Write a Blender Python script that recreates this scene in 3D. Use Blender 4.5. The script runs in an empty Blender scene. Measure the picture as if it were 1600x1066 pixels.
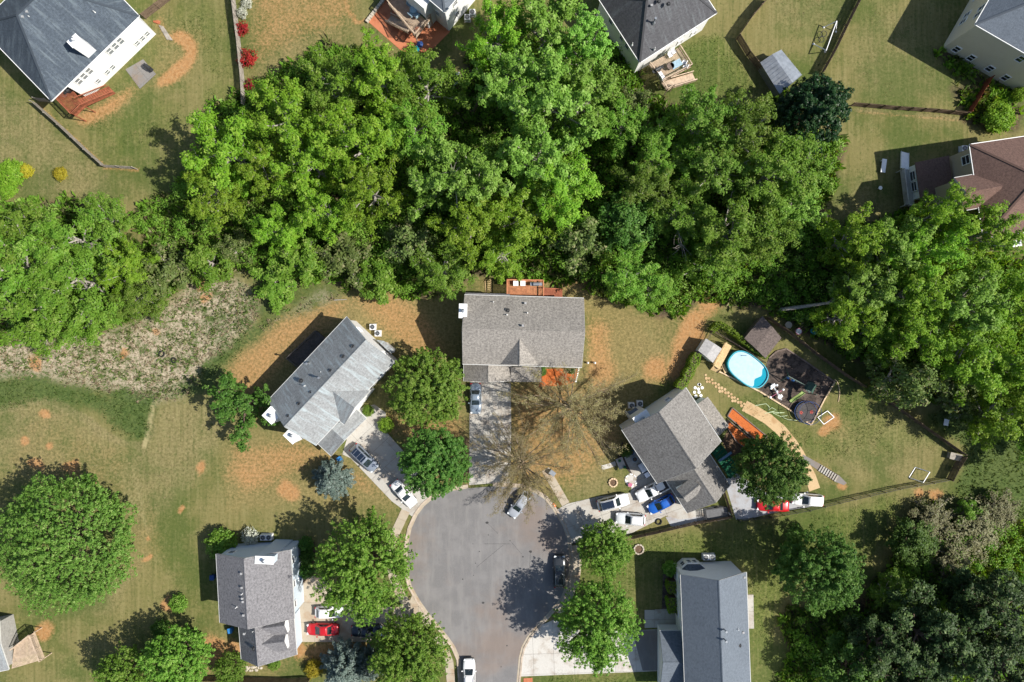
import bpy, math, random
import numpy as np
from mathutils import Vector
R = math.radians
SC = bpy.context.scene
COL = SC.collection
H = 107.0                      # camera height, metres
# ---------------------------------------------------------------- camera, sky, sun, exposure
cam = bpy.data.cameras.new('camera'); camo = bpy.data.objects.new('camera', cam); COL.objects.link(camo)
camo.location = (0, 0, H); camo.rotation_euler = (0, 0, 0)
cam.sensor_fit = 'HORIZONTAL'; cam.sensor_width = 36.0; cam.lens = 36.0 * H / 160.0
cam.clip_start = 1.0; cam.clip_end = 6000
SC.camera = camo
SUN_DIR = Vector((-1.0, 0.17, -1.09)).normalized()     # the way the light travels
w = bpy.data.worlds.new('World'); SC.world = w; w.use_nodes = True
nt = w.node_tree; bg = nt.nodes['Background']
sky = nt.nodes.new('ShaderNodeTexSky'); sky.sky_type = 'NISHITA'; sky.sun_disc = False
sky.sun_elevation = R(47); sky.sun_rotation = math.atan2(1.0, -0.17)
sky.air_density = 1.0; sky.dust_density = 1.0
nt.links.new(sky.outputs[0], bg.inputs[0]); bg.inputs[1].default_value = 0.085
sun = bpy.data.lights.new('sun', 'SUN'); sun.energy = 4.3; sun.angle = R(0.53); sun.color = (1.0, 0.95, 0.87)
suno = bpy.data.objects.new('sun', sun); COL.objects.link(suno)
suno.rotation_euler = SUN_DIR.to_track_quat('-Z', 'Y').to_euler(); suno.location = (60, -10, 70)
SC.view_settings.view_transform = 'Standard'; SC.view_settings.look = 'None'
SC.view_settings.exposure = 0.75; SC.view_settings.gamma = 1.0; SC.view_settings.use_curve_mapping = False
SC.cycles.max_bounces = 6; SC.cycles.diffuse_bounces = 3; SC.cycles.glossy_bounces = 3; SC.cycles.transmission_bounces = 3
SC.cycles.caustics_reflective = False; SC.cycles.caustics_refractive = False
SC.cycles.use_denoising = True

def P(px, py, z=0.0):
    """world x, y of the photo point (px, py) at height z"""
    k = (H - z) / H
    return Vector(((px - 800) / 10 * k, (533 - py) / 10 * k))
def P3(px, py, z=0.0):
    p = P(px, py, z); return Vector((p.x, p.y, z))

# ---------------------------------------------------------------- materials
MATS = {}
def srgb(r, g, b):
    f = lambda c: (c / 255 / 12.92) if c / 255 <= .04045 else ((c / 255 + .055) / 1.055) ** 2.4
    return (f(r), f(g), f(b))
class NT:
    def __init__(s, name):
        s.m = bpy.data.materials.new(name); s.m.use_nodes = True; s.t = s.m.node_tree
        s.b = s.t.nodes['Principled BSDF']; s.out = s.t.nodes['Material Output']
    def n(s, typ, **kw):
        n = s.t.nodes.new(typ)
        for k, v in kw.items(): setattr(n, k, v)
        return n
    def link(s, a, b): s.t.links.new(a, b)
    def coord(s, kind='Object', scale=None):
        c = s.n('ShaderNodeTexCoord'); o = c.outputs[kind]
        if scale is not None:
            m = s.n('ShaderNodeMapping'); m.inputs['Scale'].default_value = scale; s.link(o, m.inputs[0]); o = m.outputs[0]
        return o
    def noise(s, vec, scale, detail=4, rough=.6):
        n = s.n('ShaderNodeTexNoise'); n.inputs['Scale'].default_value = scale; n.inputs['Detail'].default_value = detail
        n.inputs['Roughness'].default_value = rough
        if vec is not None: s.link(vec, n.inputs['Vector'])
        return n.outputs['Fac']
    def ramp(s, fac, lo, hi, a=0.0, b=1.0):
        n = s.n('ShaderNodeMapRange'); n.inputs[1].default_value = lo; n.inputs[2].default_value = hi
        n.inputs[3].default_value = a; n.inputs[4].default_value = b; n.interpolation_type = 'SMOOTHSTEP'
        s.link(fac, n.inputs[0]); return n.outputs[0]
    def math(s, op, a, b=0.0):
        n = s.n('ShaderNodeMath', operation=op)
        for i, v in enumerate((a, b)):
            if isinstance(v, (int, float)): n.inputs[i].default_value = v
            else: s.link(v, n.inputs[i])
        return n.outputs[0]
    def mix(s, fac, a, b, mode='MIX'):
        n = s.n('ShaderNodeMix', data_type='RGBA', blend_type=mode)
        if isinstance(fac, (int, float)): n.inputs[0].default_value = fac
        else: s.link(fac, n.inputs[0])
        for i, v in ((6, a), (7, b)):
            if isinstance(v, tuple): n.inputs[i].default_value = (*v[:3], 1)
            else: s.link(v, n.inputs[i])
        return n.outputs[2]
    def bump(s, h, strength=.4, dist=.05):
        n = s.n('ShaderNodeBump'); n.inputs['Strength'].default_value = strength; n.inputs['Distance'].default_value = dist
        s.link(h, n.inputs['Height']); s.link(n.outputs[0], s.b.inputs['Normal'])
    def col(s, c):
        if isinstance(c, tuple): s.b.inputs['Base Color'].default_value = (*c[:3], 1)
        else: s.link(c, s.b.inputs['Base Color'])
    def done(s, rough=.7, spec=.3, metal=0.0):
        s.b.inputs['Roughness'].default_value = rough; s.b.inputs['Specular IOR Level'].default_value = spec
        s.b.inputs['Metallic'].default_value = metal
        return s.m

def plain(name, c, rough=.6, spec=.3, metal=0, var=.12, scale=3.0, bump=0.0):
    if name in MATS: return MATS[name]
    t = NT(name); v = t.coord('Object')
    n1 = t.noise(v, scale, 5); n2 = t.noise(v, scale * 9, 3)
    f = t.math('ADD', t.math('MULTIPLY', n1, .6), t.math('MULTIPLY', n2, .4))
    a = tuple(x * (1 - 2 * var) for x in c); b = tuple(min(1, x * (1 + 2 * var)) for x in c)
    t.col(t.mix(t.ramp(f, .3, .7), a, b))
    if bump: t.bump(n2, bump * .4, .02)
    MATS[name] = t.done(rough, spec, metal); return MATS[name]

def shingle(name, c, dark, grain=.35, streak=.5, algae=0.0):
    """asphalt shingles: UV u runs along the eave, v up the slope, both in metres"""
    t = NT(name); uv = t.n('ShaderNodeUVMap'); uv = uv.outputs[0]
    br = t.n('ShaderNodeTexBrick'); t.link(uv, br.inputs['Vector'])
    br.inputs['Color1'].default_value = (.25, .25, .25, 1); br.inputs['Color2'].default_value = (1, 1, 1, 1); br.inputs['Mortar'].default_value = (0, 0, 0, 1)
    br.inputs['Scale'].default_value = 1.0; br.inputs['Brick Width'].default_value = .32; br.inputs['Row Height'].default_value = .145
    br.inputs['Mortar Size'].default_value = .012; br.inputs['Bias'].default_value = 0.0
    mp = t.n('ShaderNodeMapping'); mp.inputs['Scale'].default_value = (1.0, .12, 1); t.link(uv, mp.inputs[0])
    st = t.noise(mp.outputs[0], 1.6, 5, .65)
    big = t.noise(uv, .35, 4); fine = t.noise(uv, 3.4, 4, .75)
    base = t.mix(t.ramp(fine, .34, .66), tuple(x * (1 - grain) for x in c), tuple(min(1, x * (1 + grain)) for x in c))
    base = t.mix(t.math('MULTIPLY', br.outputs['Fac'], .55), base, tuple(x * .45 for x in c))
    bw = t.n('ShaderNodeRGBToBW'); t.link(br.outputs['Color'], bw.inputs[0])
    base = t.mix(t.math('MULTIPLY', t.ramp(bw.outputs[0], .2, 1.0), .35), base, tuple(min(1, x * 1.5) for x in c))
    base = t.mix(t.math('MULTIPLY', t.ramp(st, .48, .75), streak), base, dark)
    base = t.mix(t.math('MULTIPLY', t.ramp(big, .5, .75), .35), base, dark)
    if algae: base = t.mix(t.math('MULTIPLY', t.ramp(st, .52, .3), algae), base, srgb(158, 170, 173))
    t.col(base)
    t.bump(fine, .06, .02)
    MATS[name] = t.done(.85, .25); return MATS[name]

def siding(name, c):
    t = NT(name); v = t.coord('Object')
    s = t.n('ShaderNodeSeparateXYZ'); t.link(v, s.inputs[0])
    fr = t.math('FRACT', t.math('MULTIPLY', s.outputs[2], 1 / .18))
    n1 = t.noise(v, .8, 4)
    c1 = t.mix(t.ramp(fr, .86, .98), c, tuple(x * .72 for x in c))
    t.col(t.mix(t.math('MULTIPLY', t.ramp(n1, .45, .75), .25), c1, tuple(x * f for x, f in zip(c, (.82, .79, .72)))))
    t.bump(t.math('MULTIPLY', fr, -1.0), .12, .02)
    MATS[name] = t.done(.55, .3); return MATS[name]

def metal_paint(name, c, rough=.25, coat=.6):
    if name in MATS: return MATS[name]
    t = NT(name); v = t.coord('Object'); n1 = t.noise(v, 2.2, 4)
    t.col(t.mix(t.math('MULTIPLY', t.ramp(n1, .45, .7), .12), c, tuple(x * .75 + .02 for x in c)))
    t.b.inputs['Coat Weight'].default_value = coat; t.b.inputs['Coat Roughness'].default_value = .08
    MATS[name] = t.done(rough, .5, 0.0 if c[0] > .5 else .15); return MATS[name]

def glass(name, c=(.012, .016, .02), rough=.06):
    if name in MATS: return MATS[name]
    t = NT(name); v = t.coord('Object'); n1 = t.noise(v, 1.3, 2)
    t.col(t.mix(n1, c, tuple(x * 1.8 + .004 for x in c)))
    MATS[name] = t.done(rough, .8); return MATS[name]

def leafmat(name, a, b, c=None, trans=.42, rough=.5):
    """leaf: two greens by leaf cluster, a third on some of them, small shift per tree"""
    t = NT(name); at = t.n('ShaderNodeAttribute', attribute_name='tint'); oi = t.n('ShaderNodeObjectInfo')
    col = t.mix(at.outputs['Fac'], a, b)
    if c: col = t.mix(t.ramp(at.outputs['Fac'], .72, 1.0), col, c)
    hs = t.n('ShaderNodeHueSaturation')
    t.link(t.math('ADD', t.math('MULTIPLY', oi.outputs['Random'], .024), .490), hs.inputs['Hue'])
    t.link(t.math('ADD', t.math('MULTIPLY', oi.outputs['Random'], .42), .78), hs.inputs['Value'])
    hs.inputs['Saturation'].default_value = 1.0
    t.link(col, hs.inputs['Color']); t.col(hs.outputs[0]); t.done(rough, .16)
    tr = t.n('ShaderNodeBsdfTranslucent'); mx = t.n('ShaderNodeMixShader'); mx.inputs[0].default_value = trans
    br = t.mix(1.0, hs.outputs[0], (1.5, 1.35, .5), 'MULTIPLY'); t.link(br, tr.inputs[0])
    t.link(t.b.outputs[0], mx.inputs[1]); t.link(tr.outputs[0], mx.inputs[2]); t.link(mx.outputs[0], t.out.inputs[0])
    MATS[name] = t.m; return t.m

# ---------------------------------------------------------------- objects
WL = {}
def _wl(p): return WL.get(p.name, Vector((0, 0, 0))) if p is not None else Vector((0, 0, 0))
def tag(o, label=None, cat=None, group=None, kind=None):
    for k, v in (('label', label), ('category', cat), ('group', group), ('kind', kind)):
        if v: o[k] = v
    return o
def thing(name, label, cat, loc=(0, 0, 0), group=None, kind=None):
    o = bpy.data.objects.new(name, None); COL.objects.link(o); o.location = loc; o.empty_display_size = .3
    WL[o.name] = Vector(loc); return tag(o, label, cat, group, kind)
def children_of(o): return [c for c in bpy.data.objects if c.parent == o]
def copy_tree(o, kids=None):
    c = o.copy(); COL.objects.link(c); WL[c.name] = _wl(o).copy()
    for ch in list(o.children):
        d = copy_tree(ch); d.parent = c
    return c

class MB:
    """collects closed shapes in world (or local) coordinates, linked as one mesh"""
    def __init__(s): s.v = []; s.f = []; s.uv = []; s.mi = []; s.cur = 0
    def add(s, vs, fs, uvs=None):
        o = len(s.v); s.v += [tuple(p) for p in vs]
        for i, f in enumerate(fs):
            s.f.append([o + k for k in f]); s.mi.append(s.cur)
            s.uv.append(uvs[i] if uvs else None)
        return s
    def prism(s, poly, z0, z1):
        """vertical prism over a 2-D polygon"""
        a = sum(poly[i][0] * poly[(i + 1) % len(poly)][1] - poly[(i + 1) % len(poly)][0] * poly[i][1] for i in range(len(poly)))
        if a < 0: poly = poly[::-1]
        n = len(poly); vs = [(p[0], p[1], z0) for p in poly] + [(p[0], p[1], z1) for p in poly]
        return s.add(vs, [list(range(n))[::-1], list(range(n, 2 * n))] + [[i, (i + 1) % n, n + (i + 1) % n, n + i] for i in range(n)])
    def slab(s, pts, th):
        """sloping slab: polygon of 3-D points (top face), extruded straight down by th; uv in metres on the top"""
        pts = [Vector(p) for p in pts]; n = len(pts)
        nr = Vector((0, 0, 0))
        for i in range(n):
            a, b = pts[i], pts[(i + 1) % n]
            nr += Vector(((a.y - b.y) * (a.z + b.z), (a.z - b.z) * (a.x + b.x), (a.x - b.x) * (a.y + b.y)))
        if nr.z < 0: pts = pts[::-1]; nr = -nr
        nr.normalize()
        u = Vector((0, 0, 1)).cross(nr)
        u = u.normalized() if u.length > 1e-4 else Vector((1, 0, 0))
        vv = nr.cross(u)
        vs = pts + [p - Vector((0, 0, th)) for p in pts]
        fs = [list(range(n)), list(range(n, 2 * n))[::-1]] + [[i, n + i, n + (i + 1) % n, (i + 1) % n] for i in range(n)]
        uvf = lambda q: (q.dot(u), q.dot(vv))
        return s.add(vs, fs, [[uvf(vs[k]) for k in f] for f in fs])
    def box(s, c, size, ang=0.0, tilt=None):
        x, y, z = (d / 2 for d in size); ca, sa = math.cos(ang), math.sin(ang)
        vs = []
        for dz in (-z, z):
            for dx, dy in ((-x, -y), (x, -y), (x, y), (-x, y)):
                vs.append((c[0] + dx * ca - dy * sa, c[1] + dx * sa + dy * ca, c[2] + dz))
        return s.add(vs, [[3, 2, 1, 0], [4, 5, 6, 7], [0, 1, 5, 4], [1, 2, 6, 5], [2, 3, 7, 6], [3, 0, 4, 7]])
    def bar(s, p, q, wd, ht=None):
        """square bar from p to q"""
        p, q = Vector(p), Vector(q); d = (q - p); ht = ht or wd
        if d.length < 1e-6: return s
        d.normalize(); a = d.cross(Vector((0, 0, 1)))
        a = a.normalized() if a.length > 1e-3 else Vector((1, 0, 0)); b = a.cross(d)
        vs = [c + a * i * wd / 2 + b * j * ht / 2 for c in (p, q) for i, j in ((-1, -1), (1, -1), (1, 1), (-1, 1))]
        return s.add(vs, [[3, 2, 1, 0], [4, 5, 6, 7], [0, 1, 5, 4], [1, 2, 6, 5], [2, 3, 7, 6], [3, 0, 4, 7]])
    def tube(s, pts, rad, n=6, caps=True):
        pts = [Vector(p) for p in pts]
        if not isinstance(rad, (list, tuple)): rad = [rad] * len(pts)
        o = len(s.v); ref = None; fs = []; vs = []
        for i, p in enumerate(pts):
            d = (pts[min(i + 1, len(pts) - 1)] - pts[max(i - 1, 0)]).normalized()
            a = d.cross(Vector((0, 0, 1)) if abs(d.z) < .95 else Vector((1, 0, 0))).normalized() if ref is None else (ref - d * ref.dot(d)).normalized()
            ref = a; b = d.cross(a)
            for k in range(n):
                t = 2 * math.pi * k / n; vs.append(p + (a * math.cos(t) + b * math.sin(t)) * rad[i])
        for i in range(len(pts) - 1):
            for k in range(n): fs.append([i * n + k, i * n + (k + 1) % n, (i + 1) * n + (k + 1) % n, (i + 1) * n + k])
        if caps: fs += [list(range(n))[::-1], list(range((len(pts) - 1) * n, len(pts) * n))]
        return s.add(vs, fs)
    def cyl(s, c, r, h, n=12, r2=None):
        return s.tube([(c[0], c[1], c[2]), (c[0], c[1], c[2] + h)], [r, r if r2 is None else r2], n)
    def ring(s, c, r, t, n=24, axis='Z', m=6):
        vs, fs = [], []
        for i in range(n):
            a = 2 * math.pi * i / n
            for k in range(m):
                b = 2 * math.pi * k / m; rr = r + t * math.cos(b); q = (rr * math.cos(a), rr * math.sin(a), t * math.sin(b))
                if axis == 'Y': q = (q[0], q[2], q[1])
                vs.append((c[0] + q[0], c[1] + q[1], c[2] + q[2]))
        for i in range(n):
            for k in range(m): fs.append([i * m + k, ((i + 1) % n) * m + k, ((i + 1) % n) * m + (k + 1) % m, i * m + (k + 1) % m])
        return s.add(vs, fs)
    def dome(s, c, rx, ry, rz, n=12, m=5):
        vs, fs = [], []
        for j in range(m):
            t = (math.pi / 2) * j / m
            for i in range(n):
                a = 2 * math.pi * i / n; vs.append((c[0] + rx * math.cos(a) * math.cos(t), c[1] + ry * math.sin(a) * math.cos(t), c[2] + rz * math.sin(t)))
        vs.append((c[0], c[1], c[2] + rz)); top = len(vs) - 1
        for j in range(m - 1):
            for i in range(n): fs.append([j * n + i, j * n + (i + 1) % n, (j + 1) * n + (i + 1) % n, (j + 1) * n + i])
        fs += [[(m - 1) * n + i, (m - 1) * n + (i + 1) % n, top] for i in range(n)] + [list(range(n))[::-1]]
        return s.add(vs, fs)
    def build(s, name, mat, parent=None, label=None, cat=None, group=None, kind=None, local=False, smooth=False):
        off = Vector((0, 0, 0)) if (local or parent is None) else _wl(parent)
        me = bpy.data.meshes.new(name)
        me.from_pydata([(v[0] - off.x, v[1] - off.y, v[2] - off.z) for v in s.v], [], s.f)
        mats = mat if isinstance(mat, (list, tuple)) else [mat]
        for m in mats: me.materials.append(m)
        if len(mats) > 1: me.polygons.foreach_set('material_index', s.mi)
        if any(u is not None for u in s.uv):
            l = me.uv_layers.new(name='UVMap'); k = 0; flat = []
            for f, u in zip(s.f, s.uv): flat += [c for q in (u or [(0, 0)] * len(f)) for c in q]
            l.data.foreach_set('uv', flat)
        if smooth: me.polygons.foreach_set('use_smooth', [True] * len(s.f))
        me.update()
        o = bpy.data.objects.new(name, me); COL.objects.link(o)
        if parent is not None:
            o.parent = parent; WL[o.name] = Vector((0, 0, 0)) if local else _wl(parent).copy()
        else: WL[o.name] = Vector((0, 0, 0))
        return tag(o, label, cat, group, kind)

def clip_cell(poly, hp):
    """clip a 2-D polygon by half planes (point, inward normal)"""
    for (q, nrm) in hp:
        out = []
        for i in range(len(poly)):
            a, b = poly[i], poly[(i + 1) % len(poly)]
            da, db = (a - q).dot(nrm), (b - q).dot(nrm)
            if da >= 0: out.append(a)
            if (da >= 0) != (db >= 0): out.append(a + (b - a) * (da / (da - db)))
        poly = out
        if len(poly) < 3: return []
    return poly
def area2(poly): return abs(sum(poly[i].x * poly[(i + 1) % len(poly)].y - poly[(i + 1) % len(poly)].x * poly[i].y for i in range(len(poly)))) / 2
def paved(name, part, polypx, ang, cu, cv, mat, z=.05, gap=.02, label=None, origin=None, bed=None):
    """a pavement (structure) made of separate slabs cut from a polygon by a turned grid"""
    poly = [P(*p) for p in polypx]; o = origin and P(*origin) or poly[0]
    u = Vector((math.cos(ang), math.sin(ang))); v = Vector((-u.y, u.x))
    us = [(p - o).dot(u) for p in poly]; vs = [(p - o).dot(v) for p in poly]
    b = MB(); b.prism(poly, -.12, z - .025)
    root = b.build(name, bed or MATS['joint'], kind='structure', label=label)
    for i in range(math.floor(min(us) / cu), math.ceil(max(us) / cu)):
        for j in range(math.floor(min(vs) / cv), math.ceil(max(vs) / cv)):
            hp = [(o + u * (i * cu + gap / 2), u), (o + u * ((i + 1) * cu - gap / 2), -u), (o + v * (j * cv + gap / 2), v), (o + v * ((j + 1) * cv - gap / 2), -v)]
            c = clip_cell(poly, hp)
            if len(c) > 2 and area2(c) > .04:
                m = MB(); m.prism(c, z - .1, z + random.uniform(-.004, .004)); m.build(part, mat, root)
    return root
# ---------------------------------------------------------------- material list
plain('joint', (.13, .115, .095), .95)
def concrete(name, c, dirt=srgb(150, 125, 100)):
    t = NT(name); v = t.coord('Object')
    a = t.noise(v, .5, 6, .62); b = t.noise(v, 14, 3); d = t.noise(v, 2.2, 5, .7)
    oi = t.n('ShaderNodeObjectInfo')
    base = t.mix(t.ramp(b, .3, .7), tuple(x * .9 for x in c), tuple(x * 1.08 for x in c))
    base = t.mix(t.math('MULTIPLY', t.ramp(a, .45, .7), .55), base, tuple(x * .72 for x in dirt))
    base = t.mix(t.math('MULTIPLY', t.ramp(d, .58, .75), .45), base, tuple(x * .45 for x in c))
    base = t.mix(t.math('MULTIPLY', oi.outputs['Random'], .16), base, tuple(x * .62 for x in c))
    t.col(base); t.bump(b, .3, .01); MATS[name] = t.done(.85, .25); return MATS[name]
concrete('concrete', (.42, .40, .36)); concrete('concrete_new', (.50, .48, .44)); concrete('concrete_tan', (.40, .345, .265), srgb(170, 130, 90))
concrete('concrete_old', (.20, .19, .18)); concrete('gravel', (.36, .37, .39)); concrete('sand_path', (.50, .36, .20), srgb(170, 120, 70))
concrete('red_concrete', (.46, .17, .085), srgb(150, 70, 40)); concrete('stone', (.46, .41, .33))
def asphalt():
    t = NT('asphalt'); v = t.coord('Object')
    n0 = t.noise(v, .07, 5, .6); n1 = t.noise(v, .32, 6, .62); n2 = t.noise(v, 18, 3, .7); n3 = t.noise(v, 1.6, 5, .65); n4 = t.noise(v, 4.5, 4, .7)
    mp = t.n('ShaderNodeMapping'); mp.inputs['Scale'].default_value = (1.2, .16, 1); t.link(v, mp.inputs[0]); st = t.noise(mp.outputs[0], .9, 5, .65)
    base = t.mix(t.ramp(n2, .3, .7), (.128, .124, .123), (.182, .176, .173))
    base = t.mix(t.math('MULTIPLY', t.ramp(n1, .42, .66), .6), base, (.21, .202, .197))
    base = t.mix(t.math('MULTIPLY', t.ramp(st, .46, .66), .5), base, (.225, .215, .205))
    base = t.mix(t.math('MULTIPLY', t.ramp(n0, .44, .62), .6), base, (.20, .15, .12));
    base = t.mix(t.math('MULTIPLY', t.ramp(n3, .55, .8), .25), base, (.10, .094, .092))
    base = t.mix(t.math('MULTIPLY', t.ramp(n4, .68, .76), .3), base, (.09, .085, .085))
    t.col(base); t.bump(n2, .15, .012); MATS['asphalt'] = t.done(.85, .3)
asphalt()
plain('tar', (.045, .043, .043), .7, .3); plain('kerb', (.42, .345, .27), .85, .2, var=.16, scale=1.2)
shingle('roof_taupe', (.235, .217, .193), (.125, .115, .105), .45, .5)
shingle('roof_grey', (.235, .243, .243), (.135, .142, .145), .25, .5, .8)
shingle('roof_weathered', (.19, .18, .167), (.095, .088, .08), .42, .45)
shingle('roof_grey_brown', (.165, .16, .165), (.10, .096, .10), .42, .35)
shingle('roof_slate_blue', (.115, .135, .16), (.075, .09, .11), .18, .3)
shingle('roof_dark_blue', (.062, .078, .097), (.04, .05, .063), .3, .45, .2)
shingle('roof_dark', (.075, .075, .08), (.05, .05, .055), .28, .5, .12)
shingle('roof_brown', (.145, .088, .07), (.085, .052, .045), .3, .3)
siding('siding_white', (.80, .80, .79)); siding('siding_blue', (.52, .60, .68)); siding('siding_cream', (.66, .59, .46)); siding('siding_beige', (.42, .35, .26)); siding('siding_pale', (.62, .68, .70))
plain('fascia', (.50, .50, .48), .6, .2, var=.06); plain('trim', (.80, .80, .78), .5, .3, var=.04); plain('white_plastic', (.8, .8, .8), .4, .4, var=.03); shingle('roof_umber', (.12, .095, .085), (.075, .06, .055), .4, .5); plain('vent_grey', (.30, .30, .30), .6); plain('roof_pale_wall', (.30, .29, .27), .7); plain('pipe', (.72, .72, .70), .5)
plain('black_metal', (.02, .02, .022), .45, .5, .2); plain('dark_plastic', (.03, .031, .033), .5, .4); plain('grey_metal', (.32, .34, .36), .4, .5, .6, scale=1.5); plain('steel_blue', (.12, .2, .3), .5)
plain('deck_red', (.26, .085, .045), .7, .25, var=.2, scale=2, bump=.3); plain('deck_tan', (.46, .355, .26), .75, .2, var=.16, scale=2, bump=.3); plain('deck_orange', (.43, .18, .09), .7, .2, var=.2, scale=2, bump=.3)
plain('deck_grey', (.10, .085, .08), .8, .2, var=.2, scale=2, bump=.3); plain('new_wood', (.58, .42, .22), .75, .2, var=.12, scale=2)
plain('fence_wood', (.16, .115, .08), .85, .15, var=.22, scale=1.4, bump=.4); plain('fence_red', (.22, .06, .03), .8, .15, var=.2, scale=1.4)
plain('fence_grey', (.30, .27, .23), .85, .15, var=.2, scale=1.4, bump=.4)
plain('bark', (.13, .095, .07), .9, .1, var=.25, scale=4, bump=.6); plain('bark_pale', (.30, .275, .245), .85, .15, var=.22, scale=3, bump=.5); plain('twig', (.27, .215, .15), .9, .1, var=.2, scale=3); plain('twig_grey', (.30, .27, .24), .9, .1, var=.2, scale=3)
plain('rubber', (.018, .018, .019), .8, .2); plain('alloy', (.45, .46, .48), .3, .6, .8)
plain('timber', (.56, .42, .27), .8, .2, var=.2, scale=2); plain('timber_dark', (.17, .13, .11), .85, .2, var=.2, scale=2)
plain('bin_blue', (.03, .17, .42), .5, .4); plain('teal', (.02, .33, .42), .4, .4); plain('turf_green', (.02, .105, .055), .9, .1, var=.2, scale=4)
plain('slide_green', (.36, .46, .15), .35, .5); plain('play_dark', (.035, .075, .06), .5, .4); plain('red_seat', (.5, .05, .03), .5); plain('cushion_blue', (.28, .40, .47), .8); plain('pink', (.42, .13, .2), .7); plain('navy', (.02, .06, .2), .6)
plain('hose', (.52, .62, .38), .5, .4); plain('cover', (.36, .52, .63), .35, .5, var=.08, scale=1.6); plain('pool_wall', (.05, .07, .08), .5); plain('pool_liner', (.01, .30, .42), .3)
plain('rail_steel', (.6, .62, .63), .3, .5, .8); plain('orange_paint', (.6, .16, .04), .6); plain('blue_door', (.16, .33, .58), .5)
def mulchmat(name, a, b, c):
    t = NT(name); v = t.coord('Object'); n1 = t.noise(v, .8, 5, .7); n2 = t.noise(v, 9, 3, .75); n3 = t.noise(v, 3.4, 4, .7)
    t.col(t.mix(t.math('MULTIPLY', t.ramp(n3, .5, .75), .6), t.mix(t.ramp(n2, .3, .7), a, b), c)) if name != 'mulch_dark' else t.col(t.mix(t.math('MULTIPLY', t.ramp(n1, .42, .62), .7), t.mix(t.math('MULTIPLY', t.ramp(n3, .5, .75), .6), t.mix(t.ramp(n2, .3, .7), a, b), c), (.15, .115, .095))); t.bump(n2, .35, .05); MATS[name] = t.done(.95, .1)  # broad pale and dark patches of the dark mulch imitate dappled tree shade
mulchmat('mulch_orange', (.34, .085, .025), (.58, .17, .05), (.17, .05, .02)); mulchmat('mulch_dark', (.028, .024, .022), (.075, .058, .05), (.16, .12, .095)); mulchmat('mulch_brown', (.08, .05, .032), (.15, .10, .065), (.22, .14, .085))
def water():
    t = NT('pool_water'); v = t.coord('Object'); t.col((.005, .27, .37)); t.bump(t.noise(v, 3, 3), .15, .05); MATS['pool_water'] = t.done(.05, .6)
water()
glass('pane'); glass('pane_pale', (.15, .165, .17), .1); glass('car_glass', (.010, .016, .017), .04); glass('sunroof', (.006, .011, .022), .03)  # second pane has a paler even colour, used on the long rear wall
plain('tailglass', (.35, .01, .01), .25, .5, var=.02); plain('headglass', (.65, .68, .7), .1, .6, var=.02)

# ---------------------------------------------------------------- ground
_rng = np.random.default_rng(5)
def vnoise(x, y, scale, seed):
    r = np.random.default_rng(seed).random((256, 256)); X, Y = x / scale, y / scale
    i, j = np.floor(X).astype(int), np.floor(Y).astype(int); fx, fy = X - i, Y - j
    fx, fy = fx * fx * (3 - 2 * fx), fy * fy * (3 - 2 * fy); g = lambda a, b: r[a % 256, b % 256]
    return (g(i, j) * (1 - fx) + g(i + 1, j) * fx) * (1 - fy) + (g(i, j + 1) * (1 - fx) + g(i + 1, j + 1) * fx) * fy
def fbm(x, y, scale, seed, o=4):
    return sum(vnoise(x, y, scale / 2 ** k, seed + k) * .5 ** k for k in range(o)) / sum(.5 ** k for k in range(o))
GS = 3.6
gx = np.concatenate([np.array([-60000, -20000, -7000, -3000, -1200, -500, -250]), np.arange(-100, 1701, GS), np.array([1850, 2100, 2800, 4600, 8600, 21600, 61600])])
gy = np.concatenate([np.array([-60000, -20000, -7000, -3000, -1200, -500, -250]), np.arange(-100, 1171, GS), np.array([1320, 1570, 2300, 4100, 8100, 21000, 61000])])
GX, GY = np.meshgrid(gx, gy)
WX, WY = GX + (fbm(GX, GY, 34, 11) - .5) * 26, GY + (fbm(GX, GY, 34, 31) - .5) * 26     # wobbled coordinates: no ruler-straight borders
def inside(poly, X, Y):
    c = np.zeros(X.shape, bool); n = len(poly)
    for i in range(n):
        (x1, y1), (x2, y2) = poly[i], poly[(i + 1) % n]
        if y1 == y2: continue
        c ^= ((y1 > Y) != (y2 > Y)) & (X < (x2 - x1) * (Y - y1) / (y2 - y1) + x1)
    return c
def blur(a, n):
    for _ in range(n):
        a = (np.roll(a, 1, 0) + a + np.roll(a, -1, 0)) / 3; a = (np.roll(a, 1, 1) + a + np.roll(a, -1, 1)) / 3
    return a
MASK = {k: np.zeros(GX.shape) for k in ('clay', 'dry', 'weed', 'litter', 'lush', 'tan', 'ochre', 'stripe')}
def paint(k, poly, amt=1.0, soft=3, wob=True):
    X, Y = (WX, WY) if wob else (GX, GY)
    MASK[k] = np.maximum(MASK[k], blur(inside(poly, X, Y).astype(float), int(soft * 2.2) + 1) * amt)
def spot(k, x, y, r, amt=1.0, rx=None):
    d = np.sqrt(((WX - x) / (rx or r)) ** 2 + ((WY - y) / r) ** 2); MASK[k] = np.maximum(MASK[k], np.clip(1.5 - d, 0, 1) * amt)
def stroke(k, pts, wd, amt=1.0, wob=False):
    X, Y = (WX, WY) if wob else (GX, GY); m = np.full(GX.shape, 1e9)
    for (x1, y1), (x2, y2) in zip(pts, pts[1:]):
        l2 = (x2 - x1) ** 2 + (y2 - y1) ** 2; t = np.clip(((X - x1) * (x2 - x1) + (Y - y1) * (y2 - y1)) / l2, 0, 1)
        m = np.minimum(m, np.hypot(X - x1 - t * (x2 - x1), Y - y1 - t * (y2 - y1)))
    MASK[k] = np.maximum(MASK[k], np.clip((wd / 2 + 2 - m) / 3, 0, 1) * amt)
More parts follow.
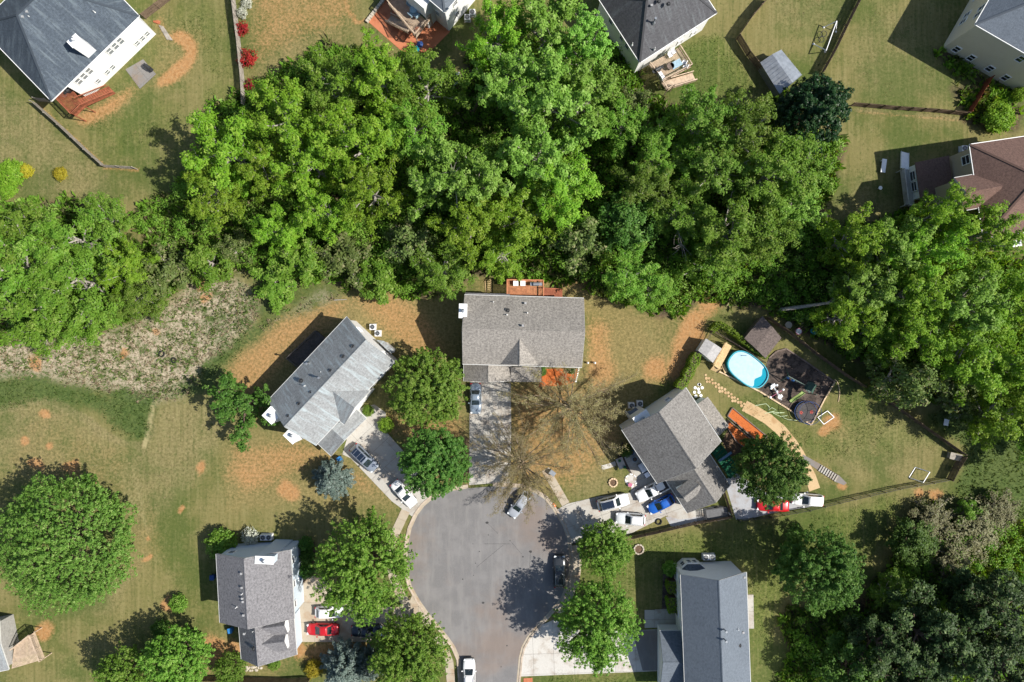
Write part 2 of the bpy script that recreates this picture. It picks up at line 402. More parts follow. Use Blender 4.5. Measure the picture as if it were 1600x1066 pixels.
# leaf litter under the wood
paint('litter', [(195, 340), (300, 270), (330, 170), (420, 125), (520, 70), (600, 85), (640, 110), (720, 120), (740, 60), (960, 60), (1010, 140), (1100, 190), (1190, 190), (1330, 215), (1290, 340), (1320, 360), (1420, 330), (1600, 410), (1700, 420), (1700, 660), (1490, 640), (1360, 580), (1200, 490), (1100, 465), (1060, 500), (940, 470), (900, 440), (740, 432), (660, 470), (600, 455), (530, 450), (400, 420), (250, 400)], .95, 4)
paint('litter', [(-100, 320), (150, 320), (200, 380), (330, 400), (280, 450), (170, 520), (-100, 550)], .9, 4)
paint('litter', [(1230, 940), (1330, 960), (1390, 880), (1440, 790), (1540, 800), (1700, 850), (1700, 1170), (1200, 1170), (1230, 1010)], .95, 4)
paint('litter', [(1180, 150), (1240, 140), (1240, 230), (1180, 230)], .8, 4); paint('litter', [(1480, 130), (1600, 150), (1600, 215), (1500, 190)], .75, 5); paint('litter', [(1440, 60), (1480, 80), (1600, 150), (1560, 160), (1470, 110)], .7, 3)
# red clay
paint('clay', [(262, 60), (290, 50), (314, 72), (308, 100), (285, 122), (262, 137), (243, 136), (268, 112), (292, 96), (299, 78), (284, 66)], 1.7, 2)
paint('clay', [(113, 180), (160, 160), (203, 128), (207, 143), (160, 180), (135, 200)], 1.0, 3); paint('clay', [(240, 25), (252, 22), (262, 50), (247, 60)], .7, 2)
paint('clay', [(352, 575), (400, 530), (430, 505), (470, 488), (540, 470), (600, 455), (660, 475), (700, 560), (640, 560), (560, 480), (420, 590), (400, 640), (360, 610)], .56, 5)
paint('clay', [(365, 690), (440, 690), (490, 690), (540, 725), (615, 790), (560, 770), (500, 720), (420, 770), (365, 775)], .55, 5); spot('clay', 385, 735, 28, .6); spot('clay', 452, 768, 14, .8)
paint('clay', [(915, 490), (950, 505), (960, 600), (930, 650), (912, 590)], .66, 6); paint('clay', [(795, 600), (960, 600), (975, 690), (890, 760), (800, 745)], .5, 6)
paint('clay', [(1075, 490), (1110, 478), (1098, 540), (1060, 600), (1040, 590)], 1.0, 3); spot('clay', 1025, 580, 22, .75); paint('clay', [(1100, 430), (1125, 430), (1112, 500), (1090, 500)], .85, 3)
paint('clay', [(395, -20), (560, -20), (545, 40), (430, 80), (395, 120)], .45, 6); stroke('clay', [(535, -5), (560, 30), (610, 60)], 7, .6, True)
for x, y, r in ((228, 843, 4), (228, 872, 5), (282, 798, 5), (187, 807, 6), (145, 755, 6), (312, 733, 8), (82, 697, 5), (41, 693, 6), (70, 650, 8), (188, 551, 7), (55, 568, 11), (313, 446, 9), (323, 465, 8), (110, 728, 14), (243, 519, 6), (60, 725, 12), (1296, 656, 14), (1320, 757, 8), (1460, 775, 12), (1435, 770, 8), (266, 945, 9), (68, 990, 12), (460, 1010, 14), (330, 1015, 20), (365, 1020, 18), (1290, 668, 9)): spot('clay', x, y, r, .95)
paint('clay', [(455, 1003), (620, 1003), (580, 1030), (460, 1035)], .7, 4); paint('clay', [(640, 680), (735, 690), (735, 745), (640, 760)], .4, 5); paint('clay', [(820, 425), (930, 430), (930, 470), (905, 460), (760, 436)], .42, 3); spot('clay', 1310, 1010, 12, .8); paint('clay', [(1255, 720), (1275, 715), (1330, 760), (1300, 755)], .6, 2)
paint('clay', [(585, 640), (730, 640), (730, 690), (600, 690)], .45, 4); stroke('clay', [(60, 165), (165, 262), (215, 265)], 7, .5); paint('clay', [(1340, 930), (1420, 915), (1420, 950), (1350, 960)], .5, 4)
for q, a in (([(345, 610), (380, 530), (470, 485), (620, 445), (720, 470), (720, 600), (640, 640), (560, 520), (440, 640)], .95), ([(345, 670), (480, 670), (640, 785), (620, 810), (480, 790), (350, 800)], .8), ([(905, 440), (1000, 490), (1060, 550), (1010, 640), (960, 740), (870, 775), (795, 765), (795, 600), (920, 600)], .85), ([(390, -30), (575, -30), (560, 70), (430, 165), (385, 165)], .5), ([(60, 640), (200, 700), (200, 790), (100, 760), (-30, 740)], .5), ([(110, 180), (205, 125), (225, 150), (140, 205)], .8), ([(240, 20), (330, 50), (320, 120), (240, 150)], .6), ([(300, 990), (380, 1000), (480, 1040), (300, 1066)], .8), ([(740, 425), (940, 425), (940, 500), (740, 470)], .8), ([(1000, 480), (1110, 470), (1080, 600), (1000, 600)], .7), ([(630, 660), (740, 660), (740, 760), (640, 760)], .9), ([(1270, 640), (1330, 640), (1320, 690), (1270, 680)], .6), ([(215, 780), (260, 800), (240, 900), (190, 900)], .45)): paint('ochre', q, a, 8)
# edges of the mown grass
stroke('tan', [(-20, 650), (30, 634), (75, 628), (105, 634), (150, 668), (185, 692), (224, 702)], 13, .95, True); stroke('tan', [(241, 622), (225, 700)], 11, .95, True)
# straw coloured rough grass, and dark green weeds in and around it
paint('dry', [(-100, 545), (60, 520), (200, 512), (300, 440), (370, 425), (420, 470), (390, 520), (335, 565), (310, 600), (290, 620), (225, 630), (180, 610), (60, 590), (-100, 590)], .95, 10)
paint('dry', [(490, 450), (560, 470), (540, 480), (480, 490), (410, 530), (400, 520)], .6, 4); paint('dry', [(1420, 800), (1530, 780), (1560, 870), (1440, 860)], .7, 5); paint('dry', [(1200, 520), (1260, 530), (1320, 570), (1290, 540), (1240, 505)], .6, 3)
paint('weed', [(-100, 590), (60, 585), (110, 605), (180, 615), (240, 600), (300, 590), (360, 535), (400, 505), (530, 455), (545, 462), (470, 490), (410, 525), (350, 575), (340, 610), (240, 620), (225, 692), (180, 670), (140, 635), (90, 622), (30, 632), (-20, 650), (-100, 650)], .95, 6)
paint('weed', [(-100, 545), (60, 520), (200, 512), (300, 440), (370, 425), (420, 470), (390, 520), (335, 565), (310, 600), (225, 630), (60, 590), (-100, 590)], .28, 5); paint('weed', [(380, 420), (500, 440), (520, 455), (400, 520), (330, 570), (300, 520)], .5, 5)
paint('weed', [(160, 590), (330, 470), (400, 440), (500, 440), (420, 500), (330, 560)], .35, 6); paint('weed', [(1440, 640), (1600, 640), (1700, 700), (1700, 870), (1560, 850), (1500, 760), (1510, 705)], 1.0, 4); paint('weed', [(1205, 560), (1230, 545), (1330, 590), (1480, 690), (1350, 620)], .3, 4)
# greener and tanner lawns
for q, a in (([(900, 850), (1180, 820), (1420, 770), (1380, 860), (1330, 930), (1230, 930), (1180, 1070), (1165, 890), (1000, 880), (1000, 980), (905, 960)], .75), ([(1080, 590), (1150, 640), (1290, 720), (1490, 700), (1320, 590), (1290, 680), (1190, 620)], .65), ([(1040, 90), (1130, 40), (1160, 100), (1200, 150), (1040, 160)], .9), ([(360, 0), (270, 0), (250, 60), (320, 90), (300, 160), (220, 260), (375, 160)], .5), ([(835, 1058), (1035, 1050), (1035, 1130), (835, 1130)], .9), ([(1210, 60), (1290, 100), (1280, 130), (1240, 150)], .5), ([(120, 200), (200, 150), (370, 170), (215, 260), (160, 262)], .45), ([(180, 830), (330, 800), (330, 950), (270, 1000), (200, 960)], .3)): paint('lush', q, a, 7)
for q, a in (([(-100, 60), (60, 170), (170, 265), (180, 330), (-100, 310)], .58), ([(-60, 650), (80, 620), (190, 690), (230, 700), (240, 620), (360, 620), (350, 700), (220, 860), (170, 760), (-60, 740)], .65), ([(1320, 40), (1400, 0), (1480, 80), (1510, 170), (1340, 165)], .42), ([(1190, -20), (1360, -20), (1320, 60), (1200, 50)], .45), ([(1290, 340), (1360, 240), (1380, 300), (1420, 330), (1330, 370)], .6), ([(190, 850), (240, 860), (180, 960), (40, 960), (150, 930)], .7), ([(380, 700), (620, 760), (640, 800), (560, 800)], .4), ([(1280, 640), (1420, 640), (1490, 700), (1420, 760), (1300, 740)], .45), ([(890, 720), (980, 740), (960, 770), (880, 790)], .55), ([(900, 500), (1050, 490), (1050, 600), (980, 640), (920, 600)], .45), ([(400, 40), (560, 30), (540, 70), (430, 150), (400, 160)], .5)): paint('tan', q, a, 7)
for k in range(9):
    y0 = 690 + k * 13; stroke('stripe', [(70 + k * 11, y0 - 8), (140 + k * 9, y0 + 2), (200 + k * 4, y0 + 32), (226, y0 + 60)], 2.4, .5)
for k in range(6): stroke('stripe', [(243 + k * 17, 625 + k * 9), (234 + k * 15, 700), (228 + k * 13, 800), (222 + k * 10, 900)], 2.6, .34)
stroke('stripe', [(241, 622), (226, 697)], 6, 1.0); stroke('tan', [(0, 645), (30, 632), (75, 625), (100, 632), (150, 668), (185, 690), (225, 700)], 9, .9)
for q in (([(20, 560)], 0),): pass
stroke('tan', [(1340, 172), (1500, 186)], 7, 1.0); stroke('clay', [(1340, 175), (1500, 188)], 4, .4)
n = len(gx) * len(gy); vs = np.zeros((n, 3)); vs[:, 0] = ((GX - 800) / 10).ravel(); vs[:, 1] = ((533 - GY) / 10).ravel()
idx = np.arange(n).reshape(len(gy), len(gx)); fq = np.stack([idx[1:, :-1], idx[1:, 1:], idx[:-1, 1:], idx[:-1, :-1]], -1).reshape(-1, 4)
def fast_mesh(name, v, f, tint=None, mats=(), mi=None):
    me = bpy.data.meshes.new(name); k = f.shape[1]
    me.vertices.add(len(v)); me.vertices.foreach_set('co', np.ascontiguousarray(v, np.float32).ravel())
    me.loops.add(f.size); me.loops.foreach_set('vertex_index', np.ascontiguousarray(f, np.int32).ravel())
    me.polygons.add(len(f)); me.polygons.foreach_set('loop_start', np.arange(0, f.size, k, dtype=np.int32)); me.polygons.foreach_set('loop_total', np.full(len(f), k, np.int32))
    for m in mats: me.materials.append(m)
    if mi is not None: me.polygons.foreach_set('material_index', mi.astype(np.int32))
    if tint is not None:
        a = me.attributes.new('tint', 'FLOAT', 'FACE'); a.data.foreach_set('value', tint.astype(np.float32))
    me.update(calc_edges=True); return me
gm = fast_mesh('ground', vs, fq)
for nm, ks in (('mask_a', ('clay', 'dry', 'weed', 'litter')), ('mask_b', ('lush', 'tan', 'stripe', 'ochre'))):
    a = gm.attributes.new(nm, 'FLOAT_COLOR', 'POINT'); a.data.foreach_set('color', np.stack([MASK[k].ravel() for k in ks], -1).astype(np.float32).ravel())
def groundmat():
    t = NT('ground'); v = t.coord('Object')
    A = t.n('ShaderNodeAttribute', attribute_name='mask_a'); B = t.n('ShaderNodeAttribute', attribute_name='mask_b')
    sa = t.n('ShaderNodeSeparateColor'); t.link(A.outputs['Color'], sa.inputs[0]); sb = t.n('ShaderNodeSeparateColor'); t.link(B.outputs['Color'], sb.inputs[0])
    clay, dry, weed, litter = sa.outputs[0], sa.outputs[1], sa.outputs[2], A.outputs['Alpha']; lush, tan, stripe, ochre = sb.outputs[0], sb.outputs[1], sb.outputs[2], B.outputs['Alpha']
    nL = t.noise(v, .09, 5, .6); nM = t.noise(v, .45, 5, .65); nS = t.noise(v, 2.1, 5, .7); nF = t.noise(v, 2.4, 5, .82)
    thr = lambda mask, nz, k=.9, sft=.16: t.ramp(t.math('ADD', mask, t.math('MULTIPLY', t.math('SUBTRACT', nz, .5), k)), .5 - sft, .5 + sft)
    g = t.mix(t.ramp(nF, .36, .64), (.058, .070, .018), (.178, .172, .062))
    g = t.mix(t.ramp(nM, .38, .65), g, (.098, .108, .03)); g = t.mix(t.math('MULTIPLY', t.ramp(nL, .4, .62), .6), g, (.205, .17, .072))
    lu = t.mix(t.ramp(nF, .36, .64), (.046, .076, .013), (.138, .162, .042)); g = t.mix(t.math('MULTIPLY', thr(lush, nM, .7, .3), .85), g, lu)
    ta = t.mix(t.ramp(nF, .36, .64), (.110, .098, .040), (.265, .222, .108)); g = t.mix(t.math('MULTIPLY', thr(tan, nM, .9, .35), .85), g, ta)
    mw = t.n('ShaderNodeMapping'); mw.inputs['Scale'].default_value = (2.6, .16, 1); mw.inputs['Rotation'].default_value = (0, 0, .2); t.link(v, mw.inputs[0]); nW = t.noise(mw.outputs[0], .75, 4, .6)
    g = t.mix(t.math('MULTIPLY', t.ramp(nW, .5, .66), .32), g, (.245, .215, .095)); g = t.mix(t.math('MULTIPLY', t.ramp(nW, .47, .34), .38), g, (.062, .082, .022)); g = t.mix(t.math('MULTIPLY', t.ramp(nL, .54, .38), .55), g, (.062, .092, .022))
    g = t.mix(t.math('MULTIPLY', t.ramp(nS, .56, .72), .5), g, (.25, .20, .10)); g = t.mix(t.math('MULTIPLY', t.ramp(nS, .46, .32), .65), g, (.048, .07, .016))
    g = t.mix(t.math('MULTIPLY', thr(stripe, nF, .4, .3), .75), g, (.34, .29, .15))
    we = t.mix(t.ramp(nF, .35, .65), (.028, .055, .014), (.085, .125, .034)); mixn = t.math('ADD', t.math('MULTIPLY', nS, .6), t.math('MULTIPLY', nM, .4))
    dr = t.mix(t.ramp(nF, .34, .66), (.20, .165, .11), (.50, .42, .315)); dr = t.mix(t.math('MULTIPLY', t.ramp(nS, .46, .62), .75), dr, (.085, .105, .034)); dr = t.mix(t.ramp(t.math('ADD', t.math('MULTIPLY', nM, .5), t.math('MULTIPLY', nF, .5)), .5, .57), dr, (.075, .10, .03))
    cl = t.mix(t.ramp(nF, .3, .7), (.27, .125, .046), (.47, .245, .108)); cl = t.mix(t.math('MULTIPLY', t.ramp(nS, .42, .62), .45), cl, (.36, .235, .12))
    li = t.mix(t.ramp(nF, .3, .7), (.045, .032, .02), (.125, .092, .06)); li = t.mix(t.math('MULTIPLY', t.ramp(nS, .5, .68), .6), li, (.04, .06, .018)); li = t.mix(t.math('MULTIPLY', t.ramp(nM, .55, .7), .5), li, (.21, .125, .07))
    oc = t.mix(t.ramp(nF, .34, .66), (.115, .095, .036), (.29, .22, .095)); g = t.mix(t.math('MULTIPLY', thr(ochre, t.math('ADD', t.math('MULTIPLY', nM, .55), t.math('MULTIPLY', nF, .45)), 2.4, .4), .72), g, oc)
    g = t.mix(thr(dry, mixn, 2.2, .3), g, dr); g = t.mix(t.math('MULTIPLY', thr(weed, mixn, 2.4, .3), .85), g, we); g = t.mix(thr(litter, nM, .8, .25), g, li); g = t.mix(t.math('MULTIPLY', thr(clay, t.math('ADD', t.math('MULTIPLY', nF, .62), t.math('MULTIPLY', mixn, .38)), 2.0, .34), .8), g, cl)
    t.col(g); t.bump(t.math('ADD', t.math('MULTIPLY', nS, 1.0), t.math('MULTIPLY', nF, .25)), .35, .12)
    return t.done(.95, .12)
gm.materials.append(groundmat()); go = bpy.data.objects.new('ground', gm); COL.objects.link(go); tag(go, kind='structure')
def at_mask(k, x, y):
    i = np.clip(np.searchsorted(gy, y), 0, len(gy) - 1); j = np.clip(np.searchsorted(gx, x), 0, len(gx) - 1); return MASK[k][i, j]

# ---------------------------------------------------------------- road, kerbs, pavements, driveways
LEFT = [(722, 1400), (722, 1066), (719.5, 1030), (711, 1010), (700, 994), (686, 977), (671.6, 960), (656, 938), (643, 915), (638, 895), (636.5, 876), (638, 850), (643, 826), (652.5, 805), (663, 791), (678, 778), (700, 768), (732, 763)]
RIGHT = [(770, 760), (812, 762), (836, 770), (852, 781), (863, 795), (879, 822), (886, 842), (889.5, 870), (888.5, 893), (884, 915), (876, 934), (860, 954), (838, 978), (824, 994), (815, 1010), (810.5, 1028), (809, 1045), (807, 1066), (807, 1400)]
road = LEFT + RIGHT
b = MB(); b.prism([P(*p) for p in road], -.05, .012); b.build('road', MATS['asphalt'], kind='structure', label='grey asphalt cul-de-sac turning circle with reddish edges')
random.seed(3)
def strip(path, d0, d1, z0, z1, mat, part, root, step=3.0, gap=.02):
    pts = [P(*p) for p in path]; res = [pts[0]]
    for a, c in zip(pts, pts[1:]):
        k = max(1, round((c - a).length / step)); res += [a + (c - a) * (i + 1) / k for i in range(k)]
    nrm = []
    for i in range(len(res)):
        d = (res[min(i + 1, len(res) - 1)] - res[max(i - 1, 0)]).normalized(); nrm.append(Vector((-d.y, d.x)))
    for i in range(len(res) - 1):
        a, c, na, nc = res[i], res[i + 1], nrm[i], nrm[i + 1]; t = (c - a).normalized() * gap / 2; a = a + t; c = c - t
        m = MB(); m.prism([a + na * d0, c + nc * d0, c + nc * d1, a + na * d1], z0, z1); m.build(part, mat, root)
def kerbline(path, name):
    root = tag(bpy.data.objects.new(name, None), kind='structure'); COL.objects.link(root); WL[root.name] = Vector((0, 0, 0))
    strip(path, 0, .35, -.1, .035, MATS['concrete_tan'], 'gutter', root, 3.2); strip(path, .35, .62, -.1, .11, MATS['kerb'], 'kerb_stone', root, 3.2)
kerbline([p for p in LEFT if p[1] < 1160], 'kerb'); kerbline(RIGHT[:-1] + [(807, 1160)], 'kerb')
def sidewalk(path, wd):
    root = tag(bpy.data.objects.new('sidewalk', None), kind='structure'); COL.objects.link(root); WL[root.name] = Vector((0, 0, 0))
    strip(path, -wd / 2, wd / 2, -.08, .06, MATS['concrete_tan'], 'slab', root, 1.5, .03)
sidewalk([(706, 1160), (705, 1070), (702, 1035), (692, 1008), (682, 995)], 1.3)
sidewalk([(640, 950), (626, 930), (614, 900), (609, 870), (612, 845), (621, 826), (634, 798)], 1.4)
sidewalk([(884, 788), (852, 733)], 1.3); sidewalk([(897, 852), (902, 880), (899, 905), (889, 930), (873, 958)], 1.4)
A0 = -.03
paved('driveway', 'slab', [(734, 596), (798, 598), (799, 680), (797, 757), (770, 755), (733, 758)], A0, 3.1, 3.3, MATS['concrete'], .05, .03, label='pale concrete driveway running up to the middle house')
paved('driveway', 'slab', [(535, 710), (556, 640), (585, 632), (603, 645), (601, 672), (640, 716), (668, 760), (676, 773), (652, 798), (644, 807), (612, 783), (548, 716)], R(-47), 3.0, 3.2, MATS['concrete'], .05, .03, label='concrete driveway of the grey roofed house')
paved('driveway', 'slab', [(869, 797), (887, 787), (935, 776), (985, 770), (990, 745), (975, 715), (1000, 700), (1035, 745), (1060, 757), (1075, 800), (1120, 790), (1138, 792), (1138, 800), (1062, 812), (1040, 806), (985, 834), (905, 846), (893, 850)], R(20), 3.2, 3.2, MATS['concrete'], .05, .03, label='pale concrete driveway with parked cars beside the right house')
paved('driveway', 'slab', [(462, 941), (480, 900), (500, 900), (540, 935), (618, 950), (640, 940), (646, 925), (658, 945), (673, 966), (682, 982), (640, 985), (600, 1003), (464, 1003)], R(-2), 3.2, 3.1, MATS['concrete_tan'], .05, .03, label='tan concrete driveway with the red car')
paved('driveway', 'slab', [(832, 990), (842, 979), (870, 966), (905, 985), (990, 985), (1037, 983), (1037, 1048), (812, 1057), (813, 1040), (817, 1014)], R(2), 3.2, 3.2, MATS['concrete_new'], .05, .03, label='wide pale concrete driveway of the slate roofed house')
paved('shadow_apron', 'slab', [(988, 985.5), (1036, 984), (1036, 1047), (1004, 1048)], R(2), 9, 9, MATS['asphalt'], .065, .0, label='dark asphalt apron deepening the house shadow at the garage of the slate roofed house')  # dark asphalt cut along the house shadow's edge, painting its shade deeper
paved('walkway', 'slab', [(1007, 953), (1056, 951), (1056, 980), (1007, 981)], 0, 1.6, 1.5, MATS['concrete'], .06, .03)
paved('patio', 'slab', [(1168, 929), (1177, 929), (1178, 982), (1168, 982)], 0, 1.1, 2.6, MATS['concrete'], .06, .03)
paved('patio', 'slab', [(196, 109), (224, 93), (244, 116), (219, 139)], R(-50), 1.7, 1.7, MATS['concrete_old'], .06, .03)
paved('patio', 'slab', [(574, 33), (612, -20), (690, -20), (703, 50), (672, 81), (633, 85)], R(47), 4.0, 4.0, MATS['red_concrete'], .06, .02, label='orange red concrete patio around the beige deck')
paved('parking_pad', 'slab', [(1132, 752), (1148, 738), (1205, 775), (1245, 775), (1262, 768), (1280, 790), (1215, 800), (1165, 812), (1150, 812)], R(10), 40, 40, MATS['gravel'], .03, .0)
paved('parking_pad', 'slab', [(1040, 808), (1075, 802), (1100, 806), (1140, 800), (1142, 805), (1060, 826), (1048, 822)], R(10), 40, 40, MATS['gravel'], .035, .0)
def band(name, path, wd, z, mat, label=None):
    pts = [P(*p) for p in path]; L_, R_ = [], []
    for i in range(len(pts)):
        d = (pts[min(i + 1, len(pts) - 1)] - pts[max(i - 1, 0)]).normalized(); q = Vector((-d.y, d.x)) * wd / 2; L_.append(pts[i] + q); R_.append(pts[i] - q)
    m = MB()
    for i in range(len(pts) - 1): m.prism([R_[i], R_[i + 1], L_[i + 1], L_[i]], -.05, z)
    return m.build(name, mat, kind='structure', label=label)
band('path', [(1163, 634), (1180, 643), (1200, 655), (1220, 672), (1237, 693), (1248, 710), (1257, 728), (1266, 745), (1273, 765)], 1.75, .04, MATS['sand_path'], 'curved tan sand path past the round tree')
band('path', [(940, 731), (952, 728), (962, 724)], .7, .04, MATS['concrete_new'], 'short white path in the lawn')
# tar spots and cracks on the road
m = MB()
for x, y, r in ((761, 817, 2.4), (829, 862, 2.6), (755, 942, 2.2), (749, 862, 1.0), (797, 845, 1.0), (743, 880, .9), (740, 899, .9), (763, 836, 1), (792, 1009, 1.3), (783, 1042, 1), (723, 905, 1.2), (817, 870, 1.4), (739, 850, .8)):
    m.prism([P(x + r * math.cos(a) * random.uniform(.7, 1.2), y + r * math.sin(a) * random.uniform(.6, 1.1)) for a in np.linspace(0, 6.28, 9)[:-1]], .005, .017)
m.build('tar_spot', MATS['tar'], kind='stuff', label='dark tar and oil spots on the asphalt')
for pts in ([(762, 818), (778, 834)], [(829, 864), (827, 890)], [(798, 846), (815, 866)], [(786, 852), (745, 886)], [(797, 850), (757, 850)]):
    m = MB(); m.tube([P3(*p, .012) for p in pts], .018, 5); m.build('road_crack', MATS['tar'], kind='structure')
# ---------------------------------------------------------------- houses
def gable(root, r0, r1, zr, ze, eL, eR, roofm, wallm, over=.35, rake=.3, z0=-.3, th=.18, gut=True, body=True, lo=(0, 0), ridge=True, zl=None):
    """gabled volume: ridge end points (photo points at height zr), a point on each eave (at ze). returns its frame"""
    p, q = P(*r0, zr), P(*r1, zr); u = (q - p).normalized(); v = Vector((-u.y, u.x)); L = (q - p).length
    a, c = (P(*eL, ze) - p).dot(v), (P(*eR, ze) - p).dot(v)
    if a < c: a, c = c, a
    W3 = lambda s, t, z: Vector((p.x + u.x * s + v.x * t, p.y + u.y * s + v.y * t, z))
    m = MB()
    for e in (a, c): m.slab([W3(0, 0, zr), W3(L, 0, zr), W3(L, e, ze), W3(0, e, ze)], th)
    roof = m.build('roof', roofm, root)
    if ridge:
        m = MB()
        for e in (a, c):
            k = .16 / abs(e); m.slab([W3(0, 0, zr + .035), W3(L, 0, zr + .035), W3(L, e * k, zr + .035 - (zr - ze) * k), W3(0, e * k, zr + .035 - (zr - ze) * k)], .03)
        m.build('ridge_cap', roofm, roof)
    if gut:
        for e in (a, c): s = 1 if e > 0 else -1; m = MB(); m.bar(W3(0, e + s * .045, ze - .09), W3(L, e + s * .045, ze - .09), .09, .12); m.build('gutter', MATS['fascia'], roof)
        for s in (.0, L):
            for e in (a, c): m = MB(); m.bar(W3(s + (-.012 if s == 0 else .012), 0, zr - .16), W3(s + (-.012 if s == 0 else .012), e, ze - .16), .03, .2); m.build('fascia', MATS['fascia'], roof)
    if body:
        m = MB(); s0, s1 = rake + lo[0], L - rake - lo[1]; wa, wc = a - over, c + over
        za = ze + (zr - ze) * over / a - th - .02; zc = ze + (zr - ze) * over / -c - th - .02; zt = zr - th - .03
        prof = [(wc, z0), (wa, z0), (wa, za), (0, zt), (wc, zc)]
        vs = [W3(s, t, z) for s in (s0, s1) for t, z in prof]
        m.add(vs, [[4, 3, 2, 1, 0][::1], [5, 6, 7, 8, 9]] + [[i, (i + 1) % 5, 5 + (i + 1) % 5, 5 + i] for i in range(5)])
        m.build('wall', wallm, root)
    return dict(W=W3, u=u, v=v, L=L, a=a, c=c, s0=rake + lo[0], s1=L - rake - lo[1], wa=a - over, wc=c + over, zr=zr, ze=ze, roof=roof, p=p)
def hip(root, o, ex, Lx, D, ze, zr, i0, roofm, wallm, over=.4, z0=-.3, ridge_in=None, i1=None, foot=None):
    """hipped volume: corner o, direction ex along the long eave, ey inwards (to the left of ex)"""
    ex = ex.normalized(); ey = Vector((-ex.y, ex.x)); i1 = i0 if i1 is None else i1; rd = D / 2 if ridge_in is None else ridge_in
    W3 = lambda s, t, z: Vector((o.x + ex.x * s + ey.x * t, o.y + ex.y * s + ey.y * t, z))
    A, B, C_, D_ = W3(0, 0, ze), W3(Lx, 0, ze), W3(Lx, D, ze), W3(0, D, ze); r0, r1 = W3(i0, rd, zr), W3(Lx - i1, rd, zr)
    m = MB()
    for f in ([A, B, r1, r0], [B, C_, r1], [C_, D_, r0, r1], [D_, A, r0]): m.slab(f, .18)
    roof = m.build('roof', roofm, root)
    m = MB()
    for a, b in ((A, r0), (B, r1), (C_, r1), (D_, r0), (r0, r1)): m.bar(a + Vector((0, 0, .0)), b + Vector((0, 0, .0)), .3, .06)
    m.build('ridge_cap', roofm, roof)
    for s, t, s2, t2 in ((0, -.06, Lx, -.06), (Lx + .06, 0, Lx + .06, D), (Lx, D + .06, 0, D + .06), (-.06, D, -.06, 0)): m = MB(); m.bar(W3(s, t, ze - .09), W3(s2, t2, ze - .09), .09, .12); m.build('gutter', MATS['trim'], roof)
    m = MB(); m.prism([(q.x, q.y) for q in ([W3(a, b, 0) for a, b in foot] if foot else (W3(over, over, 0), W3(Lx - over, over, 0), W3(Lx - over, D - over, 0), W3(over, D - over, 0)))], z0, ze - .1); m.build('wall', wallm, root)
    return dict(W=W3, roof=roof, ex=ex, ey=ey, u=ex, v=ey)
PANE = 'pane'
def window(root, W, u, v, s, t, z, side, wd=.95, ht=1.5, door=None):
    """window on a wall of a frame; side +v/-v/+u/-u, (s, t) on the wall surface"""
    n = {'+v': v, '-v': -v, '+u': u, '-u': -u}[side]; al = Vector((-n.y, n.x)); c = W(s, t, z); ang = math.atan2(al.y, al.x)
    n3 = Vector((n.x, n.y, 0)); a3 = Vector((al.x, al.y, 0)); m = MB()
    for k in (-1, 1): m.box(c + a3 * k * (wd / 2) + n3 * .04, (.1, .12, ht + .1), ang)
    for k in (-1, 1): m.box(c + Vector((0, 0, k * ht / 2)) + n3 * .045, (wd - .1, .13, .1), ang)
    if door is None: m.box(c + n3 * .035, (wd - .1, .07, .06), ang)
    f = m.build('window' if door is None else 'door', MATS['trim'], root)
    if door is None:
        for k in (-1, 1):
            m = MB(); m.box(c + Vector((0, 0, k * (ht - .1) / 4 + k * .02)) + n3 * .015, (wd - .1, .03, ht / 2 - .12), ang); m.build('pane', MATS[PANE], f)
    else:
        m = MB(); m.box(c + n3 * .02, (wd - .1, .05, ht - .1), ang); m.build('door_leaf', MATS[door], f)
    return f
def vent(root, px, py, z, kind='pipe'):
    c = P3(px, py, z); m = MB()
    if kind == 'pipe': m.cyl((c.x, c.y, z - .35), .055, .75, 8); m.cyl((c.x, c.y, z - .35), .17, .42, 8, .07); m.build('vent_pipe', MATS['pipe'], root)
    elif kind == 'flue': m.cyl((c.x, c.y, z - .4), .1, 1.3, 10); m.cyl((c.x, c.y, z + .9), .19, .2, 10, .16); m.cyl((c.x, c.y, z - .4), .3, .45, 10, .12); m.build('flue_pipe', MATS['grey_metal'], root)
    elif kind == 'turtle': m.dome((c.x, c.y, z - .12), .24, .24, .3, 10, 3); m.ring((c.x, c.y, z), .29, .05, 12, 'Z', 5); m.build('roof_vent', MATS['dark_plastic'], root)
    else: m.box((c.x, c.y, z), (.24, .24, .3)); m.box((c.x, c.y, z + .18), (.31, .31, .06)); m.build('roof_vent', MATS['vent_grey'], root)
def chimney(root, c, size, ang, z1, wallm, capped=True, z0=-.2):
    m = MB(); m.box((c.x, c.y, (z0 + z1) / 2), (size[0], size[1], z1 - z0), ang); ch = m.build('chimney', wallm, root)
    m = MB(); m.box((c.x, c.y, z1 + .05), (size[0] + .14, size[1] + .14, .1), ang); m.build('chimney_cap', MATS['trim'], ch)
    m = MB(); m.cyl((c.x, c.y, z1 + .1), .16, .5, 12); m.cyl((c.x, c.y, z1 + .6), .3, .16, 12, .1); m.build('flue_pipe', MATS['grey_metal'], ch)
    return ch
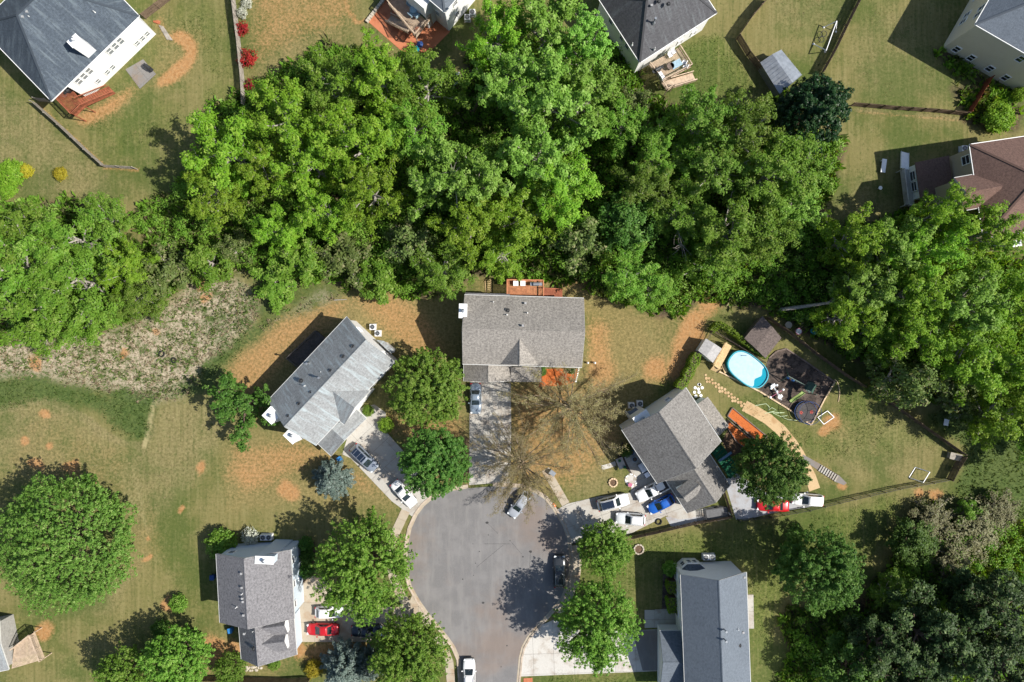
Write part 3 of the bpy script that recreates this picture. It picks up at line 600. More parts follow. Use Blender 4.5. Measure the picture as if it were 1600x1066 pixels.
def deck_at(root, quad, z, mat, board=.145, rails=(0, 1, 2), posts=True, rail_h=.95, gaps=None, floor='deck_floor'):
    """raised deck: quad = four world points (2-D), rails on the listed edges"""
    q = [Vector((p[0], p[1], 0)) for p in quad]; L = (q[1] - q[0]).length; nb = max(2, int((q[3] - q[0]).length / board)); up = Vector((0, 0, z))
    m = MB()
    for i in range(nb):
        f0, f1 = i / nb + .004, (i + 1) / nb - .012
        a, b, c, d = q[0].lerp(q[3], f0), q[1].lerp(q[2], f0), q[1].lerp(q[2], f1), q[0].lerp(q[3], f1); m.prism([(a.x, a.y), (b.x, b.y), (c.x, c.y), (d.x, d.y)], z - .04, z + random.uniform(-.003, .003))
    fl = m.build(floor, mat, root)
    m = MB()
    for i in range(4): m.bar(q[i] + up - Vector((0, 0, .17)), q[(i + 1) % 4] + up - Vector((0, 0, .17)), .06, .24)
    m.build('deck_frame', mat, root)
    if posts:
        for i in range(4):
            c = q[i].lerp((q[0] + q[2]) / 2, .04)
            m = MB(); m.bar(c + Vector((0, 0, -.2)), c + up - Vector((0, 0, .05)), .13); m.build('post', mat, root)
    for e in rails:
        a, b = q[e].lerp((q[0] + q[2]) / 2, .015) + up, q[(e + 1) % 4].lerp((q[0] + q[2]) / 2, .015) + up
        m = MB(); hh = Vector((0, 0, rail_h)); m.bar(a + hh, b + hh, .14, .04); m.bar(a + hh * .9, b + hh * .9, .04, .08); m.bar(a + hh * .12, b + hh * .12, .04, .08)
        n = max(2, int((b - a).length / .16))
        for i in range(n + 1):
            c = a.lerp(b, i / n); w_ = .09 if i % 12 == 0 or i == n else .035; m.bar(c, c + hh, w_)
        m.build('railing', mat, root)
    return fl
def stairs_at(root, top, bot, wd, zt, mat, rail=True, zb=0.0):
    top, bot = Vector((top[0], top[1], 0)), Vector((bot[0], bot[1], 0)); d = bot - top; L = d.length; u = d.normalized(); v = Vector((-u.y, u.x, 0)); n = max(2, round((zt - zb) / .19)); ang = math.atan2(u.y, u.x)
    st = MB()
    for k in (-1, 1): st.bar(top + v * k * wd / 2 + Vector((0, 0, zt - .12)), bot + v * k * wd / 2 + Vector((0, 0, zb + .05)), .05, .28)
    s = st.build('staircase', mat, root)
    for i in range(n):
        f = (i + .5) / n; c = top + d * f; z = zt - (zt - zb) * (i + 1) / n + .09
        m = MB(); m.box((c.x, c.y, z), (L / n * .9, wd - .06, .04), ang); m.build('tread', mat, s)
    if rail:
        for k in (-1, 1):
            m = MB(); a, b = top + v * k * (wd / 2 + .03) + Vector((0, 0, zt + .9)), bot + v * k * (wd / 2 + .03) + Vector((0, 0, zb + .9)); m.bar(a, b, .12, .05)
            nn = max(2, int(L / .2))
            for i in range(nn + 1): c = a.lerp(b, i / nn); m.bar(c - Vector((0, 0, .85)), c, .04)
            m.build('handrail', mat, s)
    return s
def mid(a, b): return ((a[0] + b[0]) / 2, (a[1] + b[1]) / 2)
def windows_row(root, F, side, zs, ts, wd=.95, ht=1.5):
    for z in zs:
        for t in ts:
            if side in ('+v', '-v'): window(root, F['W'], F['u'], F['v'], t, F['wa'] if side == '+v' else F['wc'], z, side, wd, ht)
            else: window(root, F['W'], F['u'], F['v'], F['s1'] if side == '+u' else F['s0'], t, z, side, wd, ht)

# --- middle house
c = P3(815, 520); hA = thing('house', 'two storey house with taupe shingle roof in the middle, red deck behind', 'house', c)
F = gable(hA, (722, 513.5), (914, 519), 8.7, 5.8, (800, 463), (800, 571), MATS['roof_taupe'], MATS['siding_beige'])
windows_row(hA, F, '-v', (4.4,), (12.5, 15.5)); windows_row(hA, F, '-v', (1.6,), (12.5, 15.5)); windows_row(hA, F, '+v', (4.4, 1.7), (2.5, 5.5, 10.5, 14.5)); windows_row(hA, F, '+u', (4.4, 1.6), (-2.2, 2.2)); windows_row(hA, F, '-u', (4.4,), (-2.5,))
gable(hA, (812, 523), (812, 570), 8.0, 5.6, (778, 565), (846, 565), MATS['roof_taupe'], MATS['siding_beige'], rake=.25)
G = gable(hA, (763, 560), (763, 597), 4.9, 3.0, (725, 590), (798, 590), MATS['roof_taupe'], MATS['siding_beige'], rake=.3)
m = MB(); g0 = P(732, 594.5, 0); m.box((P(763, 0).x + .1, P(0, 595.3).y, 1.15), (4.8, .08, 2.25)); gd = m.build('garage_door', MATS['trim'], hA)
m = MB(); m.slab([P3(798, 574, 3.45), P3(846, 574, 3.45), P3(846, 597, 2.85), P3(798, 597, 2.85)], .16); m.build('porch_roof', MATS['roof_taupe'], hA)
for x in (800, 843): m = MB(); c = P3(x, 595, 2.8); m.bar((c.x, c.y, 0), (c.x, c.y, 2.7), .15); m.build('porch_post', MATS['trim'], hA)
m = MB(); m.slab([P3(727, 457.5, 5.0), P3(797, 459.5, 5.0), P3(797, 467, 5.5), P3(727, 465, 5.5)], .15); m.build('bay_roof', MATS['roof_grey_brown'], hA)
a, b_ = P(729, 459, 5), P(796, 467, 5); m = MB(); m.prism([(a.x, a.y), (b_.x, a.y - .1), (b_.x, b_.y - .5), (a.x, b_.y - .4)], .2, 4.85); m.build('bay', MATS['siding_beige'], hA)
chimney(hA, P(723.5, 486, 7.6), (1.05, 1.95), R(-1.8), 7.6, MATS['siding_white'])
for q, k, z in (((821, 474), 'box', 6.6), ((817, 509), 'box', 8.6), ((793, 485), 'turtle', 7.2), ((792, 492), 'pipe', 7.6), ((771, 472), 'pipe', 6.4), ((824, 489), 'pipe', 7.4)): vent(hA, *q, z, k)
dq = [P(792, 463.5, 2.7), P(849, 464.5, 2.7), P(849, 438.5, 2.7), P(792, 437.5, 2.7)]
dA = thing('deck', 'red stained rear deck with grill behind the middle house', 'deck', P3(820, 450))
deck_at(dA, dq, 2.7, MATS['deck_orange'], rails=(1, 2, 3)); stairs_at(dA, P(849, 457.5, 2.7), P(879, 459, .3), 1.25, 2.7, MATS['deck_red'])
lad = thing('ladder', 'wooden ladder lying on the ground beside the rear red deck', 'ladder', P3(764, 447)); m = MB()
for k in (-.45, .45): m.bar((P(764, 0).x + k, P(0, 457).y, .08), (P(763, 0).x + k - .1, P(0, 436).y, .08), .09)
m.build('side_rail', MATS['new_wood'], lad)
for i in range(7): m = MB(); y = P(0, 455 - i * 3).y; m.box((P(763.6, 0).x, y, .1), (.86, .1, .05)); m.build('rung', MATS['new_wood'], lad)

# --- grey roofed house
hB = thing('house', 'house with streaked light grey roof and two white chimneys', 'house', P3(520, 600))
F = gable(hB, (572, 531), (444, 667), 9.6, 5.9, mid((541, 495), (416, 630)), mid((619.5, 560), (493, 698)), MATS['roof_grey'], MATS['siding_white'])
windows_row(hB, F, '+v', (4.3, 1.6), (3.5, 8, 13)); windows_row(hB, F, '-v', (4.3, 1.6), (3, 8, 13)); windows_row(hB, F, '-u', (4.4,), (-2.6, 2.6)); windows_row(hB, F, '+u', (4.4,), (0,))
gable(hB, (514, 607), (554, 637), 8.5, 5.75, (529.5, 657), mid((580, 610), (577, 612)), MATS['roof_grey'], MATS['siding_white'])
gable(hB, (514, 666), (538, 688.5), 5.0, 3.0, mid((498.5, 694), (517, 713)), mid((555, 637), (572, 655)), MATS['roof_grey'], MATS['siding_white'])
ang = math.atan2(F['u'].y, F['u'].x)
for q in ((424, 649), (457, 680)): chimney(hB, P(*q, 7.4), (1.75, 1.8), ang, 7.4, MATS['siding_white'])
for x, y in ((552, 542), (537, 558), (517, 580), (486, 614), (468, 632), (451, 651)): vent(hB, x, y, 9.0, 'turtle')
vent(hB, 501, 590, 8.4, 'flue'); vent(hB, 482, 568, 6.8, 'flue'); vent(hB, 476, 603, 8.1, 'pipe'); vent(hB, 470, 595, 7.6, 'turtle'); vent(hB, 502, 581, 8.0, 'pipe')
m = MB(); c0, c1, c2, c3 = P3(588, 531, 3.2), P3(611, 553, 3.2), P3(617, 548, 2.7), P3(600, 533, 2.7); m.slab([c0, c1, c2, c3], .15); m.build('bay_roof', MATS['roof_grey'], hB)
m = MB(); m.prism([c0.xy.lerp(c2.xy, .06), c1.xy.lerp(c3.xy, .06), c2.xy.lerp(c0.xy, .12), c3.xy.lerp(c1.xy, .12)], -.1, 2.55); m.build('bay', MATS['siding_white'], hB)
dB = thing('deck', 'dark grey deck in the shade of the grey roofed house', 'deck', P3(480, 548))
deck_at(dB, [P(511, 531, .9), P(470, 576, .9), P(450, 560, .9), P(495, 517, .9)], .9, MATS['deck_grey'], rails=(1, 2, 3), posts=True)

# --- right house (garage wing, chimney)
hC = thing('house', 'house with dark weathered brown roof beside the swimming pool yard', 'house', P3(1060, 700))
F = gable(hC, (1030, 644), (1088, 732), 10.0, 5.8, mid((971, 672), (1029.5, 758)), mid((1068, 604), (1129, 690)), MATS['roof_weathered'], MATS['siding_pale'])
windows_row(hC, F, '+v', (4.4, 1.6), (3, 7)); windows_row(hC, F, '-v', (4.4, 1.6), (3, 7)); windows_row(hC, F, '-u', (4.4,), (-2.8, 2.8)); windows_row(hC, F, '+u', (4.4,), (-3,))
gable(hC, (1082, 729), (1119, 785.5), 6.4, 3.5, mid((1044, 754), (1072, 800.5)), mid((1109, 713), (1141, 756)), MATS['roof_weathered'], MATS['siding_pale'])
gable(hC, (1068, 778), (1093, 758), 6.5, 5.4, (1062, 761), (1078, 782), MATS['roof_weathered'], MATS['siding_pale'], over=.15, rake=.15, z0=4.0, gut=False)
m = MB(); m.slab([P3(1089, 632, 3.7), P3(1106, 620, 3.1), P3(1139, 665.5, 3.1), P3(1124, 681, 3.7)], .16); m.build('annex_roof', MATS['roof_taupe'], hC)
q = [P(1088, 634, 3.3), P(1104, 623, 3.1), P(1136, 666, 3.1), P(1122, 680, 3.3)]; m = MB(); m.prism(q, -.1, 2.9); m.build('annex', MATS['siding_pale'], hC)
ang = math.atan2(F['u'].y, F['u'].x); ch = chimney(hC, P(1004, 654, 7.2), (1.5, 2.3), ang + R(0), 7.0, MATS['siding_pale'])
m = MB(); m.slab([P3(980, 645, 3.4), P3(993, 637, 3.4), P3(1012, 650, 4.1), P3(998, 660, 4.1)], .14); m.build('side_porch_roof', MATS['roof_slate_blue'], hC)
for x, y in ((982, 646), (993, 639)): m = MB(); c = P3(x, y, 3.3); m.bar((c.x, c.y, 0), (c.x, c.y, 3.25), .14); m.build('porch_post', MATS['trim'], hC)
for q, z in (((1071, 682), 8.7), ((1082, 700), 8.5), ((1088, 700), 7.9), ((1111, 687), 6.6)): vent(hC, *q, z, 'box' if z > 7.5 else 'pipe')
dC = thing('deck', 'green turf covered deck with a steel rail behind the dark brown roof', 'deck', P3(1137, 722))
deck_at(dC, [P(1113, 708, 1.2), P(1126, 696, 1.2), P(1155, 736, 1.2), P(1141, 748, 1.2)], 1.2, MATS['turf_green'], board=.6, rails=(1,), rail_h=.9)
m = MB(); m.bar(P3(1123, 721, 2.3), P3(1143, 707, 2.3), .35, .16); m.build('beam', MATS['steel_blue'], dC)

# --- lower left house (two dormers)
hD = thing('house', 'grey roofed house with two white fronted dormers and blue door', 'house', P3(405, 940))
F = gable(hD, (381, 873), (387, 983.5), 9.0, 6.0, (340.5, 917), (457.2, 915), MATS['roof_grey_brown'], MATS['siding_blue'])
windows_row(hD, F, '+v', (4.6,), (2, 5.5, 8.5)); windows_row(hD, F, '-v', (4.6, 1.6), (2, 5, 8))
window(hD, F['W'], F['u'], F['v'], 5.6, F['wa'], 1.15, '+v', 1.0, 2.1, 'blue_door')
windows_row(hD, F, '-u', (4.5,), (-3.6, 3.6))
F2 = gable(hD, (398, 980), (403, 1042), 7.0, 4.0, (375, 1003), (461.5, 996), MATS['roof_grey_brown'], MATS['siding_blue'])
for y in (980, 1005): gable(hD, (409, y + 2), (444, y - 2), 6.6, 5.55, (427, y - 13), (427, y + 14), MATS['roof_grey_brown'], MATS['siding_white'], over=.15, rake=.1, z0=4.2, gut=False); c = P3(440, y - 1, 5.4)
for y in (979, 1004):
    c = P3(445.5, y - 1.5, 5.55); W = lambda s, t, z, c=c: Vector((c.x, c.y, z)); f = window(hD, W, Vector((1, .04)), Vector((-.04, 1)), 0, 0, 5.3, '+u', .8, .95)
chimney(hD, P(413, 875.5, 8.6), (2.6, 1.0), R(-2), 8.5, MATS['siding_blue'])
for x, y, z, k in ((377.5, 896, 8.7, 'box'), (378.5, 918, 8.7, 'box'), (378.5, 928, 8.7, 'pipe'), (379, 935, 8.7, 'box'), (380, 940, 8.7, 'box'), (369.5, 949, 8.1, 'pipe'), (381, 961, 8.7, 'box'), (382, 990, 6.4, 'box'), (396, 986, 6.6, 'pipe'), (396, 1014, 6.7, 'turtle')): vent(hD, x, y, z, k)

# --- lower right house (slate roof)
hE = thing('house', 'long slate blue roofed white house with bay window at the gable', 'house', P3(1118, 1000))
F = gable(hE, (1123.5, 907.5), (1131.5, 1120), 9.2, 6.2, (1067, 985), (1169.5, 985), MATS['roof_slate_blue'], MATS['siding_white'])
for t in (1.6, 4.3, 8, 14): window(hE, F['W'], F['u'], F['v'], t, F['wc'], 4.7, '-v', .95, 1.5)
for t in (1.6, 4.3): window(hE, F['W'], F['u'], F['v'], t, F['wc'], 1.6, '-v', .95, 1.5)
window(hE, F['W'], F['u'], F['v'], 7.4, F['wc'], 1.15, '-v', 1.0, 2.1, 'dark_plastic'); windows_row(hE, F, '+v', (4.7, 1.6), (3, 8, 13))
gw = gable(hE, (1036, 1036), (1085, 1036), 5.6, 3.3, (1055, 986), (1055, 1086), MATS['roof_slate_blue'], MATS['siding_white'], rake=.35)
# bay window with its own dark roof on the north gable
a = [P(1064, 884, 0), P(1075, 872, 0), P(1091, 872, 0), P(1100, 884, 0)]
zb = 3.1; f0 = F['W'](F['s0'], 0, 0).xy
bay = [P(1066, 889, zb), P(1074, 882, zb), P(1094, 882, zb), P(1102, 889, zb)]; back = [P(1102, 900, zb), P(1066, 900, zb)]
m = MB(); m.prism(bay + back, -.1, zb - .12); bo = m.build('bay', MATS['siding_white'], hE)
m = MB(); cen = P3(1084, 893, zb + .8); rim = [Vector((p.x, p.y, zb)) for p in bay]; bk = [Vector((p.x, p.y, zb)) for p in back]
for i in range(3): m.slab([rim[i], rim[i + 1], cen + Vector((.5 if i else -.5, 0, 0)), cen + Vector((-.5 if i < 2 else .5, 0, 0))][:4], .12)
m.slab([bk[1], rim[0], cen + Vector((-.5, 0, 0)), P3(1078, 900, zb + .8)], .12); m.slab([rim[3], bk[0], P3(1092, 900, zb + .8), cen + Vector((.5, 0, 0))], .12); m.slab([cen + Vector((-.5, 0, 0)), cen + Vector((.5, 0, 0)), P3(1092, 900, zb + .81), P3(1078, 900, zb + .81)], .12)
m.build('bay_roof', MATS['roof_dark_blue'], bo)
for i in range(3):
    p, q = bay[i], bay[i + 1]; d = (q - p).normalized(); n_ = Vector((-d.y, d.x)); n_ = n_ if n_.dot(p - P(1085, 890, zb)) > 0 else -n_
    for k in ((.5,) if i != 1 else (.27, .73)):
        c = p.lerp(q, k); W = lambda s, t, z, c=c: Vector((c.x, c.y, z)); window(hE, W, n_, d, 0, 0, 1.8, '+u', .65, 1.5)
for q, k, z in (((1131.5, 983), 'flue', 8.8), ((1131.5, 998), 'flue', 8.8), ((1161, 988), 'box', 6.8), ((1155, 1009), 'turtle', 7.2), ((1153, 983), 'pipe', 7.4), ((1163, 902), 'box', 6.4)): vent(hE, *q, z, k)

# --- upper left house (large hip roof, white rear wall)
hF = thing('house', 'big house with dark blue hip roof and long white rear wall', 'house', P3(60, 40))
S_, E_ = P(80, 157.5, 6.0), P(217, 25, 6.0); ex = E_ - S_
F = hip(hF, S_, ex, ex.length, 15.4, 6.0, 11.6, 6.2, MATS['roof_dark_blue'], MATS['siding_white'], ridge_in=7.9, i1=6.2, foot=[(3.0, .4), (ex.length - .4, .4), (ex.length - .4, 15), (.4, 15), (.4, 3.2), (3.0, 3.2)])
hFF = F; L = ex.length; PANE = 'pane_pale'
for s, z in ((4.6, 4.4), (5.7, 4.4), (6.8, 4.4), (11.1, 4.4), (12.2, 4.4), (13.3, 4.4)): window(hF, F['W'], F['ex'], F['ey'], s, .4, z, '-v', .85, 1.5)
for s, z in ((8.2, 1.5), (9.3, 1.5), (14.6, 1.5), (15.7, 1.5), (16.7, 1.5), (6.2, 1.5)): window(hF, F['W'], F['ex'], F['ey'], s, .4, z, '-v', .75, 1.1)
PANE = 'pane'; c = F['W'](9.2, 1.0, 0); chimney(hF, Vector((c.x, c.y)), (1.6, 1.1), math.atan2(ex.y, ex.x), 9.9, MATS['siding_white'], z0=5.8)
for q, z, k in (((62, 3), 10.8, 'box'), ((57, 8), 10.9, 'box'), ((51, 14), 11, 'turtle'), ((43, 19), 11.2, 'box'), ((36, 27), 11.2, 'box'), ((47, 27), 10.8, 'pipe'), ((97, 56), 8.3, 'pipe'), ((148, 19), 8.3, 'pipe')): vent(hF, *q, z, k)
dF = thing('deck', 'red brown raised deck with stairs by the white rear wall', 'deck', P3(110, 150))
qd = [P(94, 151, 2.6), P(110, 134, 2.6), P(129, 149, 2.6), P(112, 169, 2.6)]
FW_ = lambda s, t: hFF['W'](s, t, 0).xy
deck_at(dF, [FW_(.2, -1.9), FW_(2.3, -1.9), FW_(2.9, 3.1), FW_(.2, 3.1)], 2.9, MATS['deck_red'], rails=(0, 3)); stairs_at(dF, FW_(2.2, -1.15), FW_(6.6, -1.15), 1.35, 2.9, MATS['deck_red'])

# --- top houses
hG = thing('house', 'tall white sided house cut by the top edge, beside red patio', 'house', P3(700, 20))
base = P(701.5, 49, 0); ex = Vector((.645, .764)); ey = Vector((-.764, .645)); o = base - ex * .4 - ey * .4
F = hip(hG, o, ex, 15, 12, 7.4, 11, 6, MATS['roof_slate_blue'], MATS['siding_white'])
for s, z in ((2.6, 5.6), (6.5, 5.6), (9.5, 5.6), (2.6, 2.2)): window(hG, F['W'], F['ex'], F['ey'], s, .4, z, '-v', .8, 1.3)
window(hG, F['W'], F['ex'], F['ey'], .4, 2.2, 3.5, '-u', .8, 1.3)
m = MB(); q = [base + ey * 2.6 - ex * 1.7, base + ey * 2.6, base + ey * 6.5, base + ey * 6.5 - ex * 1.7]; m.prism(q, -.1, 6.6); m.build('wing', MATS['siding_white'], hG)
dG = thing('deck', 'beige raised deck with patio table over the orange red patio', 'deck', P3(650, 25))
deck_at(dG, [P(674, 27, 2.9), P(627, -22, 2.9), P(600, -2, 2.9) if 0 else P(606, 5, 2.9), P(650, 58, 2.9)], 2.9, MATS['deck_tan'], rails=(2, 3, 1)); stairs_at(dG, P(641, 46, 2.9), P(607, 29, .2), 1.3, 2.9, MATS['deck_tan'])
m = MB()
for i in range(16): a = P3(574 + i * 2.6, 33 - i * 3.4, .25); m.box((a.x, a.y, .22), (.55, .4, .5), R(50 + (i % 3) * 14)); 
lw = thing('planter_wall', 'low pale stone wall along the orange red patio', 'wall', P3(594, 6))
for i in range(16): a = P3(574 + i * 2.6, 33 - i * 3.4, .25); m = MB(); m.box((a.x, a.y, .22), (.38, .45, .5 + .06 * (i % 2)), R(50 + (i % 3) * 8)); m.build('stone', MATS['stone'], lw)

hH = thing('house', 'house with dark grey hip roof and a furnished wooden rear deck', 'house', P3(1030, 20))
S_, E_ = P(1000, 97.5, 6), P(1120, 20, 6); ex = E_ - S_
F = hip(hH, S_, ex, ex.length, 11.6, 6.0, 9.9, 4.2, MATS['roof_dark'], MATS['siding_white'], ridge_in=6.0)
for s in (5, 7.3, 9.2, 10.4): window(hH, F['W'], F['ex'], F['ey'], s, .4, 4.4, '-v', .85, 1.3)
for s in (8.5, 11): window(hH, F['W'], F['ex'], F['ey'], s, .4, 1.6, '-v', .85, 1.3)
for t in (3.5, 5, 8): window(hH, F['W'], F['ex'], F['ey'], .4, t, 4.2, '-u', .85, 1.4)
for q, z, k in (((1018, 9), 9.6, 'box'), ((1022, 34), 8.6, 'flue'), ((1044, 6), 9.6, 'turtle'), ((1029, 2), 9.8, 'turtle'), ((1023, 76), 6.8, 'pipe'), ((988, 69), 7, 'pipe')): vent(hH, *q, z, k)
dH = thing('deck', 'tan wooden deck with white chairs below the dark grey roof', 'deck', P3(1045, 105))
deck_at(dH, [P(1014, 101, 2.4), P(1061, 74, 2.4), P(1080, 104, 2.4), P(1034, 128, 2.4)], 2.4, MATS['deck_tan'], rails=(1, 2, 3), rail_h=.9)
q = [P(1034, 130, 2.4), P(1046, 124, 2.4), P(1053, 134, 2.4), P(1042, 142, 2.4)]
deck_at(dH, q, 2.38, MATS['deck_tan'], rails=(2, 3), floor='landing'); stairs_at(dH, P(1049, 131, 2.4), P(1085, 120, .2), 1.3, 2.4, MATS['deck_tan'])

hI = thing('house', 'cream sided tall house with slate roof at the upper right corner', 'house', P3(1540, 60))
o = P(1524, 38, 8.6); ex = Vector((.866, -.5)); F = hip(hI, o, ex, 14.5, 11, 8.6, 11.5, 5, MATS['roof_slate_blue'], MATS['siding_cream'])
for s, z in ((1.9, 1.6), (4.5, 1.6), (7.8, 1.6), (10.6, 1.6), (9.0, 6.6), (12, 6.6)): window(hI, F['W'], F['ex'], F['ey'], s, .4, z, '-v', .95, 1.45)
for t in (3.0, 4.2, 7.4): window(hI, F['W'], F['ex'], F['ey'], .4, t, 6.4, '-u', .85, 1.5); window(hI, F['W'], F['ex'], F['ey'], .4, t + 1, 2.4, '-u', .85, 1.5)

hJ = thing('house', 'beige house with brown shingle hip roof at the right edge', 'house', P3(1550, 280))
A_ = P(1537, 372, 9.4); N_ = P(1515.5, 226, 9.4); ey = (N_ - A_).normalized(); ex = Vector((ey.y, -ey.x))
F = hip(hJ, A_, ex, 16, (N_ - A_).length, 9.4, 13.2, 6.0, MATS['roof_brown'], MATS['siding_beige'], ridge_in=7.0)
Dj = (N_ - A_).length
gable(hJ, (1510, 301), (1566, 291), 11.2, 9.3, (1509, 275), (1517, 327), MATS['roof_brown'], MATS['siding_beige'], rake=.3)
a = [P3(1430, 254, 3.7), P3(1483, 243, 4.7), P3(1489, 296, 4.7), P3(1438, 309, 3.7)]
nn = Vector((-.985, -.13)); dd = Vector((-.13, .985))
for t in (Dj - 1.8, Dj - 5.2): window(hJ, F['W'], F['ex'], F['ey'], .4, t, 7.6, '-u', 1.25, 1.7)
for t in (2.5, 6.0): window(hJ, F['W'], F['ex'], F['ey'], .4, t, 7.4, '-u', 1.1, 1.6)
m = MB(); m.slab(a, .16); m.build('porch_roof', MATS['roof_dark'] if 0 else MATS['roof_brown'], hJ)
m = MB(); m.prism([P(1433, 256, 3.5), P(1496, 246, 3.5), P(1500, 298, 3.5), P(1440, 308, 3.5)], -.1, 3.5); m.build('sun_room', MATS['siding_white'], hJ)
Wj2 = lambda s, t, z: Vector((P(1433, 256, 3.6).lerp(P(1440, 308, 3.6), t)).to_3d() + Vector((0, 0, z)))
for t in (.3, .62): window(hJ, Wj2, nn, dd, 0, t, 2.2, '+u', 1.4, 1.4)
m = MB(); c = P(1590, 380, 8.2); chimney(hJ, c, (1.2, .8), R(8), 8.0, MATS['siding_beige'])
dJ = thing('deck', 'grey white deck with red brown stair below the brown porch roof', 'deck', P3(1420, 290))
deck_at(dJ, [P(1419, 265, 1.4), P(1437, 318, 1.4) if 0 else P(1430, 322, 1.4), P(1415, 322, 1.4), P(1408, 265, 1.4)], 1.4, MATS['siding_pale'] if 0 else MATS['concrete_new'], rails=(1, 2), rail_h=.9)
stairs_at(dJ, P(1414, 264, 1.4), P(1414, 238, .1), 1.2, 1.4, MATS['trim'], rail=False); stairs_at(dJ, P(1424, 322, 1.4), P(1449, 357, .1), 1.2, 1.4, MATS['fence_red'])

hK = thing('house', 'pale roofed house corner with brown deck at the lower left', 'house', P3(0, 1010))
gable(hK, (-50, 1016), (0, 1006), 4.0, 3.4, (-15, 972), (-5, 1050), MATS['roof_grey'], MATS['roof_pale_wall'])
dK = thing('deck', 'brown slatted deck beside the pale roof corner, lower left', 'deck', P3(45, 1005))
deck_at(dK, [P(22, 1012, 2), P(18, 1045, 2), P(68, 1030, 2), P(52, 988, 2)], 2, MATS['deck_tan'], rails=(2, 3))
# ---------------------------------------------------------------- trees
leafmat('leaf_bright', (.125, .255, .018), (.235, .375, .034), (.31, .42, .07), .40); leafmat('leaf_mid', (.105, .225, .022), (.20, .33, .044), (.28, .38, .09), .40)
leafmat('leaf_pale', (.145, .28, .035), (.245, .42, .075), (.34, .48, .13), .38); leafmat('leaf_olive', (.10, .19, .024), (.185, .305, .045), (.27, .33, .09)); leafmat('leaf_deep', (.045, .11, .016), (.10, .19, .03), (.16, .25, .06), .28)
leafmat('leaf_dense', (.09, .195, .02), (.18, .30, .042), (.27, .37, .09), .30); leafmat('leaf_dry', (.12, .12, .055), (.205, .19, .10), (.12, .17, .045), .25); leafmat('leaf_dome', (.08, .165, .022), (.155, .255, .045), (.24, .32, .09), .28); leafmat('leaf_holly', (.008, .026, .008), (.02, .05, .014), (.05, .085, .03), .12, .35)
leafmat('needle_pine', (.024, .048, .012), (.058, .098, .026), (.13, .18, .055), .2); leafmat('needle_blue', (.085, .125, .105), (.17, .22, .19), (.24, .29, .26), .15)
leafmat('leaf_bud', (.20, .17, .085), (.30, .26, .13), (.37, .34, .18), .35); leafmat('leaf_scrub', (.075, .115, .026), (.15, .195, .055), (.26, .24, .13), .26)
leafmat('leaf_yellow', (.28, .24, .02), (.42, .36, .03), (.20, .25, .03), .3); leafmat('flower_red', (.16, .012, .02), (.42, .02, .035), (.05, .075, .02), .25); leafmat('flower_white', (.35, .37, .30), (.62, .63, .56), (.08, .12, .04), .2)
leafmat('weed_blade', (.045, .08, .018), (.10, .145, .036), (.15, .17, .06), .3); leafmat('straw_blade', (.24, .19, .115), (.44, .36, .25), (.16, .16, .07), .3); leafmat('leaf_vine', (.12, .22, .02), (.22, .34, .03), (.07, .13, .02), .3)

def norm(a): return a / np.maximum(np.linalg.norm(a, axis=-1, keepdims=True), 1e-9)
def leaf_cards(rng, pos, nrm, size, aspect=.62, droop=0.0):
    """one rhombic leaf-spray per position, facing nrm"""
    n = len(pos); nrm = norm(nrm); t = norm(np.cross(nrm, rng.normal(size=(n, 3)))); b = np.cross(nrm, t)
    s = (size * rng.uniform(.65, 1.3, n))[:, None]
    v = np.stack([pos - t * s, pos - b * s * aspect + nrm * s * .12, pos + t * s, pos + b * s * aspect + nrm * s * .12], 1).reshape(-1, 3)
    return v, np.arange(4 * n).reshape(n, 4)
def tubes(segs, sides):
    """tapered limbs: list of (points, radii)"""
    V, Fc, o = [], [], 0
    for pts, rad in segs:
        pts = np.asarray(pts); d = norm(np.gradient(pts, axis=0)); a = norm(np.cross(d, [.31, .17, .93] if abs(d[0][2]) < .9 else [1, .2, 0])); b = np.cross(d, a)
        th = np.arange(sides) * 2 * np.pi / sides
        ring = pts[:, None] + (a[:, None] * np.cos(th)[None, :, None] + b[:, None] * np.sin(th)[None, :, None]) * np.asarray(rad)[:, None, None]
        V.append(ring.reshape(-1, 3)); m = len(pts); i = np.arange(m - 1)[:, None] * sides; k = np.arange(sides)[None]
        Fc.append((np.stack([i + k, i + (k + 1) % sides, i + sides + (k + 1) % sides, i + sides + k], -1).reshape(-1, 4)) + o); o += m * sides
    return np.concatenate(V), np.concatenate(Fc)
def bent(rng, p, d, L, n=4, wob=.12, lift=0.0):
    pts = [np.array(p, float)]; d = np.array(d, float)
    for i in range(n): d = norm(d + rng.normal(size=3) * wob + np.array([0, 0, lift])); pts.append(pts[-1] + d * L / n)
    return np.array(pts)
def crown_pts(rng, centres, radii, per, flat, up, axis):
    c = np.repeat(centres, per, 0); r = np.repeat(radii, per); q = norm(rng.normal(size=(len(c), 3))); q[:, 2] *= flat
    rr = rng.random(len(c)) ** .45; pos = c + q * (r * rr)[:, None]
    out = norm(c - axis) if axis is not None else np.zeros_like(c)
    nr = norm(q * .55 + out * .4 + np.array([0, 0, up]) + rng.normal(size=q.shape) * .38)
    return pos, nr
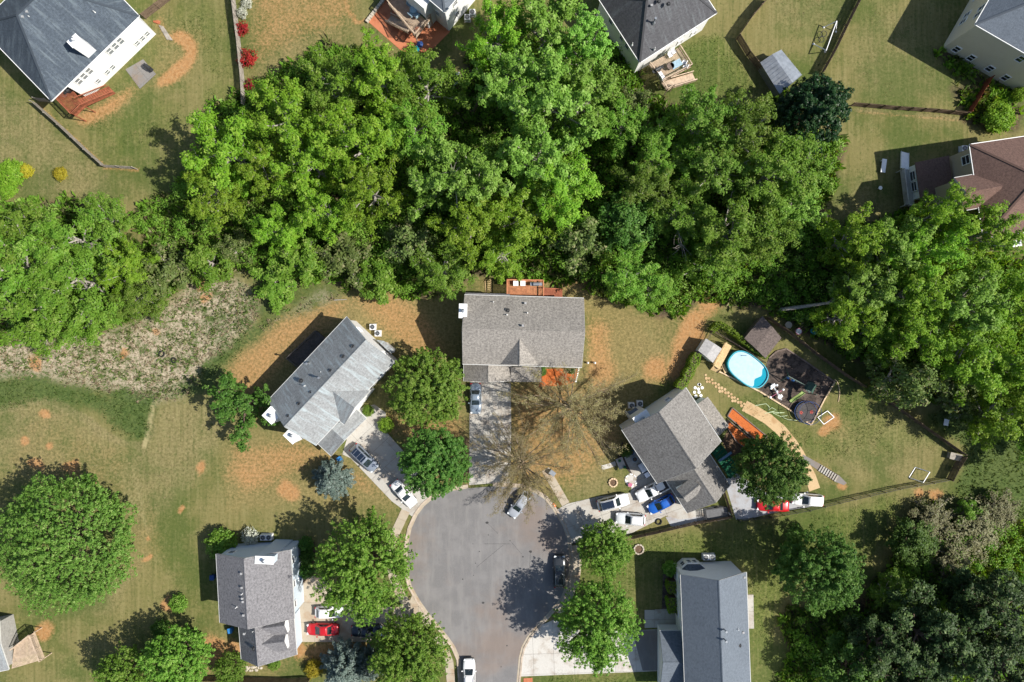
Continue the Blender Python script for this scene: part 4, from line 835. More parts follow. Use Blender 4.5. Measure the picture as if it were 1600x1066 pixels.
def broadleaf(seed, Rr, Ht, base_h, nl, nsub, per, rc, leaf, flat=.6, up=.7, bark='bark_pale', leafm='leaf_bright', irregular=.25, shell=0, el=(.25, 1.2), spike=0.0, twigs=1):
    """trunk, limbs and branches; leaf sprays clustered on the branch ends (plus 'shell' clusters over the crown)"""
    rng = np.random.default_rng(seed); zc = (base_h + Ht) / 2; rz = (Ht - base_h) / 2; segs, thin = [], []; C, RC = [], []
    trunk = bent(rng, (0, 0, -.3), (0, 0, 1), Ht * .8, 6, .05); segs.append((trunk, np.linspace(.045 * Rr + .05, .05, 7)))
    for k in range(nl):
        az = k * 2.39996 + rng.uniform(-.35, .35); f = (k + .5) / nl; h = base_h * .75 + (Ht * .68 - base_h * .75) * f
        j = min(5, h / (Ht * .8) * 6); st = trunk[int(j)] + (trunk[min(6, int(j) + 1)] - trunk[int(j)]) * (j - int(j))
        e = el[0] + (el[1] - el[0]) * f ** 1.3 + rng.uniform(-.1, .1); d = np.array([math.cos(az) * math.cos(e), math.sin(az) * math.cos(e), math.sin(e)])
        ext = Rr * rng.uniform(1 - irregular, 1 + irregular * .45) / max(.34, math.cos(e) ** .8)
        # stay inside the crown ellipsoid
        tt = np.linspace(.2, 1.6, 60); q = st[None] + d[None] * (tt * ext)[:, None]; ins = ((q[:, :2] ** 2).sum(1) / Rr ** 2 + ((q[:, 2] - zc) / rz) ** 2) < rng.uniform(.85, 1.12)
        Lb = ext * (tt[ins].max() if ins.any() else .35); Lb = min(Lb, 1.25 * Rr)
        lp = bent(rng, st, d, Lb, 5, .13, .04); segs.append((lp, np.linspace(.021 * Rr + .045, .025, 6))); C.append(lp[-1]); RC.append(rc * .9)
        for s in range(nsub):
            g = .3 + .68 * (s + rng.random()) / nsub; i = min(4, int(g * 5)); sp = lp[i] + (lp[i + 1] - lp[i]) * (g * 5 - i)
            sd = norm(d + rng.normal(size=3) * np.array([.75, .75, .45]) + np.array([0, 0, .15])); sl = Rr * rng.uniform(.2, .42) * (1.15 - .45 * g)
            bp = bent(rng, sp, sd, sl, 3, .16, .03); thin.append((bp, np.linspace(.02 + .003 * Rr, .009, 4)))
            for w_ in range(twigs):
                C.append(bp[-1 - (w_ % 2)] + rng.normal(size=3) * rc * .5 * (w_ > 0)); RC.append(rc * rng.uniform(.6, 1.15))
            C.append(bp[1] + rng.normal(size=3) * .2); RC.append(rc * rng.uniform(.5, .8))
    for k in range(shell):
        z = 1 - 1.55 * (k + .5) / shell; th = k * 2.39996; r = math.sqrt(max(0, 1 - z * z)); m_ = rng.uniform(.80, 1.02) * (1 + .10 * math.sin(3.1 * th + seed) * math.sin(4 * z + seed) + .09 * math.sin(7 * math.atan2(math.sin(th), math.cos(th)) + 5 * z))
        C.append(np.array([math.cos(th) * r * Rr * m_, math.sin(th) * r * Rr * m_, zc + rz * z * m_])); RC.append(rc * rng.uniform(.7, 1.2))
    C = np.array(C); RC = np.array(RC); axis = np.array([0, 0, zc - rz * .5])
    if spike:                                  # leaders that stick out of the crown
        o = norm(C - axis); C2 = C + o * RC[:, None] * spike; C = np.concatenate([C, C2]); RC = np.concatenate([RC, RC * .55])
    pos, nr = crown_pts(rng, C, RC, per, flat, up, axis); v, f = leaf_cards(rng, pos, nr, leaf)
    tint = np.clip(np.repeat(rng.random(len(C)), per) * .75 + rng.random(len(C) * per) * .35 - .05, 0, 1)
    crown = fast_mesh('crown', v, f, tint, [MATS[leafm]])
    v1, f1 = tubes(segs, 6); v2, f2 = tubes(thin, 3) if thin else (np.zeros((0, 3)), np.zeros((0, 4), int))
    v = np.concatenate([v1, v2]); f = np.concatenate([f1, f2 + len(v1)]); return fast_mesh('trunk', v, f, None, [MATS[bark]]), crown
def conifer(seed, Rr, Ht, tiers, nb, per, leafm, leaf=.26, aspect=.3, rise=.12, rc=.4):
    rng = np.random.default_rng(seed); segs = [(np.array([[0, 0, -.3], [0, 0, Ht * .5], [0, 0, Ht]]), [.05 * Rr + .06, .09, .02])]; C, RC = [], []
    for t in range(tiers):
        f = (t + .5) / tiers; z = Ht * (.10 + .88 * f); rad = Rr * (1 - f) ** .8 + .12; n = max(4, int(nb * (1 - f * .7)))
        for k in range(n):
            az = 2 * math.pi * (k + rng.random() * .6) / n + t * .7; L = rad * rng.uniform(.75, 1.08); d = np.array([math.cos(az), math.sin(az), rise + rng.uniform(-.1, .1)])
            bp = bent(rng, (0, 0, z), d, L, 3, .08, .02); segs.append((bp, [.035, .028, .018, .008]))
            for g in np.linspace(.35, 1, max(2, int(L / rc / .8))):
                i = min(2, int(g * 3)); C.append(bp[i] + (bp[i + 1] - bp[i]) * (g * 3 - i) + rng.normal(size=3) * .06); RC.append(rc * rng.uniform(.7, 1.15) * (1.15 - .4 * g))
    C, RC = np.array(C), np.array(RC); pos, nr = crown_pts(rng, C, RC, per, .6, .6, np.array([0, 0, 0.])); v, f = leaf_cards(rng, pos, nr, leaf, aspect)
    tint = np.clip(np.repeat(rng.random(len(C)), per) * .7 + rng.random(len(pos)) * .4, 0, 1); v1, f1 = tubes(segs, 4)
    return fast_mesh('trunk', v1, f1, None, [MATS['bark']]), fast_mesh('crown', v, f, tint, [MATS[leafm]])
def leafing(seed, Rr, Ht, leafm='leaf_bud', leaf=.055, nl=26, nsub=12, ntw=6, per=9, bark='twig', el=(.5, 1.42)):
    """tree just coming into leaf: many bare twigs with tiny leaves"""
    rng = np.random.default_rng(seed); big, thin, C = [], [], []; tr = bent(rng, (0, 0, -.3), (0, 0, 1), Ht * .55, 5, .04); big.append((tr, np.linspace(.19, .09, 6)))
    for k in range(nl):
        f = (k + .5) / nl; az = k * 2.39996 + rng.uniform(-.25, .25); e = el[0] + (el[1] - el[0]) * f; st = tr[min(4, 1 + int(f * 4))] + rng.normal(size=3) * .02
        d = np.array([math.cos(az) * math.cos(e), math.sin(az) * math.cos(e), math.sin(e)]); L = min(Rr / max(.4, math.cos(e)), Ht * .8) * rng.uniform(.85, 1.08)
        lp = bent(rng, st, d, L, 6, .028, .0); big.append((lp, np.linspace(.10, .018, 7)))
        for s in range(nsub):
            g = .22 + .76 * (s + rng.random()) / nsub; i = min(5, int(g * 6)); sp = lp[i] + (lp[i + 1] - lp[i]) * (g * 6 - i)
            sd = norm(d * 1.5 + rng.normal(size=3) * .42 + np.array([0, 0, .1])); bp = bent(rng, sp, sd, Rr * rng.uniform(.2, .45) * (1.2 - .6 * g), 3, .1, .03); thin.append((bp, np.linspace(.03, .011, 4)))
            for t in range(ntw):
                q = bp[1 + t % 3]; tw = bent(rng, q, sd + rng.normal(size=3) * .5, rng.uniform(.35, .8), 2, .1); thin.append((tw, [.011, .008, .005])); C += [tw[-1], tw[1]]
    C = np.array(C); pos, nr = crown_pts(rng, C, np.full(len(C), .26), per, 1, .5, None); v, f = leaf_cards(rng, pos, nr, leaf, .55)
    v1, f1 = tubes(big, 5); v2, f2 = tubes(thin, 3); tint = np.clip(rng.random(len(pos)), 0, 1)
    return fast_mesh('trunk', np.concatenate([v1, v2]), np.concatenate([f1, f2 + len(v1)]), None, [MATS[bark]]), fast_mesh('crown', v, f, tint, [MATS[leafm]])
# prototypes, real sizes: (trunk mesh, crown mesh, crown radius, height)
TP = {}
def reg(k, pr, Rr, Ht):
    me = pr[1]; c = np.zeros(len(me.vertices) * 3, np.float32); me.vertices.foreach_get('co', c); c = c.reshape(-1, 3); r = np.percentile(np.hypot(c[:, 0], c[:, 1]), 96.5)
    TP.setdefault(k, []).append((*pr, float(r), Ht))
for i in range(4): reg('bright', broadleaf(100 + i, 5.5, 14, 3.5, 17, 11, 26, .62, .15, leafm='leaf_bright', irregular=.40, twigs=2), 5.5, 14)
for i in range(3): reg('mid', broadleaf(200 + i, 5.5, 14, 3.0, 17, 11, 26, .62, .145, leafm='leaf_mid', irregular=.36, twigs=2), 5.5, 14)
for i in range(3): reg('pale', broadleaf(150 + i, 5.5, 14, 3.5, 22, 12, 22, .52, .155, leafm='leaf_pale', irregular=.36, twigs=2), 5.5, 14)
for i in range(2): reg('ragged', broadleaf(450 + i, 5.2, 10, 1.0, 13, 10, 18, .5, .17, leafm='leaf_deep', irregular=.5, twigs=2, bark='bark', el=(.1, 1.2)), 5.2, 10)
for i in range(2): reg('olive', broadleaf(300 + i, 5.5, 14, 3.0, 20, 10, 24, .6, .145, leafm='leaf_olive', irregular=.26, twigs=2), 5.5, 14)
for i in range(2): reg('deep', broadleaf(400 + i, 5, 12, 2.5, 20, 9, 18, .74, .2, leafm='leaf_deep', irregular=.2, twigs=2, shell=60, bark='bark'), 5, 12)
for i in range(2): reg('street', broadleaf(500 + i, 6, 11.5, 1.8, 34, 11, 16, .42, .125, leafm='leaf_dense', irregular=.16, twigs=2, shell=420, spike=1.5, bark='bark'), 6, 11.5)
reg('round', broadleaf(550, 5, 10.5, 1.6, 26, 10, 18, .46, .125, leafm='leaf_dense', irregular=.16, twigs=2, shell=300, spike=1.1, bark='bark'), 5, 10.5)
reg('rounddeep', broadleaf(560, 5, 11, 1.6, 26, 10, 20, .5, .125, leafm='leaf_deep', irregular=.16, twigs=2, shell=300, spike=.9, bark='bark'), 5, 11)
reg('dome', broadleaf(600, 9.5, 12, .6, 30, 9, 15, .46, .125, leafm='leaf_dome', irregular=.08, twigs=2, shell=1700, spike=1.0, bark='bark'), 9.5, 12)
reg('holly', broadleaf(650, 5, 11, .8, 24, 8, 20, .6, .17, leafm='leaf_holly', irregular=.12, twigs=2, shell=330, spike=.5, bark='bark'), 5, 11)
for i in range(3): reg('pine', broadleaf(700 + i, 4.5, 14, 4, 24, 12, 15, .45, .15, leafm='needle_pine', irregular=.3, twigs=2, flat=.55, bark='bark', el=(.0, 1.2)), 4.5, 14)
reg('spruce', conifer(800, 3, 6.5, 15, 14, 16, 'needle_blue', .15, .42), 3, 6.5)
for i in range(2): reg('budding', leafing(850 + i, 7.2, 10.5), 7.2, 10.5)
for i in range(3): reg('scrub', broadleaf(900 + i, 3.2, 5.5, .5, 16, 8, 10, .55, .17, leafm='leaf_scrub', irregular=.35, twigs=2, bark='twig_grey'), 3.2, 5.5)
for i in range(2): reg('drybrush', broadleaf(970 + i, 3.2, 4, .3, 20, 10, 9, .5, .12, leafm='leaf_dry', irregular=.5, twigs=2, bark='twig_grey', el=(.1, 1.2)), 3.2, 4)
for i in range(2): reg('thicket', broadleaf(930 + i, 3.2, 5.5, .4, 16, 8, 15, .6, .17, leafm='leaf_mid', irregular=.3, twigs=2, bark='twig_grey'), 3.2, 5.5)
reg('bush', broadleaf(950, 1.2, 1.7, .1, 10, 5, 12, .3, .1, leafm='leaf_dense', irregular=.1, shell=110, bark='bark'), 1.2, 1.7)
reg('bushdeep', broadleaf(951, 1.2, 1.7, .1, 10, 5, 12, .3, .1, leafm='leaf_deep', irregular=.1, shell=110, bark='bark'), 1.2, 1.7)
reg('bushbright', broadleaf(952, 1.2, 1.7, .1, 10, 5, 12, .3, .09, leafm='leaf_bright', irregular=.08, shell=150, bark='bark'), 1.2, 1.7)
reg('bushvine', broadleaf(955, 1.2, 1.7, .1, 10, 5, 12, .3, .1, leafm='leaf_vine', irregular=.15, shell=120, bark='bark'), 1.2, 1.7)
reg('bushyellow', broadleaf(953, 1.2, 1.5, .1, 10, 5, 12, .3, .09, leafm='leaf_yellow', irregular=.1, shell=120, bark='bark'), 1.2, 1.5)
reg('bushred', broadleaf(954, 1.2, 1.3, .1, 10, 6, 7, .26, .085, leafm='flower_red', irregular=.4, shell=30, bark='bark'), 1.2, 1.3)
reg('bushwhite', broadleaf(956, 1.2, 1.3, .1, 10, 6, 9, .28, .085, leafm='flower_white', irregular=.3, shell=40, bark='bark'), 1.2, 1.3)
trng = random.Random(8); _cnt = {}
def tree(kind, px, py, rpx, label, h=None, name=None, cat=None, group=None, sy=1.0, rot=None, zc=None):
    """px, py, rpx: where the crown shows in the photograph and how wide; h: height in metres"""
    pr = TP[kind]; i = _cnt.get(kind, 0); _cnt[kind] = i + 1; tm, cm, R0, H0 = pr[i % len(pr)]; h = h or H0; zc = zc or h * .66
    p = P(px, py, zc); rm = rpx / 10 * (H - zc) / H; r = thing(name or 'tree', label, cat or 'tree', (p.x, p.y, 0), group)
    r.rotation_euler = (0, 0, trng.uniform(0, 6.28) if rot is None else rot); r.scale = (rm / R0, rm / R0 * sy, h / H0)
    for nm, me in (('trunk', tm), ('crown', cm)):
        o = bpy.data.objects.new(nm, me); COL.objects.link(o); o.parent = r
    return r
WD = 'trees of the wood behind the houses'
LT = [  # kind, x, y, radius, height, label
('bright', 352, 235, 68, 15, 'bright green tree at the wood edge reaching into the upper left lawn'),
('bright', 330, 300, 50, 12, 'bright green tree with bare grey limbs beside the brown dirt gap'),
('bright', 455, 190, 62, 15, 'bright green tree below the patchy clay lawn'),
('mid', 520, 130, 52, 13, 'mid green tree top touching the patchy clay and grass lawn'),
('bright', 596, 118, 62, 16, 'bright green tree crown just below the orange red patio'),
('mid', 668, 138, 62, 15, 'green tree crown beside the small white lawn chairs'),
('mid', 640, 195, 55, 12, 'green tree shading grey chairs in the wood clearing'),
('bright', 480, 250, 58, 16, 'yellow green lobed tree in the left part of the wood'),
('bright', 562, 222, 66, 17, 'yellow green tall tree below the grey wood clearing'),
('bright', 420, 262, 44, 13, 'slender bright green tree between two lobed crowns in the left wood'),
('bright', 575, 300, 58, 15, 'yellow green tree above the scrubby slope of the middle wood'),
('bright', 505, 330, 46, 14, 'bright green tree over the left scrub edge'),
('bright', 430, 360, 40, 11, 'bright green low tree above the grey twig thicket'),
('bright', 770, 55, 52, 16, 'bright green tree at the top edge beside the two air conditioners'),
('pale', 850, 40, 66, 17, 'tall bright tree at the top edge left of the grey roofed house'),
('pale', 905, 70, 50, 17, 'pale green tree touching the wall of the house with the furnished deck'),
('pale', 800, 120, 62, 17, 'pale green tall tree over the brown dirt gap with the leaning trunk'),
('pale', 862, 165, 72, 19, 'tallest pale green tree in the centre of the upper wood'),
('pale', 912, 150, 58, 16, 'pale green tree beside the bare grey willow'),
('pale', 850, 245, 66, 16, 'pale yellow green tree in the middle of the wood'),
('scrub', 985, 165, 34, 8, 'sparse grey green willow with bare pale limbs beside the wooden deck'),
('mid', 970, 195, 42, 10, 'dark green tree in the gap under the sparse willow'),
('pale', 700, 285, 62, 15, 'green tree with white limbs left of the wood centre'),
('pale', 755, 275, 58, 17, 'light green tree with long white branches above the middle house'),
('bright', 735, 345, 62, 14, 'green tree with pale limbs just above the middle house roof, left'),
('bright', 815, 335, 60, 14, 'bright green tree above the red rear deck'),
('bright', 880, 310, 62, 15, 'bright leafy tree above the right end of the red rear deck'),
('scrub', 905, 375, 44, 10, 'grey green tree overhanging the rear lawn behind the middle house'),
('bright', 790, 395, 42, 9, 'low bright tree nearest the rear lawn ladder'),
('mid', 690, 420, 46, 9, 'low mid green tree over the rear corner of the middle house lawn'),
('scrub', 640, 380, 42, 7, 'scrubby tree with grey twigs in the middle of the wood edge'),
('olive', 1105, 190, 56, 15, 'olive green tree with yellow tips below the wooden deck lawn'),
('olive', 1165, 205, 62, 16, 'olive green broad tree left of the dark holly'),
('olive', 1120, 265, 60, 14, 'olive green tree in the centre of the right wood'),
('mid', 1195, 275, 66, 16, 'large green tree below the dark holly'),
('mid', 1245, 265, 50, 14, 'green tree bordering the tan lawn right of the wood'),
('pale', 1240, 320, 46, 12, 'soft light green tree edge beside the tan lawn'),
('mid', 1035, 240, 48, 12, 'dark green tree in the shady gap of the wood'),
('olive', 1010, 285, 52, 12, 'olive tree with grey twigs in the shady centre wood'),
('mid', 1140, 350, 66, 15, 'large green tree above the swimming pool yard'),
('mid', 1195, 365, 52, 14, 'green tree right of the pale dead branches'),
('mid', 1060, 330, 48, 11, 'mid green tree over the dark gap with dead branches'),
('deep', 985, 345, 48, 9, 'low dark tree in the shadow of the centre wood'),
('mid', 1110, 415, 44, 10, 'green tree over the bare path down to the pool yard'),
('mid', 985, 435, 46, 11, 'dense green tree right of the red rear deck'),
('mid', 1020, 455, 36, 8, 'small dense green tree above the clay lawn beside the middle house'),
('holly', 1275, 172, 52, 12, 'very dark evergreen tree beside the grey metal shed'),
('bright', 1335, 375, 52, 15, 'green tree at the lower end of the tan lawn'),
('pale', 1395, 390, 50, 15, 'green tree with pale limbs below the red brown stair'),
('bright', 1470, 335, 44, 17, 'leggy bright tree growing up in front of the beige house'),
('bright', 1450, 395, 56, 16, 'bright green tree below the beige house with brown roof'),
('bright', 1520, 385, 60, 17, 'bright green tree hiding the corner of the brown roof'),
('pale', 1360, 450, 56, 14, 'green tree above the long leaning grey trunk'),
('bright', 1425, 465, 62, 16, 'broad bright tree in the centre of the right hand wood'),
('pale', 1500, 470, 64, 17, 'broad light tree with grey twigs near the right edge'),
('bright', 1575, 480, 56, 16, 'bright green tree cut by the edge below the brown roof'),
('bright', 1440, 530, 56, 14, 'bright tree above the wooden back fence of the pool yard'),
('bright', 1520, 555, 64, 16, 'large bright tree over the dark gully at the right edge'),
('mid', 1370, 520, 44, 9, 'low green tree shading the back fence'),
('bright', 1580, 570, 56, 16, 'bright green tree cut by the edge above the white flowering thicket'),
('bright', 1322, 498, 44, 14, 'green tree behind the back fence shading the dark shed'),
('scrub', 1480, 600, 52, 9, 'grey green thicket tree behind the back fence'),
('bright', 1570, 650, 58, 14, 'light green tree at the edge beside the shady weed meadow'),
('scrub', 1412, 596, 46, 14, 'brushy scrub leaning over the back fence'),
('mid', 40, 372, 58, 13, 'green tree with white twigs below the yellow shrubs'),
('mid', 118, 378, 60, 14, 'green tree with long pale branches at the left edge of the wood'),
('mid', 160, 345, 40, 10, 'small green tree at the tip of the left wood beside bare ground'),
('mid', 40, 420, 66, 14, 'dense green tree cut by the left edge, middle of the grove'),
('mid', 120, 440, 66, 14, 'dense green tree in the centre of the left grove'),
('bright', 190, 420, 44, 11, 'light green tree at the creek end of the left grove'),
('olive', 215, 465, 46, 8, 'olive light green tree at the edge of the straw coloured patch'),
('mid', 50, 490, 66, 12, 'green tree with white twigs above the straw patch, left edge'),
('mid', 125, 500, 50, 10, 'low green tree bordering the straw patch'),
('scrub', 255, 425, 44, 6, 'grey green thicket between the grove and the wood'),
('thicket', 325, 412, 38, 6, 'green thicket bush beside the orange clay bank'),
('scrub', 365, 385, 28, 6, 'scrubby thicket under the bare pale branches'),
('thicket', 470, 405, 42, 6, 'green shrubby thicket above the narrow weed bank'),
('scrub', 540, 400, 44, 6, 'brushy thicket with grey twigs above the clay slope'),
('thicket', 590, 440, 34, 5, 'low thicket at the top of the clay slope'),
('thicket', 430, 440, 40, 3.5, 'low leafy thicket spreading over the straw patch'),
]
for k, x, y, r, h, lab in LT: tree(k, x, y, r * 1.0, lab, h, group=WD)
for k, x, y, r, h, lab, g in [
('ragged', 372, 640, 58, 9, 'leaning ragged dark green tree between the clay strip and the mown lawn', None),
('round', 664, 607, 60, 9.5, 'bright round tree between the grey roof and the middle driveway', 'yard trees by the cul-de-sac'), ('rounddeep', 678, 725, 54, 9, 'green yard tree overhanging the road at the top of the circle', 'yard trees by the cul-de-sac'),
('street', 566, 890, 76, 13, 'large green street tree left of the cul-de-sac', 'street trees'), ('street', 638, 1026, 62, 11, 'street tree at the lower left of the road mouth', 'street trees'), ('street', 935, 980, 64, 12, 'street tree over the wide pale driveway, lower right', 'street trees'),
('round', 945, 860, 42, 8, 'small dense tree beside the white car and black road car', 'street trees'), ('rounddeep', 1208, 735, 54, 12, 'dense dark green tree between the sand path and red car', None), ('rounddeep', 1284, 892, 62, 13, 'big dark green tree on the lawn below the black fence', None),
('dome', 90, 852, 106, 12, 'huge dome shaped green tree at the left edge', None), ('round', 272, 1034, 50, 9.5, 'green tree by the bottom edge left of the dormer house', None), ('round', 190, 1056, 40, 8, 'green tree at the bottom edge beside the deck corner', None), ('round', 358, 1046, 24, 5, 'small bushy tree at the bottom fence by the rubble pile', None)]: tree(k, x, y, r, lab, h, group=g)
tree('spruce', 515, 752, 31, 'blue grey spruce on the lawn below the grey roofed house', 6, cat='spruce', name='spruce_tree'); tree('spruce', 535, 1052, 38, 'blue spruce by the bottom edge beside the yellow shrub', 7, cat='spruce', name='spruce_tree'); tree('spruce', 572, 1048, 26, 'smaller dark blue spruce tucked under the bottom street tree', 6, cat='spruce', name='spruce_tree')
tree('budding', 893, 640, 98, 'wide twiggy tree just leafing out in the middle front yard', 10.5, rot=.4); tree('budding', 815, 730, 82, 'twiggy budding tree where the middle driveway meets the road', 9, rot=2.0)
PW = 'dark trees of the lower right wood'
for k, x, y, r, h, lab in [('pine', 1440, 985, 62, 14, 'dark pine nearest the big lawn tree'), ('pine', 1380, 1010, 54, 13, 'dark pine beside the shaded orange clay spot'), ('pine', 1500, 1010, 66, 15, 'tall dark pine in the lower right wood'), ('pine', 1570, 960, 64, 15, 'dark pine cut by the edge, upper one of the corner'), ('pine', 1575, 1050, 62, 15, 'dark pine in the bottom corner of the photograph, rightmost'), ('pine', 1440, 1060, 56, 13, 'dark pine at the bottom edge between clay spot and corner'), ('deep', 1330, 1050, 50, 9, 'dark leafy tree at the bottom edge below the lawn shade'), ('pine', 1520, 935, 40, 10, 'pine below the pale dry brush'), ('deep', 1430, 850, 36, 6, 'dark shrubby tree below the dry brush patch'), ('drybrush', 1455, 815, 42, 3, 'dry grey brush bush beside the fence corner lawn'), ('drybrush', 1520, 830, 46, 3.2, 'dry grey brush bush beside the shady meadow'), ('drybrush', 1490, 868, 40, 3, 'brush bush on the slope above the pines'), ('olive', 1400, 930, 36, 8, 'olive green tree between the big lawn tree and the dark pines'), ('drybrush', 1560, 800, 34, 2.6, 'sparse brush bush in the shady meadow'), ('thicket', 1515, 798, 18, 3.5, 'small bright green bush among the dry brush')]: tree(k, x, y, r, lab, h, group=PW)
for k, x, y, r, h in (('mid', 1690, 690, 76, 16), ('mid', 1690, 600, 60, 17)): tree(k, x, y, r, {690: 'tall tree at the right edge shading the middle of the weed meadow', 600: 'tall tree at the right edge beside the bright crown over the gully'}[y], h, group='trees beyond the edge')
tree('scrub', 1512, 645, 24, 'thicket beside the white panel with pale flower specks, right of the back fence', 5, name='tree'); tree('bushwhite', 1500, 632, 22, 'white flowering thicket in the shade at the right of the back fence', 3, name='bush', cat='bush', zc=2)
# bushes
for k, x, y, r, h, lab in [('bushbright', 16, 272, 22, 2.2, 'large bright green clipped bush on the upper left lawn'), ('bushbright', 12, 295, 15, 1.6, 'lower green bush in the bed on the upper left lawn'), ('bushyellow', 41, 267, 11, 1.4, 'tall yellow bush beside the green clipped bush'), ('bushyellow', 94, 272, 11, 1.2, 'small yellow bush standing alone on the upper left lawn'),
 ('bushwhite', 378, 20, 9, 1.2, 'white flowering bush along the upper fence'), ('bushred', 378, 46, 12, 1.3, 'red flowering bush, upper of the fence row'), ('bushred', 386, 92, 16, 1.5, 'largest red flowering bush in the fence row'), ('bushred', 391, 133, 10, 1.2, 'lowest red flowering bush in the fence row'), ('bushwhite', 385, 5, 9, 1.0, 'pale bush at the top of the fence row'),
 ('bush', 279, 943, 14, 2.2, 'round green bush on the lawn left of the dormer house'), ('bushdeep', 250, 982, 13, 2.2, 'dark bush standing in the tree shade beside the lawn'), ('bush', 346, 850, 24, 3.2, 'pale green rounded shrub at the upper corner of the dormer house'), ('bushwhite', 391, 838, 14, 1.6, 'white flecked shrub behind the light blue gable wall'),
 ('bushvine', 603, 664, 12, 1.5, 'yellow green bush beside the porch driveway'), ('bush', 575, 642, 9, 1.0, 'long low bush in front of the porch of the grey roofed house'), ('bushbright', 1560, 185, 24, 3, 'round bright green bush near the red fence'), ('bushbright', 1592, 148, 12, 2, 'small green bush under the cream wall'),
 ('bush', 1047, 888, 12, 2.2, 'round clipped bush at the end of the front hedge'), ('bushdeep', 978, 705, 10, 1.5, 'dark round bush in the shaded garden corner'), ('bushyellow', 490, 1045, 14, 1.6, 'yellow green shrub beside the blue spruce'), ('bushdeep', 480, 870, 12, 2.2, 'dark shrub along the east wall of the dormer house'), ('bushdeep', 479, 892, 12, 2.2, 'second dark shrub along the east wall of the dormer house'), ('bushdeep', 478, 850, 12, 2.2, 'dark shrub nearest the upper east corner of the dormer house'), ('bush', 428, 1038, 10, 1, 'low green weed bush below the dormer house roof'),
 ('bushdeep', 845, 580, 9, .9, 'dark shrub at the house wall in the orange mulch'), ('bushdeep', 893, 577, 8, .9, 'shrub at the end of the orange mulch bed wall'), ('bush', 1117, 690, 9, 1.4, 'shrub beside the green turf deck'), ('bush', 1548, 775, 10, 1.6, 'small bush in the shady meadow beside the dry brush')]: tree(k, x, y, r, lab, h, name='bush', cat='bush', zc=h * .5)
def hedge(pts, wd, ht, leafm, label, name='hedge', dens=110, leaf=.11, rng=np.random.default_rng(77), core=True):
    """clipped or climbing green run along a path"""
    root = thing(name, label, 'hedge', P3(*pts[0])); pos, nr = [], []; mb = MB()
    for a, b in zip(pts, pts[1:]):
        A, B = np.array(P(*a)), np.array(P(*b)); L = np.linalg.norm(B - A); n = int(L * dens * (wd + ht)); d = (B - A) / L; q = np.array([-d[1], d[0]]); t = rng.random(n)
        s = rng.uniform(-1, 1, n); z = rng.random(n); face = rng.random(n) < wd / (wd + 2 * ht); zz = np.where(face, ht * rng.uniform(.85, 1.08, n), ht * z); off = np.where(face, s * wd / 2, np.sign(s) * wd / 2 * rng.uniform(.8, 1.1, n)) * (1 + .2 * np.sin(t * L * 2.1))
        p = A[None] + (B - A)[None] * t[:, None] + q[None] * off[:, None]; pos.append(np.column_stack([p, zz])); m_ = np.where(face[:, None], [[0, 0, 1.]], np.column_stack([q[0] * np.sign(s), q[1] * np.sign(s), np.full(n, .5)])); nr.append(m_ + rng.normal(size=(n, 3)) * .4)
        if core: c = (A + B) / 2; mb.box((c[0], c[1], ht * .42), (L, wd * .7, ht * .8), math.atan2(d[1], d[0]))
    pos, nr = np.concatenate(pos), np.concatenate(nr); pos -= np.array(_wl(root)); v, f = leaf_cards(rng, pos, nr, leaf); o = bpy.data.objects.new('foliage', fast_mesh('foliage', v, f, rng.random(len(pos)), [MATS[leafm]])); COL.objects.link(o); o.parent = root
    if core: mb.build('stem', MATS['bark'], root)
    return root
hedge([(1048, 903), (1048, 922)], 1.5, 1.7, 'leaf_bright', 'clipped green front hedge, block next to the round bush'); hedge([(1048, 929), (1048, 953)], 1.5, 1.6, 'leaf_bright', 'clipped green front hedge, block next to the entrance walk')
hedge([(1056, 607), (1068, 590), (1077, 572), (1085, 552)], 1.3, 2.2, 'leaf_vine', 'vine covered green hedge between the clay strip and the garden'); hedge([(1108, 518), (1118, 506), (1132, 513), (1150, 528), (1168, 542), (1193, 558)], .7, 2.0, 'leaf_vine', 'bright vine growing along the fence behind the pool', core=False)
# rough grass and brush: too many to count
def scatter(name, mask, n, leafm, hgt, wdt, blades, label, seed, thr=.45, region=(-40, 1640, -40, 1110), lean=.5):
    rng = np.random.default_rng(seed); x = rng.uniform(region[0], region[1], n * 6); y = rng.uniform(region[2], region[3], n * 6); nz = fbm(x, y, 22, seed + 3) - .5
    mk = at_mask(mask, x, y); k = (mk + nz * 1.5 > thr + .05) & (mk > .3); x, y = x[k][:n], y[k][:n]; m = len(x); c = np.column_stack([(x - 800) / 10, (533 - y) / 10, np.zeros(m)]).repeat(blades, 0); q = len(c)
    d = norm(np.column_stack([rng.normal(size=(q, 2)) * lean, np.ones(q)])); hh = hgt * rng.uniform(.5, 1.3, q); sd = norm(np.cross(d, rng.normal(size=(q, 3)))); w_ = wdt * rng.uniform(.6, 1.3, q)
    c = c + np.column_stack([rng.normal(size=(q, 2)) * (.09 + hgt * .12), np.zeros(q)]); b2 = norm(d + np.column_stack([rng.normal(size=(q, 2)) * .5, np.zeros(q)]))
    v = np.stack([c - sd * w_[:, None] / 2, c + sd * w_[:, None] / 2, c + d * hh[:, None] * .6 + sd * w_[:, None] * .6, c + d * hh[:, None] * .55 + b2 * hh[:, None] * .5 - sd * w_[:, None] * .3], 1).reshape(-1, 3)
    o = bpy.data.objects.new(name, fast_mesh(name, v, np.arange(4 * q).reshape(q, 4), np.clip(rng.random(m).repeat(blades) * .7 + rng.random(q) * .4, 0, 1), [MATS[leafm]])); COL.objects.link(o); tag(o, label, kind='stuff')
